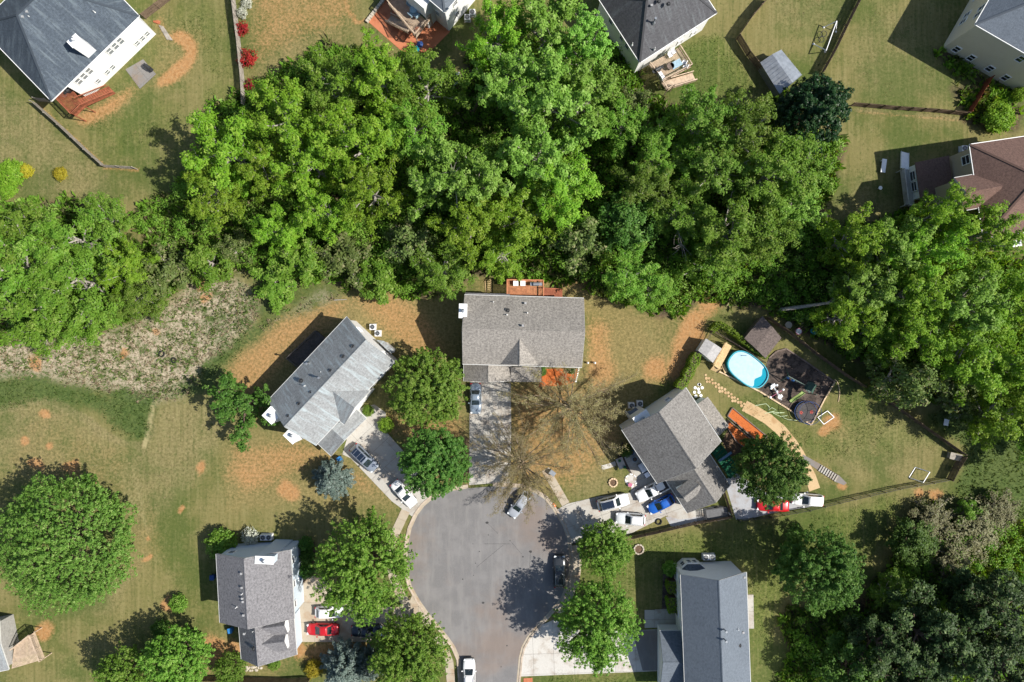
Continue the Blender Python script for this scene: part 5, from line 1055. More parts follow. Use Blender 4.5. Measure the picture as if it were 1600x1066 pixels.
scatter('tall_grass', 'weed', 15000, 'weed_blade', .26, .10, 4, 'dark green rough weeds round the straw patch', 41); scatter('straw_grass', 'dry', 9000, 'straw_blade', .42, .10, 4, 'straw coloured dry rough grass', 42); scatter('undergrowth', 'litter', 22000, 'leaf_mid', 1.0, .34, 5, 'low green undergrowth on the wood floor', 43, .5, lean=.9); scatter('brush', 'litter', 9000, 'leaf_scrub', 1.2, .22, 6, 'greyish brush on the wood floor', 44, .62, lean=.9)
scatter('brush', 'dry', 3500, 'leaf_scrub', .6, .14, 6, 'low green brush in the straw coloured patch', 48, .6, lean=.9)
scatter('grass', 'lush', 26000, 'weed_blade', .12, .07, 3, 'greener tufts in the lawns', 45, .45); scatter('grass', 'tan', 16000, 'straw_blade', .09, .06, 3, 'dry tan tufts in the lawns', 46, .5)
def saplings(n, seed):
    rng = np.random.default_rng(seed); x = rng.uniform(-30, 1630, n * 5); y = rng.uniform(-20, 1090, n * 5); k = at_mask('litter', x, y) > .8; x, y = x[k][:n], y[k][:n]; m = len(x); per = 46
    c = np.column_stack([(x - 800) / 10, (533 - y) / 10, rng.uniform(.5, 3.0, m)]); pos, nr = crown_pts(rng, c, rng.uniform(.6, 1.3, m), per, .6, .8, None); pos[:, 2] = np.maximum(pos[:, 2], .05); v, f = leaf_cards(rng, pos, nr, .14)
    o = bpy.data.objects.new('undergrowth', fast_mesh('undergrowth', v, f, np.clip(np.repeat(rng.random(m), per) * .7 + rng.random(m * per) * .4, 0, 1), [MATS['leaf_mid']])); COL.objects.link(o); tag(o, 'green saplings and vines under the trees of the wood', kind='stuff')
saplings(2600, 47)
# dead and leaning wood
def dead(label, pts, rad, twigs, seed, mat='twig_grey', name='dead_branch'):
    rng = np.random.default_rng(seed); segs = [(np.array([P3(*p[:2], p[2]) for p in pts]), np.linspace(rad, rad * .45, len(pts)))]; b = segs[0][0]
    for k in range(twigs):
        i = rng.integers(1, len(b)); t = bent(rng, b[i], norm(b[i] - b[i - 1] + rng.normal(size=3) * .7), rng.uniform(1, 3), 4, .22); segs.append((t, np.linspace(rad * .35, .012, 5)))
    v, f = tubes(segs, 6); o = bpy.data.objects.new(name, fast_mesh(name, v, f, None, [MATS[mat]])); COL.objects.link(o); tag(o, label, 'branch' if name == 'dead_branch' else 'tree trunk')
dead('long grey leaning trunk below the right hand wood', [(1218, 484, .3), (1255, 479, 2.5), (1290, 474, 5), (1330, 470, 8)], .34, 9, 1, 'bark_pale', 'leaning_trunk'); dead('pale dead branches curling in the dark gap of the wood', [(1052, 345, 5), (1060, 362, 6), (1064, 380, 6.5)], .12, 16, 2)
dead('white dead branches at the left tip of the wood', [(335, 335, 3), (330, 320, 5), (340, 305, 7)], .11, 12, 3); dead('leaning trunk in the brown dirt gap of the upper wood', [(738, 178, .3), (750, 155, 4), (762, 132, 9)], .3, 5, 4, 'bark', 'leaning_trunk')
dead('pale fallen log in the wood clearing, left part', [(515, 238, .3), (540, 243, .4)], .2, 3, 5, 'bark_pale', 'fallen_log'); dead('white branch over the grey roof wood edge', [(715, 330, 9), (713, 300, 11), (708, 275, 12.5)], .12, 12, 6); dead('long thin pole of wood in the straw by the clay slope', [(522, 469, .1), (542, 468, .1)], .1, 0, 7, 'bark_pale', 'fallen_log')
# ---------------------------------------------------------------- cars
def car(name, label, px, py, heading, paint, L=4.7, Wd=1.82, kind='sedan', roof=None, glassroof=False, group='parked cars', rack=False):
    """car at a photo point; heading = photo angle of the nose, degrees, 0 = right, 90 = up"""
    p = P(px, py, .8); root = thing(name, label, 'car' if kind != 'pickup' else 'pickup truck', (0, 0, 0), group)
    big = kind in ('suv', 'pickup', 'van'); hz = {'sedan': .92, 'hatch': .95, 'suv': 1.08, 'van': 1.05, 'pickup': 1.12}[kind]; top = {'sedan': 1.45, 'hatch': 1.5, 'suv': 1.75, 'van': 1.78, 'pickup': 1.85}[kind]; h2 = L / 2
    # lower body lofted along x
    st = [(-h2, .72, .45, hz - .22), (-h2 + .12, .86, .36, hz - .06), (-h2 + .45, .96, .3, hz), (-h2 + 1.1, 1.0, .28, hz + .02), (0, 1.0, .26, hz), (h2 - 1.25, 1.0, .28, hz - .02), (h2 - .6, .97, .3, hz - .10), (h2 - .18, .84, .36, hz - .2), (h2, .66, .45, hz - .34)]
    m = MB(); V, Fc = [], []
    for x, kw, zb, zt in st:
        w2 = Wd / 2 * kw; V += [(x, -w2 * .86, zb), (x, -w2, zb + .16), (x, -w2 * .99, zt - .16), (x, -w2 * .88, zt - .03), (x, -w2 * .5, zt + .02), (x, w2 * .5, zt + .02), (x, w2 * .88, zt - .03), (x, w2 * .99, zt - .16), (x, w2, zb + .16), (x, w2 * .86, zb)]
    for i in range(len(st) - 1):
        for k in range(10): Fc.append([i * 10 + k, i * 10 + (k + 1) % 10, i * 10 + 10 + (k + 1) % 10, i * 10 + 10 + k][::-1])
    Fc += [list(range(10)), list(range((len(st) - 1) * 10, len(st) * 10))[::-1]]
    m.add(V, Fc); body = m.build('body', paint, root, local=True, smooth=True)
    # greenhouse: belt line and roof line
    xb = {'sedan': (-h2 + .95, h2 - 1.35), 'hatch': (-h2 + .25, h2 - 1.2), 'suv': (-h2 + .18, h2 - 1.4), 'van': (-h2 + .15, h2 - 1.05), 'pickup': (-h2 + 1.95, h2 - 1.55)}[kind]
    xt = {'sedan': (xb[0] + .75, xb[1] - .85), 'hatch': (xb[0] + .5, xb[1] - .85), 'suv': (xb[0] + .35, xb[1] - .8), 'van': (xb[0] + .3, xb[1] - .95), 'pickup': (xb[0] + .25, xb[1] - .75)}[kind]
    bw, tw = Wd / 2 * .93, Wd / 2 * .74; zb = hz - .05; xm = (xt[0] + xt[1]) / 2
    B = [(xb[0], -bw * .9, zb), (xb[0] + .2, -bw, zb), (xb[1] - .3, -bw, zb), (xb[1], -bw * .82, zb), (xb[1], bw * .82, zb), (xb[1] - .3, bw, zb), (xb[0] + .2, bw, zb), (xb[0], bw * .9, zb)]
    T = [(xt[0], -tw * .92, top - .06), (xt[0] + .15, -tw, top - .04), (xt[1] - .15, -tw, top - .05), (xt[1], -tw * .9, top - .07), (xt[1], tw * .9, top - .07), (xt[1] - .15, tw, top - .05), (xt[0] + .15, tw, top - .04), (xt[0], tw * .92, top - .06)]
    m = MB(); m.add(B + T, [[i, (i + 1) % 8, 8 + (i + 1) % 8, 8 + i] for i in range(8)] + [list(range(8))[::-1], list(range(8, 16))]); m.build('cabin', paint, root, local=True)
    def pane(nm, idx, k0=.1, k1=.9, mt='car_glass', s0=.06, s1=.94):
        a, b, c, d = (Vector(q) for q in (B[idx[0]], B[idx[1]], T[idx[1]], T[idx[0]])); nr = (b - a).cross(d - a).normalized() * .012; f = lambda s, t: a.lerp(b, s).lerp(d.lerp(c, s), t) + nr
        m = MB(); top_ = [f(s0, k0), f(s1, k0), f(s1, k1), f(s0, k1)]; low = [q - nr * 2.2 for q in top_]; m.add(low + top_, [[3, 2, 1, 0], [4, 5, 6, 7], [0, 1, 5, 4], [1, 2, 6, 5], [2, 3, 7, 6], [3, 0, 4, 7]]); return m.build(nm, MATS[mt], root, local=True)
    pane('windshield', (3, 4), .08, .95); pane('rear_window', (7, 0), .14, .92)
    for a, b in ((1, 2), (5, 6)): pane('side_window', (a, b), .18, .9, 'car_glass', .03, .48); pane('side_window', (a, b), .18, .9, 'car_glass', .52, .95)
    # roof skin, slightly domed
    xs = np.linspace(xt[0] + .02, xt[1] - .02, 6); ys = np.linspace(-tw * .94, tw * .94, 5); V = [(x, y * (1 - .08 * (abs(x - xm) / (xt[1] - xt[0]) * 2) ** 3), top - .055 + .075 * (1 - (y / tw) ** 2) * (1 - .5 * (abs(x - xm) / (xt[1] - xt[0]) * 2) ** 2)) for x in xs for y in ys]
    V += [(v[0], v[1], top - .1) for v in V]; Fc = []
    for i in range(5):
        for j in range(4): a = i * 5 + j; Fc += [[a, a + 5, a + 6, a + 1], [30 + a + 1, 30 + a + 6, 30 + a + 5, 30 + a]]
    rim = [i * 5 for i in range(6)] + [25 + j for j in range(1, 5)] + [i * 5 + 4 for i in range(4, -1, -1)] + [j for j in range(3, 0, -1)]
    Fc += [[rim[k], rim[k - 1], 30 + rim[k - 1], 30 + rim[k]] for k in range(len(rim))]
    m = MB(); m.add(V, Fc); m.build('roof', roof or paint, root, local=True, smooth=True)
    if glassroof: m = MB(); m.box((xm - .1, 0, top + .02), (xt[1] - xt[0] - .35, tw * 1.45, .03)); m.build('glass_roof', MATS['sunroof'], root, local=True)
    if glassroof == 'panels':
        for k in (-1, 0, 1): m = MB(); m.box((xm - .1 + k * (xt[1] - xt[0] - .3) / 3, 0, top + .04), (.05, tw * 1.6, .03)); m.build('cross_bar', MATS['rail_steel'], root, local=True)
    if rack or kind in ('suv', 'van'):
        for k in (-1, 1): m = MB(); m.bar((xt[0] + .2, k * tw * .86, top + .04), (xt[1] - .3, k * tw * .86, top + .04), .05, .07); m.build('roof_rail', MATS['rail_steel'], root, local=True)
    if kind == 'pickup':
        m = MB(); m.box(((-h2 + .15 + xb[0] - .05) / 2, 0, hz + .012), (xb[0] + h2 - .3, Wd * .8, .03)); m.build('bed_floor', MATS['dark_plastic'], root, local=True)
        for k in (-1, 1): m = MB(); m.bar((-h2 + .1, k * Wd * .45, hz + .12), (xb[0], k * Wd * .45, hz + .12), .1, .26); m.build('bed_side', paint, root, local=True)
        m = MB(); m.bar((-h2 + .1, -Wd * .43, hz + .1), (-h2 + .1, Wd * .43, hz + .1), .09, .24); m.build('tailgate', paint, root, local=True)
    rw = .36 if big else .32
    for sx in (-h2 + .85, h2 - .95):
        for k in (-1, 1):
            m = MB(); m.tube([(sx, k * (Wd / 2 - .2), rw), (sx, k * (Wd / 2 - .01), rw)], rw, 18); w_ = m.build('wheel', MATS['rubber'], root, local=True)
            m = MB(); m.tube([(sx, k * (Wd / 2 - .05), rw), (sx, k * (Wd / 2 + .005), rw)], rw * .62, 12); m.build('rim', MATS['alloy'], w_, local=True)
    for k in (-1, 1):
        m = MB(); m.box((h2 - .2, k * Wd * .33, hz - .26), (.3, .34, .14), -k * .45); m.build('headlight', MATS['headglass'], root, local=True)
        m = MB(); m.box((-h2 + .09, k * Wd * .36, hz - .2), (.16, .3, .2), k * .3); m.build('taillight', MATS['tailglass'], root, local=True)
        m = MB(); m.box((xb[1] - .35, k * (Wd / 2 + .09), hz + .06), (.16, .22, .15), k * .2); m.build('mirror', paint, root, local=True)
    for sx, nm in ((h2 - .02, 'front_bumper'), (-h2 + .02, 'rear_bumper')): m = MB(); m.box((sx, 0, .46), (.12, Wd * .72, .16)); m.build(nm, MATS['dark_plastic'], root, local=True)
    m = MB(); m.bar((xb[1] + .0, -.45, hz + .02), (xb[1] - .3, .1, hz + .2), .03); m.build('wiper', MATS['dark_plastic'], root, local=True)
    root.location = (p.x, p.y, .012 if name == 'road' else .045); root.rotation_euler = (0, 0, R(heading)); return root
BGREY = metal_paint('paint_bluegrey', (.20, .25, .31), .28)
WHITE, SILVER, SLATE, BLACK, NAVY, BLUE, RED, PEARL = (metal_paint(n, c, .28) for n, c in (('paint_white', (.74, .74, .73)), ('paint_silver', (.36, .38, .41)), ('paint_slate', (.20, .23, .28)), ('paint_black', (.028, .032, .036)), ('paint_navy', (.015, .022, .035)), ('paint_blue', (.012, .10, .42)), ('paint_red', (.50, .012, .018)), ('paint_pearl', (.60, .62, .63))))
car('sedan_car', 'silver grey sedan parked against the middle house garage', 743, 623, -90, BGREY, 4.75, 1.82, 'sedan')
car('minivan', 'slate grey minivan with dark glass roof on the left driveway', 569, 716, -45, SLATE, 5.0, 1.95, 'van', glassroof='panels')
car('sedan_car', 'white sedan at the road end of the left driveway', 631, 772, -49, WHITE, 4.85, 1.84, 'sedan')
car('hatchback_car', 'silver grey car in the road under the budding twigs', 812, 788, -126, SILVER, 4.7, 1.8, 'hatch')
car('black_suv', 'black suv parked along the right kerb of the turning circle', 874, 893, 90, BLACK, 5.0, 1.95, 'suv')
car('white_suv', 'white suv cut by the bottom edge at the road mouth', 733, 1054, 90, WHITE, 4.9, 1.92, 'suv')
car('white_suv', 'white suv with long blue black glass roof, nearest the road', 958, 785, 14, WHITE, 5.0, 1.98, 'suv', glassroof=True)
car('pickup_truck', 'white pickup truck half under the eave of the right house', 1019, 766, -153, WHITE, 5.3, 1.95, 'pickup')
car('hatchback_car', 'bright blue hatchback parked at the garage of the right house', 1033, 788, -153, BLUE, 4.4, 1.8, 'hatch')
car('white_suv', 'white suv with plain white roof beside the small dense tree', 985, 811, 176, PEARL, 4.6, 1.85, 'suv', roof=WHITE)
car('red_car', 'red car on the gravel pad under the dense dark tree', 1208, 790, 178, RED, 5.0, 1.9, 'sedan')
car('white_suv', 'white suv with sunroof parked against the black fence', 1262, 781, 176, WHITE, 4.9, 1.9, 'suv')
car('red_car', 'red sedan on the tan driveway of the dormer house', 504, 984, 180, RED, 5.0, 1.88, 'sedan')
car('white_car', 'white car tucked under the large street tree', 514, 957, 0, WHITE, 4.4, 1.8, 'hatch')
car('navy_car', 'dark navy sedan half hidden under the lower street tree', 573, 986, 0, NAVY, 4.8, 1.85, 'sedan')

# ---------------------------------------------------------------- fences
def fence(pts, label, mat, h=1.8, name='fence', step=2.4, style='board', cat='fence'):
    root = thing(name, label, cat, P3(*pts[0])); P_ = [P3(*p) for p in pts]
    for a, b in zip(P_, P_[1:]):
        L = (b - a).length; n = max(1, round(L / step)); d = (b - a) / L; ang = math.atan2(d.y, d.x)
        for i in range(n):
            p, q = a + (b - a) * (i / n), a + (b - a) * ((i + 1) / n); hh = h * random.uniform(.97, 1.03)
            m = MB(); m.bar(p + Vector((0, 0, -.2)), p + Vector((0, 0, hh + .06)), .11 if style == 'board' else .07); m.build('post', mat, root)
            m = MB(); lp = (q - p).length - .12; nv = Vector((-d.y, d.x, 0)) * .04
            for zz in (.35, hh - .3) + ((hh * .5,) if style == 'board' else ()): m.bar(p + d * .06 + Vector((0, 0, zz)), q - d * .06 + Vector((0, 0, zz)), .04, .085)
            k = int(lp / (.155 if style == 'board' else .13))
            for j in range(k):
                c = p + d * (.06 + lp * (j + .5) / k)
                if style == 'board': c = c + nv; m.box((c.x, c.y, hh / 2 + .03), (.14, .02, hh - .05 + random.uniform(-.03, .03)), ang + random.uniform(-.03, .03))
                else: m.box((c.x, c.y, hh / 2 + .05), (.022, .022, hh - .1), ang)
            m.build('fence_panel', mat, root)
    m = MB(); m.bar(P_[-1] + Vector((0, 0, -.2)), P_[-1] + Vector((0, 0, h + .05)), .11); m.build('post', mat, root); return root
FW, FG, FR = MATS['fence_wood'], MATS['fence_grey'], MATS['fence_red']
fence([(385, 168), (383, 130), (378, 80), (372, 30), (367, -10)], 'tall grey fence running down past the red flowering bushes', FG, 1.9)
fence([(58, 163), (100, 200), (140, 238), (167, 262), (215, 265)], 'grey board fence round the lower corner of the upper left lawn', FG, 1.7); fence([(80, 160), (62, 158)], 'short fence return beside the red brown deck', FG, 1.7); fence([(229, 30), (250, 14), (276, -6)], 'brown wood fence from the white wall to the top edge', FW, 1.8)
fence([(1196, 2), (1172, 30), (1150, 62), (1166, 88), (1190, 118), (1212, 150)], 'dark wooden fence bending round the metal shed yard', FW, 2.0); fence([(1345, -10), (1320, 40), (1300, 82), (1280, 118)], 'dark wooden fence between the swing yard and the cream house', FW, 1.9)
fence([(1328, 166), (1400, 172), (1460, 176), (1506, 181)], 'dark brown fence across the tan lawns at the upper right', FW, 1.6); fence([(1507, 180), (1520, 158), (1540, 126)], 'red stained gate fence below the cream wall', FR, 2.0)
fence([(1195, 497), (1230, 520), (1270, 552), (1320, 588), (1370, 618), (1430, 660), (1470, 688), (1498, 708)], 'brown board fence along the back of the pool yard', FW, 1.9)
fence([(1498, 712), (1487, 730), (1478, 748)], 'short brown board fence at the far corner of the lawn', FW, 1.9); fence([(1478, 748), (1400, 762), (1330, 778), (1260, 795), (1200, 806), (1152, 811)], 'long black metal fence below the parked red car', MATS['black_metal'], 1.5, style='picket')
fence([(1140, 805), (1085, 815), (1030, 828), (985, 838)], 'brown fence at the lower side of the gravel drive', FW, 1.5); fence([(316, 1057), (380, 1058), (450, 1060), (486, 1058)], 'brown fence along the bottom edge below the dormer house', FW, 1.7); fence([(1075, 580), (1090, 560), (1100, 538), (1110, 518)], 'low dark fence beside the grey shed of the pool yard', MATS['timber_dark'], 1.4, style='picket')
fence([(1112, 517), (1150, 540), (1192, 566)], 'dark picket fence carrying the vine behind the pool', MATS['timber_dark'], 1.5, style='picket'); fence([(1140, 800), (1133, 778), (1128, 762)], 'short brown fence between the two gravel pads', FW, 1.5)

# ---------------------------------------------------------------- pool yard
def shed(name, label, q, z0, z1, mat, wall, ridge=True, ribs=0):
    """small gabled shed from its four roof corners (photo points at the eave height)"""
    a, b, c, d = (P3(*p, z0) for p in q); root = thing(name, label, 'shed', ((a + c) / 2).xy.to_3d()); r0, r1 = a.lerp(d, .5), b.lerp(c, .5); r0.z = r1.z = z1
    m = MB(); m.slab([a, b, r1, r0], .08); m.slab([r0, r1, c, d], .08); rf = m.build('roof', mat, root)
    if ribs:
        for i in range(ribs + 1):
            f = i / ribs
            for e0, e1 in ((a, b), (d, c)): m = MB(); m.bar(e0.lerp(e1, f) + Vector((0, 0, .03)), r0.lerp(r1, f) + Vector((0, 0, .03)), .05, .05); m.build('roof_rib', mat, rf)
    cen = (a + c) / 2; m = MB(); m.prism([tuple(p.xy.lerp(cen.xy, .07)) for p in (a, b, c, d)], -.1, z0 - .1)
    for e0, e1, r in ((a, d, r0), (b, c, r1)): m.slab([e0.lerp(cen, .07) - Vector((0, 0, .1)), e1.lerp(cen, .07) - Vector((0, 0, .1)), r.lerp(cen, .07) - Vector((0, 0, .15))], .02)
    m.build('wall', wall, root); w0, w1 = b.xy.lerp(cen.xy, .065), c.xy.lerp(cen.xy, .065); k = (w0 + w1) / 2; dr = (w1 - w0).normalized(); m = MB(); m.box((k.x, k.y, 1.0), (.9, .06, 1.85), math.atan2(dr.y, dr.x)); m.build('door', MATS['grey_metal'], root); return root
shed('garden_shed', 'grey ribbed metal shed with pitched roof beside the dark evergreen', [(1221, 78), (1253, 117), (1218, 147), (1188, 98)], 2.1, 2.8, MATS['grey_metal'], MATS['grey_metal'], ribs=9)
shed('garden_shed', 'small pale grey roofed shed next to the pool deck', [(1091, 548), (1103, 529), (1128, 545), (1114, 567)], 2.2, 2.5, plain('roof_pale', (.36, .35, .34), .8), MATS['siding_pale'])
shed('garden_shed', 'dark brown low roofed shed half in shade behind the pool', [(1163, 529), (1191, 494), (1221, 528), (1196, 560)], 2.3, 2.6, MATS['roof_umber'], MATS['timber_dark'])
pc = P3(1165, 577); pool = thing('swimming_pool', 'oval turquoise above ground pool with pale blue bubble cover', 'swimming pool', pc); pa = R(-38); ca, sa = math.cos(pa), math.sin(pa)
def pell(k, n=40, cut=None, ox=0):
    out = []
    for i in range(n):
        t = 2 * math.pi * i / n; c_, s_ = math.cos(t), math.sin(t); x = 3.4 * k * math.copysign(abs(c_) ** .72, c_); y = 2.15 * k * math.copysign(abs(s_) ** .8, s_)
        if cut is not None: x = min(x, cut + .25 * math.sin(y * 3.1))
        out.append((pc.x + x * ca - y * sa, pc.y + x * sa + y * ca))
    return out
m = MB(); o_, i_ = pell(1.0), pell(.955); n = len(o_)
V = [(*p, 0) for p in o_] + [(*p, 1.2) for p in o_] + [(*p, 1.2) for p in i_] + [(*p, .9) for p in i_]
m.add(V, [[i, (i + 1) % n, n + (i + 1) % n, n + i] for i in range(n)] + [[n + i, n + (i + 1) % n, 2 * n + (i + 1) % n, 2 * n + i] for i in range(n)] + [[2 * n + i, 2 * n + (i + 1) % n, 3 * n + (i + 1) % n, 3 * n + i] for i in range(n)]); m.build('pool_wall', MATS['teal'], pool)
m = MB(); m.prism(pell(.954), .1, 1.0); m.build('water', MATS['pool_water'], pool); m = MB(); m.prism(pell(.93, cut=2.0), 1.005, 1.03); m.build('bubble_cover', MATS['cover'], pool)
m = MB(); a = P3(1164, 556, 1.2); m.ring((a.x, a.y, 1.2), .35, .03, 14, 'Y'); m.build('pool_ladder', MATS['rail_steel'], pool)
dp = thing('pool_deck', 'narrow new timber deck between the grey shed and pool', 'deck', P3(1128, 556)); deck_at(dp, [P(1114, 570, 1.1), P(1133, 535, 1.1), P(1143, 541, 1.1), P(1124, 577, 1.1)], 1.1, MATS['new_wood'], rails=(0,), rail_h=.9); stairs_at(dp, P(1122, 573, 1.1), P(1116, 580, .1), 1.3, 1.1, MATS['new_wood'], rail=False)
bn = thing('bench', 'small tan wooden bench at the pool wall', 'bench', P3(1132, 576)); m = MB(); c = P3(1132, 576, .4); m.box((c.x, c.y, .42), (.5, 1.4, .06), R(22)); m.build('seat', MATS['new_wood'], bn)
for k in (-.5, .5): m = MB(); m.box((c.x - k * math.sin(R(22)), c.y + k * math.cos(R(22)), .2), (.4, .08, .4), R(22)); m.build('leg', MATS['new_wood'], bn)
yard = [(1200, 561), (1213, 549), (1228, 545), (1260, 566), (1304, 597), (1290, 620), (1267, 664), (1228, 637), (1187, 612)]
m = MB(); m.prism([P(*p) for p in yard], -.05, .03); m.build('mulch_area', MATS['mulch_dark'], kind='structure', label='dark mulch playground surface with painted dappled shade beside the pool')
m = MB(); m.prism([P(1143, 585), P(1160, 596), P(1188, 609), P(1196, 600), P(1196, 590), P(1180, 610), P(1150, 598)][:4] + [P(1192, 600), P(1150, 570)], -.05, .02); m.build('clay_bed', MATS['mulch_brown'], kind='structure')
ed = thing('timber_edging', 'tan timber edging round the dark mulch playground', 'edging', P3(1230, 600))
def run(pts, root, part, mat, wd, z0, z1, step=2.4):
    for a, b in zip(pts, pts[1:]):
        A, B = P3(*a), P3(*b); n = max(1, round((B - A).length / step))
        for i in range(n): m = MB(); s = (B - A).normalized() * .02; m.bar(A.lerp(B, i / n) + s + Vector((0, 0, (z0 + z1) / 2)), A.lerp(B, (i + 1) / n) - s + Vector((0, 0, (z0 + z1) / 2)), wd, z1 - z0); m.build(part, mat, root)
run([(1118, 578), (1187, 612), (1228, 637), (1267, 664)], ed, 'timber', MATS['timber'], .22, -.05, .22); run([(1267, 664), (1290, 620), (1304, 597)], ed, 'timber', MATS['timber'], .2, -.05, .2); run([(1304, 597), (1260, 566), (1228, 545), (1213, 549), (1201, 560)], ed, 'timber', MATS['timber_dark'], .2, -.05, .2)
# playset with slide and swings
ps = thing('playset', 'dark green playset with pale green slide on the mulch', 'playset', P3(1255, 603)); U = lambda x, y, z: P3(x, y, z)
for x, y in ((1256, 607), (1263, 596), (1272, 603), (1265, 615)): m = MB(); b0 = U(x, y, 0).xy; m.bar((*b0, -.1), (*b0, 2.5), .12); m.build('post', MATS['play_dark'], ps)
q = [P(1256, 607, 1.5), P(1263, 596, 1.5), P(1272, 603, 1.5), P(1265, 615, 1.5)]; m = MB(); m.prism(q, 1.44, 1.5); m.build('platform', MATS['play_dark'], ps)
a, b, c, d = (Vector((*p, 2.45)) for p in q); e0, e1 = a.lerp(d, .5), b.lerp(c, .5); e0.z = e1.z = 3.1
m = MB(); m.slab([a, b, e1, e0], .05); m.build('canopy', MATS['play_dark'], ps); m = MB(); m.slab([d, c, e1, e0], .05); m.build('canopy', MATS['play_dark'], ps)
s0, s1 = U(1256, 612, 1.5), U(1235, 628, .25); dv = (s1 - s0).normalized(); sd = Vector((-dv.y, dv.x, 0)).normalized(); m = MB()
pts = [s0.lerp(s1, t) + Vector((0, 0, .12 * math.sin(t * 6.3))) for t in np.linspace(0, 1, 9)]
for i in range(8):
    m.bar(pts[i], pts[i + 1], .5, .05)
    for k in (-1, 1): m.bar(pts[i] + sd * k * .25 + Vector((0, 0, .07)), pts[i + 1] + sd * k * .25 + Vector((0, 0, .07)), .06, .16)
m.build('slide', MATS['slide_green'], ps)
b0, b1 = U(1232, 588, 2.3), U(1258, 602, 2.3); m = MB(); m.bar(b0, b1, .12); m.build('swing_beam', MATS['play_dark'], ps)
for k in (-1, 1): m = MB(); m.bar(b0, Vector((b0.x + k * .55, b0.y + k * 1.0, 0)), .1); m.build('leg', MATS['play_dark'], ps)
for f, mt in ((.25, 'bin_blue'), (.55, 'bin_blue'), (.8, 'dark_plastic')):
    c = b0.lerp(b1, f); m = MB(); m.box((c.x, c.y, .5), (.5, .28, .06), R(-27)); s = m.build('swing_seat', MATS[mt], ps); m = MB()
    for k in (-.2, .2): m.tube([(c.x + k, c.y - k * .5, .5), (c.x + k * .9, c.y - k * .45, 2.3)], .012, 4)
    m.build('chain', MATS['grey_metal'], s)
se = thing('seesaw', 'white and grey four seat seesaw on the mulch', 'seesaw', P3(1214, 612)); c0 = P3(1214, 612, .6)
m = MB(); m.bar(P3(1206, 600, .55), P3(1221, 625, .75), .2, .09); m.build('beam', MATS['grey_metal'], se); m = MB(); m.bar(P3(1204, 621, .7), P3(1224, 609, .6), .07); m.build('cross_beam', MATS['pink'], se)
for x, y, z in ((1208, 603, .62), (1219, 620, .74)):
    m = MB(); q = P3(x, y, z); m.box((q.x, q.y, z + .06), (.75, .45, .07), R(35)); m.build('seat', MATS['white_plastic'], se)
for x, y in ((1204, 621), (1224, 609), (1205, 607), (1214, 602), (1214, 612), (1217, 618)): m = MB(); q = P3(x, y, .75); m.dome((q.x, q.y, .72), .2, .2, .16, 10, 3); m.build('seat', MATS['white_plastic'], se)
m = MB(); m.bar((c0.x, c0.y, 0), (c0.x, c0.y, .6), .16); m.build('stand', MATS['grey_metal'], se)
tr = thing('trampoline', 'round black net trampoline in the lower mulch corner', 'trampoline', P3(1259, 644)); tc = P(1259, 644, .8)
m = MB(); m.ring((tc.x, tc.y, .8), 1.72, .05, 32); m.build('frame', MATS['navy'], tr); m = MB(); m.cyl((tc.x, tc.y, .76), 1.5, .02, 32); m.build('jumping_mat', plain('tramp_mat', (.06, .055, .055), .8, var=.2), tr); m = MB(); m.ring((tc.x, tc.y, 2.4), 1.75, .03, 32); m.build('net_hoop', MATS['navy'], tr)
for i in range(8):
    a = i * math.pi / 4; m = MB(); m.bar((tc.x + 1.74 * math.cos(a), tc.y + 1.74 * math.sin(a), 0), (tc.x + 1.74 * math.cos(a), tc.y + 1.74 * math.sin(a), 2.4), .05); m.build('net_pole', MATS['navy'], tr)
m = MB()
for i in range(64): a = i * math.pi / 32; m.bar((tc.x + 1.74 * math.cos(a), tc.y + 1.74 * math.sin(a), .8), (tc.x + 1.74 * math.cos(a + .35), tc.y + 1.74 * math.sin(a + .35), 2.4), .012)
m.build('net', MATS['black_metal'], tr)
for x, y in ((1252, 645), (1268, 644)):
    m = MB(); q = P3(x, y, .82)
    for k in range(5): a = k * 2.51; b = a + 2.51; m.bar((q.x + .32 * math.cos(a), q.y + .32 * math.sin(a), .8), (q.x + .32 * math.cos(b), q.y + .32 * math.sin(b), .8), .05, .02)
    m.build('star_print', MATS['red_seat'], tr)
def goal(label, q, hgt):
    """soccer goal: mouth post feet q0, q1 and back feet q2, q3 (ground points)"""
    a, b, c, d = (P3(*p) for p in q); up = Vector((0, 0, hgt)); root = thing('soccer_goal', label, 'soccer goal', a, 'soccer goals'); W = MATS['white_plastic']
    for p, nm, s, e in ((0, 'post', a, a + up), (0, 'post', b, b + up), (0, 'crossbar', a + up, b + up), (0, 'back_bar', d, c), (0, 'stay', a + up, d), (0, 'stay', b + up, c), (0, 'ground_bar', a, d), (0, 'ground_bar', b, c)): m = MB(); m.bar(s + Vector((0, 0, .04)), e + Vector((0, 0, .04)), .09); m.build(nm, W, root)
goal('white soccer goal lying by the corner of the mulch playground', [(1277, 652), (1292, 642), (1303, 652), (1287, 663)], .12); goal('white soccer goal standing in the lawn by the black fence', [(1434, 751), (1444, 735), (1430, 730), (1420, 746)], 1.4)
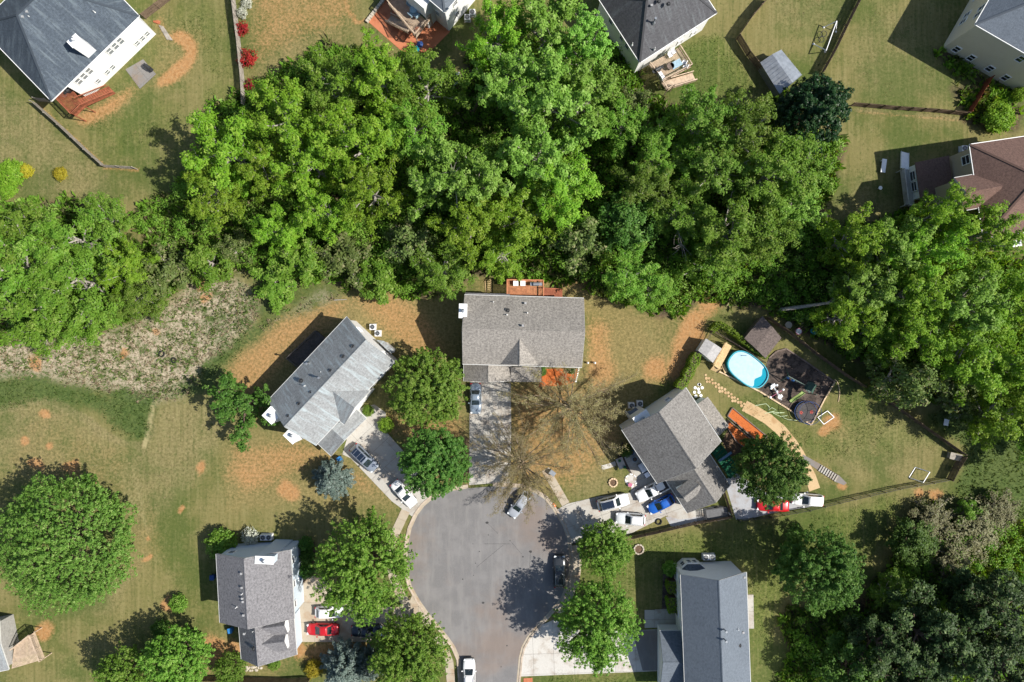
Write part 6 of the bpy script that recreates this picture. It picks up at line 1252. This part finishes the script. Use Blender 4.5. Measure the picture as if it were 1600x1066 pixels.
# steps, stones, garden beds
sp = thing('landscape_steps', 'grey steps with pale treads cut into the lawn slope', 'steps', P3(1295, 737)); c0, c1 = P3(1257, 716), P3(1284, 729); m = MB(); a = [(1254, 710), (1283, 726), (1277, 734), (1256, 720)]; m.prism([P(*p) for p in a], -.05, .06); m.build('landing', MATS['concrete_old'], sp)
m = MB(); m.prism([P(1283, 726), P(1310, 742), P(1303, 752), P(1277, 735)], -.1, .04); m.build('bed', MATS['mulch_dark'], sp)
for i in range(8): q = P3(1281.5 + i * 3.5, 731.5 + i * 2.25, 0); m = MB(); m.box((q.x, q.y, .1), (.24, 1.05, .16), R(-30)); m.build('tread', MATS['concrete'], sp)
m = MB(); m.prism([P(1310, 742), P(1323, 755), P(1318, 758), P(1303, 752)], -.05, .06); m.build('landing', MATS['concrete_old'], sp)
st = thing('stepping_stones', 'round tan stepping stones leading to the sand path', 'stepping stones', P3(1130, 610))
for i in range(13):
    for k in range(2 if i % 4 else 3): m = MB(); x, y = 1102.5 + i * 5.0 + k * 1.0, 586 + i * 3.75 + k * 5.2 + (i % 2) * 1.6; q = P(x, y); r = random.uniform(.2, .28); m.cyl((q.x, q.y, -.03), r, .1, 9, r * .9); m.build('stone', MATS['sand_path'], st)
wp = thing('white_pavers', 'cluster of white round paving stones at the house corner', 'paving stones', P3(1090, 611))
for x, y in ((1086, 606), (1092, 601), (1091, 608), (1085, 613), (1092, 613), (1097, 606), (1087, 619), (1095, 618), (1093, 601)): m = MB(); q = P(x, y); m.cyl((q.x, q.y, -.02), .26, .12, 10, .24); m.build('stone', MATS['trim'], wp)
def bed(label, q, mat, edge=True):
    root = thing('garden_bed', label, 'garden bed', P3(*q[0])); m = MB(); m.prism([P(*p) for p in q], -.05, .12); m.build('mulch', mat, root)
    if edge: run(q + [q[0]], root, 'timber', MATS['timber_dark'], .15, -.05, .28, 2.6)
bed('orange mulch garden bed, upper of the pair beside the annex roof', [(1144, 637), (1198, 682), (1186, 692), (1136, 650)], MATS['mulch_orange']); bed('orange mulch garden bed, lower of the pair, half in shade', [(1137, 656), (1183, 694), (1172, 706), (1150, 690), (1136, 668)], MATS['mulch_orange']); bed('orange red mulch bed at the front of the middle house', [(848, 577), (901, 575), (903, 582), (897, 598), (880, 602), (842, 605)], MATS['mulch_orange'], False)
m = MB(); m.prism([P(1138, 670), P(1172, 706), P(1156, 724), P(1140, 715), P(1128, 690)], -.05, .02); m.build('mulch_area', MATS['mulch_brown'], kind='structure')
m = MB(); m.prism([P(643, 675), P(735, 685), P(733, 745), P(690, 748), P(650, 700)], -.05, .012); m.build('mulch_area', MATS['mulch_brown'], kind='structure'); m = MB(); m.prism([P(466, 850), P(492, 846), P(494, 915), P(466, 918)], -.05, .02); m.build('mulch_area', MATS['mulch_brown'], kind='structure'); m = MB(); m.prism([P(1036, 890), P(1056, 890), P(1056, 950), P(1034, 952)], -.05, .02); m.build('mulch_area', MATS['mulch_dark'], kind='structure'); m = MB(); m.prism([P(1405, 0) if 0 else P(1032, 982), P(1056, 980), P(1056, 992), P(1030, 990)], -.05, .022); m.build('mulch_area', MATS['mulch_brown'], kind='structure'); m = MB(); m.prism([P(972, 690), P(1000, 720), P(1010, 745), P(985, 740), P(965, 716)], -.05, .02); m.build('mulch_area', MATS['mulch_dark'], kind='structure')
ho = thing('garden_hose', 'pale green hose loops lying on the grass by the timber edging', 'hose', P3(1215, 645)); m = MB(); hp = [(1180, 634), (1190, 632), (1197, 631), (1202, 636), (1201, 641), (1206, 637), (1213, 641), (1208, 643), (1195, 646), (1205, 644), (1226, 645), (1208, 646), (1220, 651), (1231, 649), (1222, 652), (1232, 656), (1245, 657)]; m.tube([P3(*p, .05) for p in hp], .045, 6); m.build('hose', MATS['hose'], ho)
rh = thing('rope', 'tan rope lying along the lawn beyond the playground corner', 'rope', P3(1310, 600)); m = MB(); m.tube([P3(*p, .06) for p in ((1304, 593), (1308, 596), (1311, 605), (1312, 616), (1310, 628))], .07, 6); m.build('rope', MATS['timber'], rh)
sb = thing('storage_bench', 'pale weathered storage box at the lawn corner of the fences', 'storage box', P3(1493, 714)); m = MB(); q = P3(1494, 714, .9); m.box((q.x, q.y, .4), (1.7, .9, .8), R(-14)); m.build('box', MATS['fence_grey'], sb); m = MB(); m.box((q.x, q.y, .85), (1.85, 1.05, .09), R(-14)); m.build('lid', MATS['fence_grey'], sb)

# ---------------------------------------------------------------- things round the houses
def ac_proto(x, y, label):
    r = thing('air_conditioner', label, 'air conditioner', P3(x, y), 'air conditioners'); c = P(x, y, .7); m = MB(); m.box((c.x, c.y, .4), (.85, .85, .8)); m.build('cabinet', MATS['white_plastic'], r); m = MB(); m.box((c.x, c.y, -.02), (1.05, 1.05, .1)); m.build('pad', MATS['concrete'], r)
    m = MB(); m.cyl((c.x, c.y, .8), .33, .02, 16); m.build('fan_well', MATS['dark_plastic'], r); m = MB()
    for k in range(3): a = k * 1.05; m.bar((c.x - .3 * math.cos(a), c.y - .3 * math.sin(a), .84), (c.x + .3 * math.cos(a), c.y + .3 * math.sin(a), .84), .05, .02)
    m.ring((c.x, c.y, .83), .35, .03, 16); m.build('fan_guard', MATS['grey_metal'], r); return r
ac0 = None
for x, y, rot, lab in ((582, 511, 40, 'white air conditioner at the grey roofed house, nearer the roof tip'), (590, 521, 40, 'white air conditioner at the grey roofed house, nearer the bay roof'), (730, 27, 35, 'white air conditioner beside the tall white wall, lower of two'), (738, 19, 35, 'white air conditioner beside the tall white wall, upper of two'), (411, 840, 0, 'air conditioner behind the light blue gable beside the white flecked shrub'), (420, 840, 0, 'air conditioner behind the light blue gable beside the chimney'), (1103, 871, 0, 'air conditioner right of the bay window, nearer the bay'), (1113, 871, 0, 'air conditioner right of the bay window, farther from the bay'), (987, 634, 35, 'air conditioner by the side porch of the right house, left one'), (1000, 631, 35, 'air conditioner by the side porch of the right house, right one'), (1507, 232, 10, 'air conditioner in the shade above the beige wall')):
    if ac0 is None: o = ac0 = ac_proto(x, y, lab)
    else:
        o = copy_tree(ac0); p0, p1 = P(x, y, .7), P(582, 511, .7); o['label'] = lab; base = P3(582, 511); o.location = base + Vector((p1.x - base.x, p1.y - base.y, 0)) * 0 + Vector((p0.x - p1.x, p0.y - p1.y, 0))
    o.rotation_euler = (0, 0, 0)
def wheelie(label, x, y, mat, ang):
    r = thing('wheeled_bin', label, 'bin', P3(x, y), 'wheeled bins'); c = P(x, y, 1); ca, sa = math.cos(ang), math.sin(ang); f = lambda dx, dy: (c.x + dx * ca - dy * sa, c.y + dx * sa + dy * ca)
    m = MB(); lo = [f(*q) for q in ((-.22, -.28), (.22, -.28), (.22, .25), (-.22, .25))]; hi = [f(*q) for q in ((-.3, -.36), (.3, -.36), (.3, .36), (-.3, .36))]; m.add([(*p, .05) for p in lo] + [(*p, 1.0) for p in hi], [[3, 2, 1, 0], [4, 5, 6, 7], [0, 1, 5, 4], [1, 2, 6, 5], [2, 3, 7, 6], [3, 0, 4, 7]]); m.build('body', mat, r)
    m = MB(); m.box((c.x, c.y, 1.04), (.66, .78, .07), ang); m.build('lid', mat, r); m = MB(); m.bar((*f(-.3, .42), 1.0), (*f(.3, .42), 1.0), .04); m.build('handle', MATS['dark_plastic'], r)
    for k in (-.27, .27): m = MB(); a = f(k, .3); m.ring((a[0], a[1], .12), .08, .045, 10, 'Y'); m.build('wheel', MATS['rubber'], r)
wheelie('blue wheeled bin at the garage corner of the grey roofed house', 530, 718, MATS['bin_blue'], .6); wheelie('blue wheeled bin beside the rear wall of the dormer house', 359, 986, MATS['bin_blue'], .2); wheelie('dark wheeled bin in the shade at the rear of the dormer house', 331, 903, MATS['navy'], 0)
def grill(label, x, y, z, ang=0.0, mat='dark_plastic'):
    c = P(x, y, z + .9); r = thing('grill', label, 'grill', (c.x, c.y, z)); ca, sa = math.cos(ang), math.sin(ang); f = lambda dx, dy, zz: (c.x + dx * ca - dy * sa, c.y + dx * sa + dy * ca, z + zz)
    m = MB(); m.box(f(0, 0, .45), (.9, .5, .7), ang); m.build('cabinet', MATS['black_metal'], r); m = MB(); d0 = f(0, 0, 0); m.tube([f(-.45, 0, .9), f(.45, 0, .9)], .3, 12); m.build('lid', MATS[mat], r)
    for k in (-.7, .7): m = MB(); m.box(f(k, 0, .82), (.42, .46, .05), ang); m.build('side_shelf', MATS[mat], r)
grill('grey covered grill at the rail end of the red rear deck', 838, 444, 2.7, 0, 'grey_metal'); grill('black grill on the small grey concrete patio', 231, 105, .06, R(-35)); grill('black grill against the white wall on the red brown deck', 107, 139, 2.6, R(45)); grill('black grill on the tan furnished deck', 1028, 108, 2.4, R(30))
def table(label, x, y, z, r_, mat, round_=True, h=.72, group=None):
    c = P(x, y, z + h); r = thing('patio_table', label, 'table', (c.x, c.y, z), group); m = MB(); (m.cyl((c.x, c.y, z + h - .04), r_, .04, 18) if round_ else m.box((c.x, c.y, z + h - .02), (r_ * 2.2, r_ * 1.4, .04), .5)); m.build('table_top', MATS[mat], r)
    for k in range(4): a = k * 1.571 + .78; m = MB(); m.bar((c.x + r_ * .6 * math.cos(a), c.y + r_ * .6 * math.sin(a), z), (c.x + r_ * .6 * math.cos(a), c.y + r_ * .6 * math.sin(a), z + h - .04), .05); m.build('leg', MATS['grey_metal'], r)
def chair(label, x, y, z, ang, mat, group, s=1.0):
    c = P(x, y, z + .45); r = thing('patio_chair', label, 'chair', (c.x, c.y, z), group); ca, sa = math.cos(ang), math.sin(ang); f = lambda dx, dy, zz: (c.x + (dx * ca - dy * sa) * s, c.y + (dx * sa + dy * ca) * s, z + zz)
    m = MB(); m.box(f(0, 0, .43), (.56 * s, .56 * s, .09), ang); m.build('seat', MATS[mat], r); m = MB(); m.box(f(-.28, 0, .72), (.09, .56 * s, .55), ang); m.build('backrest', MATS[mat], r)
    for dx in (-.24, .24):
        for dy in (-.24, .24): m = MB(); m.bar(f(dx, dy, 0), f(dx, dy, .4), .045); m.build('leg', MATS['grey_metal'], r)
    for dy in (-.29, .29): m = MB(); m.bar(f(-.25, dy, .6), f(.25, dy, .6), .05); m.build('armrest', MATS['grey_metal'], r)
table('round pale blue table on the beige deck', 646, 15, 2.9, .55, 'cushion_blue')
for x, y, a, lab in ((641, 7, -40, 'blue grey chair on the beige deck, upper left of the round table'), (653, 5, -130, 'blue grey chair on the beige deck, upper right of the round table'), (643, 22, 50, 'blue grey chair with white arm on the beige deck below the round table'), (651, 24, 130, 'blue grey chair on the beige deck nearest the green box')): chair(lab, x, y, 2.9, R(a), 'cushion_blue', 'chairs on the beige deck', 1.35)
bx = thing('storage_box', 'dark green square planter box at the beige deck corner', 'box', P3(665, 22)); m = MB(); c = P3(665, 22, 2.9); m.box((c.x, c.y, 3.15), (1.3, 1.1, .5), R(50)); m.build('box', MATS['turf_green'], bx); m = MB(); m.box((c.x, c.y, 3.43), (1.38, 1.18, .06), R(50)); m.build('lid', MATS['play_dark'], bx)
um = thing('patio_umbrella', 'navy blue square umbrella at the edge of the orange red patio', 'umbrella', P3(656, 70)); c = P3(656, 69, 2.2); m = MB(); m.bar((c.x, c.y, 0), (c.x, c.y, 2.4), .05); m.build('pole', MATS['grey_metal'], um)
m = MB(); q = [(c.x + .55 * math.cos(k), c.y + .55 * math.sin(k), 2.1) for k in np.linspace(0, 6.283, 7)[:-1]]; m.add(q + [(c.x, c.y, 2.5)], [[k, (k + 1) % 6, 6] for k in range(6)] + [[5, 4, 3, 2, 1, 0]]); m.build('canopy', MATS['navy'], um)
table('round teal table under the tree at the orange red patio edge', 650, 77, .05, .55, 'teal')
for x, y, a, lab in ((704, 113, 0, 'white lawn chair below the orange red patio, leftmost of the group'), (715, 116, 90, 'white lawn chair below the orange red patio, upper right of the group'), (711, 130, 200, 'white lawn chair below the orange red patio, lowest of the group')): chair(lab, x, y, 0, R(a), 'white_plastic', 'white lawn chairs', 1.1)
for x, y, a, lab in ((610, 146, 30, 'grey chair in the wood clearing nearest the top'), (602, 152, 80, 'grey chair in the wood clearing beside the forked branch'), (604, 161, 120, 'grey chair in the wood clearing, lowest')): chair(lab, x, y, 0, R(a), 'cushion_blue', 'chairs in the wood clearing', 1.2)
for x, y, a, lab in ((1052, 81, -60, 'white deck chair by the white wall under the dark grey roof'), (1047, 86, -60, 'second white deck chair by the white wall, farther from the corner'), (1032, 116, 30, 'white deck chair at the stair side rail of the tan deck, upper'), (1036, 122, 30, 'white deck chair at the stair side rail of the tan deck, lower'), (1069, 98, 150, 'brown and white chair at the right rail of the tan deck, upper'), (1071, 104, 150, 'brown and white chair at the right rail of the tan deck, lower')): chair(lab, x, y, 2.4, R(a), 'white_plastic', 'chairs on the tan deck', 1.15)
table('grey glass table on the tan furnished deck', 1057, 100, 2.4, .75, 'cushion_blue', False); table('round brown table on the tan furnished deck', 1048, 103, 2.4, .55, 'timber_dark')
for lab, x, mt in (('white cooler on the rail side of the red rear deck', 806, 'white_plastic'), ('grey white box beside the cooler on the red rear deck', 817, 'rail_steel')): r = thing('cooler_box', lab, 'cooler', P3(x, 443)); c = P3(x, 443, 3.2); m = MB(); m.box((c.x, c.y, 2.98), (.7, .7, .55)); m.build('box', MATS[mt], r); m = MB(); m.box((c.x, c.y, 3.28), (.76, .76, .06)); m.build('lid', MATS['trim'], r)
# shaded garden corner of the right house
for x, y, lab in ((987, 707, 'round blue planter tub against the eave of the right house'), (992, 718, 'blue grey planter tub below the first tub')): r = thing('planter_tub', lab, 'planter', P3(x, y)); c = P(x, y, .6); m = MB(); m.cyl((c.x, c.y, 0), .34, .62, 14, .42); m.build('tub', MATS['bin_blue' if y < 710 else 'cushion_blue'], r); m = MB(); m.cyl((c.x, c.y, .62), .36, .02, 14); m.build('soil', MATS['mulch_dark'], r)
gt = thing('garden_table', 'grey slab garden table with pots in the shaded corner', 'table', P3(970, 724)); c = P3(970, 724, .6); m = MB(); m.box((c.x, c.y, .6), (1.1, 1.7, .1), R(22)); m.build('table_top', MATS['concrete'], gt)
for k in (-.6, .6): m = MB(); m.box((c.x - k * .37, c.y + k * .93, .28), (.9, .2, .55), R(22)); m.build('leg', MATS['concrete_old'], gt)
for x, y, lab in ((968, 720, 'small dark pot on the grey slab table, upper'), (976, 730, 'small dark pot on the grey slab table, lower')): r = thing('plant_pot', lab, 'pot', P3(x, y)); q = P(x, y, .8); m = MB(); m.cyl((q.x, q.y, .65), .16, .28, 10, .22); m.build('pot', MATS['dark_plastic'], r); m = MB(); m.dome((q.x, q.y, .93), .24, .24, .25, 9, 3); m.build('plant', MATS['turf_green'], r)
rk = thing('rock_garden', 'pale rock garden ring with pink pot beside the driveway', 'rock garden', P3(986, 750)); rr = random.Random(4)
for i in range(22): a = i / 22 * 6.28; q = P(986 + (8 + rr.uniform(-1, 1)) * math.cos(a), 750 + (9 + rr.uniform(-1.5, 1.5)) * math.sin(a)); s_ = rr.uniform(.14, .26); m = MB(); m.dome((q.x, q.y, -.02), s_, s_ * .8, s_ * .8, 7, 3); m.build('rock', MATS['trim' if i % 3 else 'stone'], rk)
m = MB(); m.prism([P(986 + 7 * math.cos(a), 750 + 8 * math.sin(a)) for a in np.linspace(0, 6.2, 14)], -.04, .05); m.build('gravel_fill', MATS['concrete_new'], rk); m = MB(); q = P(984, 757); m.cyl((q.x, q.y, .05), .25, .4, 12, .33); m.build('pot', MATS['pink'], rk)
for x, y, z, sx, sy, lab in ((1004, 731, .45, .9, 1.5, 'grey outdoor sofa block under the eave of the right house'), (1011, 742, .4, .8, .8, 'grey outdoor stool block under the eave beside the pickup')):
    r = thing('outdoor_seat', lab, 'seat', P3(x, y)); c = P(x, y, z); m = MB(); m.box((c.x, c.y, .2), (sx, sy, .4), R(32)); m.build('base', MATS['grey_metal'], r); m = MB(); m.box((c.x, c.y, .45), (sx * .92, sy * .92, .1), R(32)); m.build('cushion', MATS['rail_steel'], r)
def ring_stones(name, label, x, y, r_, n, mat, cat):
    r = thing(name, label, cat, P3(x, y)); c = P(x, y)
    for i in range(n): a = i / n * 6.283; m = MB(); m.box((c.x + r_ * math.cos(a), c.y + r_ * math.sin(a), .1), (.22, r_ * 6.283 / n * .85, .26 + .04 * (i % 3)), a); m.build('stone', mat, r)
    m = MB(); m.cyl((c.x, c.y, -.02), r_ * .85, .08, 12); m.build('ash', MATS['mulch_brown'], r)
ring_stones('fire_pit', 'pale stone fire ring on the lawn above the bay window house', 998, 858, .72, 11, MATS['stone'], 'fire pit'); ring_stones('tree_ring', 'tan brick ring round a stump on the lawn near the white suv', 958, 754, .62, 10, MATS['timber'], 'tree ring')
for x, y, r_, lab in ((253, 553, .42, 'old black tyre lying in the straw grass, upper'), (272, 563, .36, 'old black tyre lying in the straw grass, lower'), (1029, 815, .42, 'black tyre on the grass strip beside the gravel drive')): r = thing('old_tyre', lab, 'tyre', P3(x, y), 'old tyres'); m = MB(); q = P(x, y); m.ring((q.x, q.y, .12), r_, .11, 22, 'Z', 8); m.build('tyre', MATS['rubber'], r)
tl = thing('utility_trailer', 'black metal utility trailer with mesh ramp by the garage wing', 'trailer', P3(1121, 803)); c = P3(1121, 803, .5); an = R(8); u = Vector((math.cos(an), math.sin(an), 0)); v = Vector((-u.y, u.x, 0)); B = MATS['black_metal']
m = MB()
for s, e in ((-u * 1.9 - v * .9, u * 1.6 - v * .9), (-u * 1.9 + v * .9, u * 1.6 + v * .9), (u * 1.6 - v * .9, u * 1.6 + v * .9), (-u * 1.9 - v * .9, -u * 1.9 + v * .9)): m.bar(c + s, c + e, .08); m.bar(c + s + Vector((0, 0, .4)), c + e + Vector((0, 0, .4)), .05)
m.build('frame', B, tl); m = MB(); m.box((c.x, c.y, .46), (3.4, 1.7, .05), an); m.build('deck_floor', plain('trailer_floor', (.11, .11, .115), .7), tl); m = MB()
for i in range(8): m.bar(c - u * (1.9 + i * .17) - v * .8 - Vector((0, 0, .05 * i)), c - u * (1.9 + i * .17) + v * .8 - Vector((0, 0, .05 * i)), .03)
for k in (-.8, 0, .8): m.bar(c - u * 1.9 + v * k, c - u * 3.2 + v * k - Vector((0, 0, .4)), .05)
m.build('ramp', B, tl)
for k in (-1, 1): m = MB(); a = c + v * k * 1.02; m.tube([a - v * .1 - Vector((0, 0, .18)), a + v * .1 - Vector((0, 0, .18))], .32, 14); m.build('wheel', MATS['rubber'], tl)
m = MB(); m.bar(c + u * 1.6 + v * .4, c + u * 2.2, .07); m.bar(c + u * 1.6 - v * .4, c + u * 2.2, .07); m.build('hitch', B, tl)
sw = thing('swing_frame', 'white swing frame standing on the upper right lawn', 'swing set', P3(1299, 55)); t0, t1 = P3(1307.5, 33, 2.0), P3(1290, 81, 2.0) if 0 else P3(1291, 79, 2.0); m = MB(); m.bar(t0, t1, .1); m.build('top_bar', MATS['white_plastic'], sw)
for e, (a, b) in ((t0, ((1306, 50), (1287, 43))), (t1, ((1289, 81), (1271, 69)))):
    for q in (a, b): m = MB(); m.bar(e, P3(*q, 0), .09); m.build('leg', MATS['white_plastic'], sw); m = MB(); g_ = P(*q); m.dome((g_.x, g_.y, 0), .18, .18, .2, 8, 3); m.build('foot_cap', MATS['trim'], sw)
for x, y in ((1287, 53), (1283, 62)): m = MB(); q = P(x, y, .4); m.ring((q.x, q.y, .45), .45, .05, 16); s = m.build('swing_seat', MATS['dark_plastic'], sw)
be = thing('white_bench', 'white bench standing alone on the upper right lawn', 'bench', P3(1381, 259)); c = P3(1381, 259, .5); m = MB(); m.box((c.x, c.y, .48), (.7, 2.1, .08), R(-8)); m.build('seat', MATS['white_plastic'], be)
for k in (-.8, .8): m = MB(); m.box((c.x, c.y + k, .22), (.6, .1, .44), R(-8)); m.build('leg', MATS['white_plastic'], be)
bb = thing('bird_bath', 'small white bird bath in the shade of the beige house', 'bird bath', P3(1375, 294)); c = P(1375, 294, .6); m = MB(); m.cyl((c.x, c.y, 0), .1, .6, 10, .07); m.build('pedestal', MATS['stone'], bb); m = MB(); m.cyl((c.x, c.y, .6), .14, .14, 14, .3); m.build('bowl', MATS['white_plastic'], bb)
ub = thing('utility_box', 'grey green utility box with post beside the lawn at the circle', 'utility box', P3(863, 739)); c = P(863, 739, .5); m = MB(); m.box((c.x, c.y, .35), (.9, .6, .7), R(-35)); m.build('cabinet', plain('box_green', (.22, .26, .2), .6), ub); m = MB(); m.box((c.x, c.y, .73), (1.0, .7, .06), R(-35)); m.build('lid', MATS['grey_metal'], ub)
for x, y, lab in ((866, 789, 'orange capped marker at the kerb by the white walkway'), (695, 1012, 'orange red storm inlet marker at the left kerb')): r = thing('utility_marker', lab, 'marker', P3(x, y), 'orange markers'); c = P(x, y); m = MB(); m.box((c.x, c.y, .1), (.6, .3, .2), R(-50)); m.build('block', MATS['orange_paint'], r); m = MB(); m.cyl((c.x, c.y, .2), .1, .1, 10); m.build('cap', MATS['timber'], r)
mx = thing('mailbox', 'small dark mailbox on a post at the right kerb', 'mailbox', P3(897, 849)); c = P(897, 849, 1); m = MB(); m.bar((c.x, c.y, 0), (c.x, c.y, 1.0), .1); m.build('post', MATS['timber_dark'], mx); m = MB(); m.box((c.x, c.y, 1.12), (.5, .22, .24)); m.build('box', MATS['black_metal'], mx)
m = MB(); m.prism([P(818, 1060), P(832, 1059), P(832, 1130), P(818, 1130)], -.05, .05); m.build('brick_walk', MATS['red_concrete'], kind='structure')
rp = thing('rubble_pile', 'pile of pale rocks below the dormer house by the bottom fence', 'rock pile', P3(395, 1045))
for i in range(26): q = P(384 + rr.uniform(0, 24), 1041 + rr.uniform(0, 7)); s_ = rr.uniform(.15, .32); m = MB(); m.dome((q.x, q.y, -.02), s_, s_ * .8, s_ * .7, 7, 3); m.build('rock', MATS['stone'], rp)
jk = [('junk_tub', 'white and purple plastic tub dumped behind the back fence', 1248, 518, 'white_plastic'), ('junk_barrel', 'teal plastic barrel dumped behind the back fence', 1272, 517, 'teal'), ('junk_sack', 'pale sack lying behind the back fence', 1232, 508, 'stone')]
for nm, lab, x, y, mt in jk: r = thing(nm, lab, nm.split('_')[1], P3(x, y)); c = P(x, y, .5); m = MB(); m.cyl((c.x, c.y, 0), .4, .55, 12, .5); m.build('body', MATS[mt], r); m = MB(); m.ring((c.x, c.y, .56), .5, .05, 14); m.build('lip', MATS['pink' if 'tub' in nm else mt], r)
wb = thing('white_board', 'white board lying in the thicket behind the back fence', 'board', P3(1478, 660)); c = P(1478, 660, .6); m = MB(); m.box((c.x, c.y, .7), (.75, 1.0, .05), R(-10)); m.build('board', MATS['white_plastic'], wb); m = MB(); m.bar((c.x, c.y, 0), (c.x, c.y, .68), .1); m.build('stand', MATS['timber_dark'], wb)
for x, y, lab in ((918, 567, 'white garden figure on the clay lawn, left of two'), (929, 567, 'white garden figure on the clay lawn, right of two')): r = thing('garden_figure', lab, 'ornament', P3(x, y), 'garden figures'); c = P(x, y); m = MB(); m.cyl((c.x, c.y, 0), .2, .5, 10, .12); m.build('base', MATS['white_plastic'], r); m = MB(); m.dome((c.x, c.y, .5), .18, .18, .3, 10, 4); m.build('top', MATS['white_plastic'], r)
bw = thing('stone_border', 'white stone border at the end of the orange mulch bed', 'border', P3(905, 580))
for i in range(9): q = P(905 - i * .7, 572 + i * 3); m = MB(); m.dome((q.x, q.y, -.02), .2, .17, .2, 7, 3); m.build('stone', MATS['trim'], bw)
for x, y, lab in ((262, 45, 'pile of red bricks by the upper left clay ring'), (259, 52, 'stack of pale boards by the upper left clay ring')):
    r = thing('board_stack' if 'board' in lab else 'brick_pile', lab, 'pile', P3(x, y))
    for i in range(5):
        m = MB(); c = P(x + (i - 2) * 1.7, y + (i - 2) * .4)
        if 'board' in lab: m.box((c.x, c.y, .1 + .03 * (i % 2)), (.14, 2.6, .05), R(30 + i)); m.build('plank', MATS['fence_grey'], r)
        else: m.box((c.x - 1.6, c.y + 1.0, .1 + .05 * (i % 2)), (.5, .24, .14), R(20 * i)); m.build('brick', MATS['red_concrete'], r)
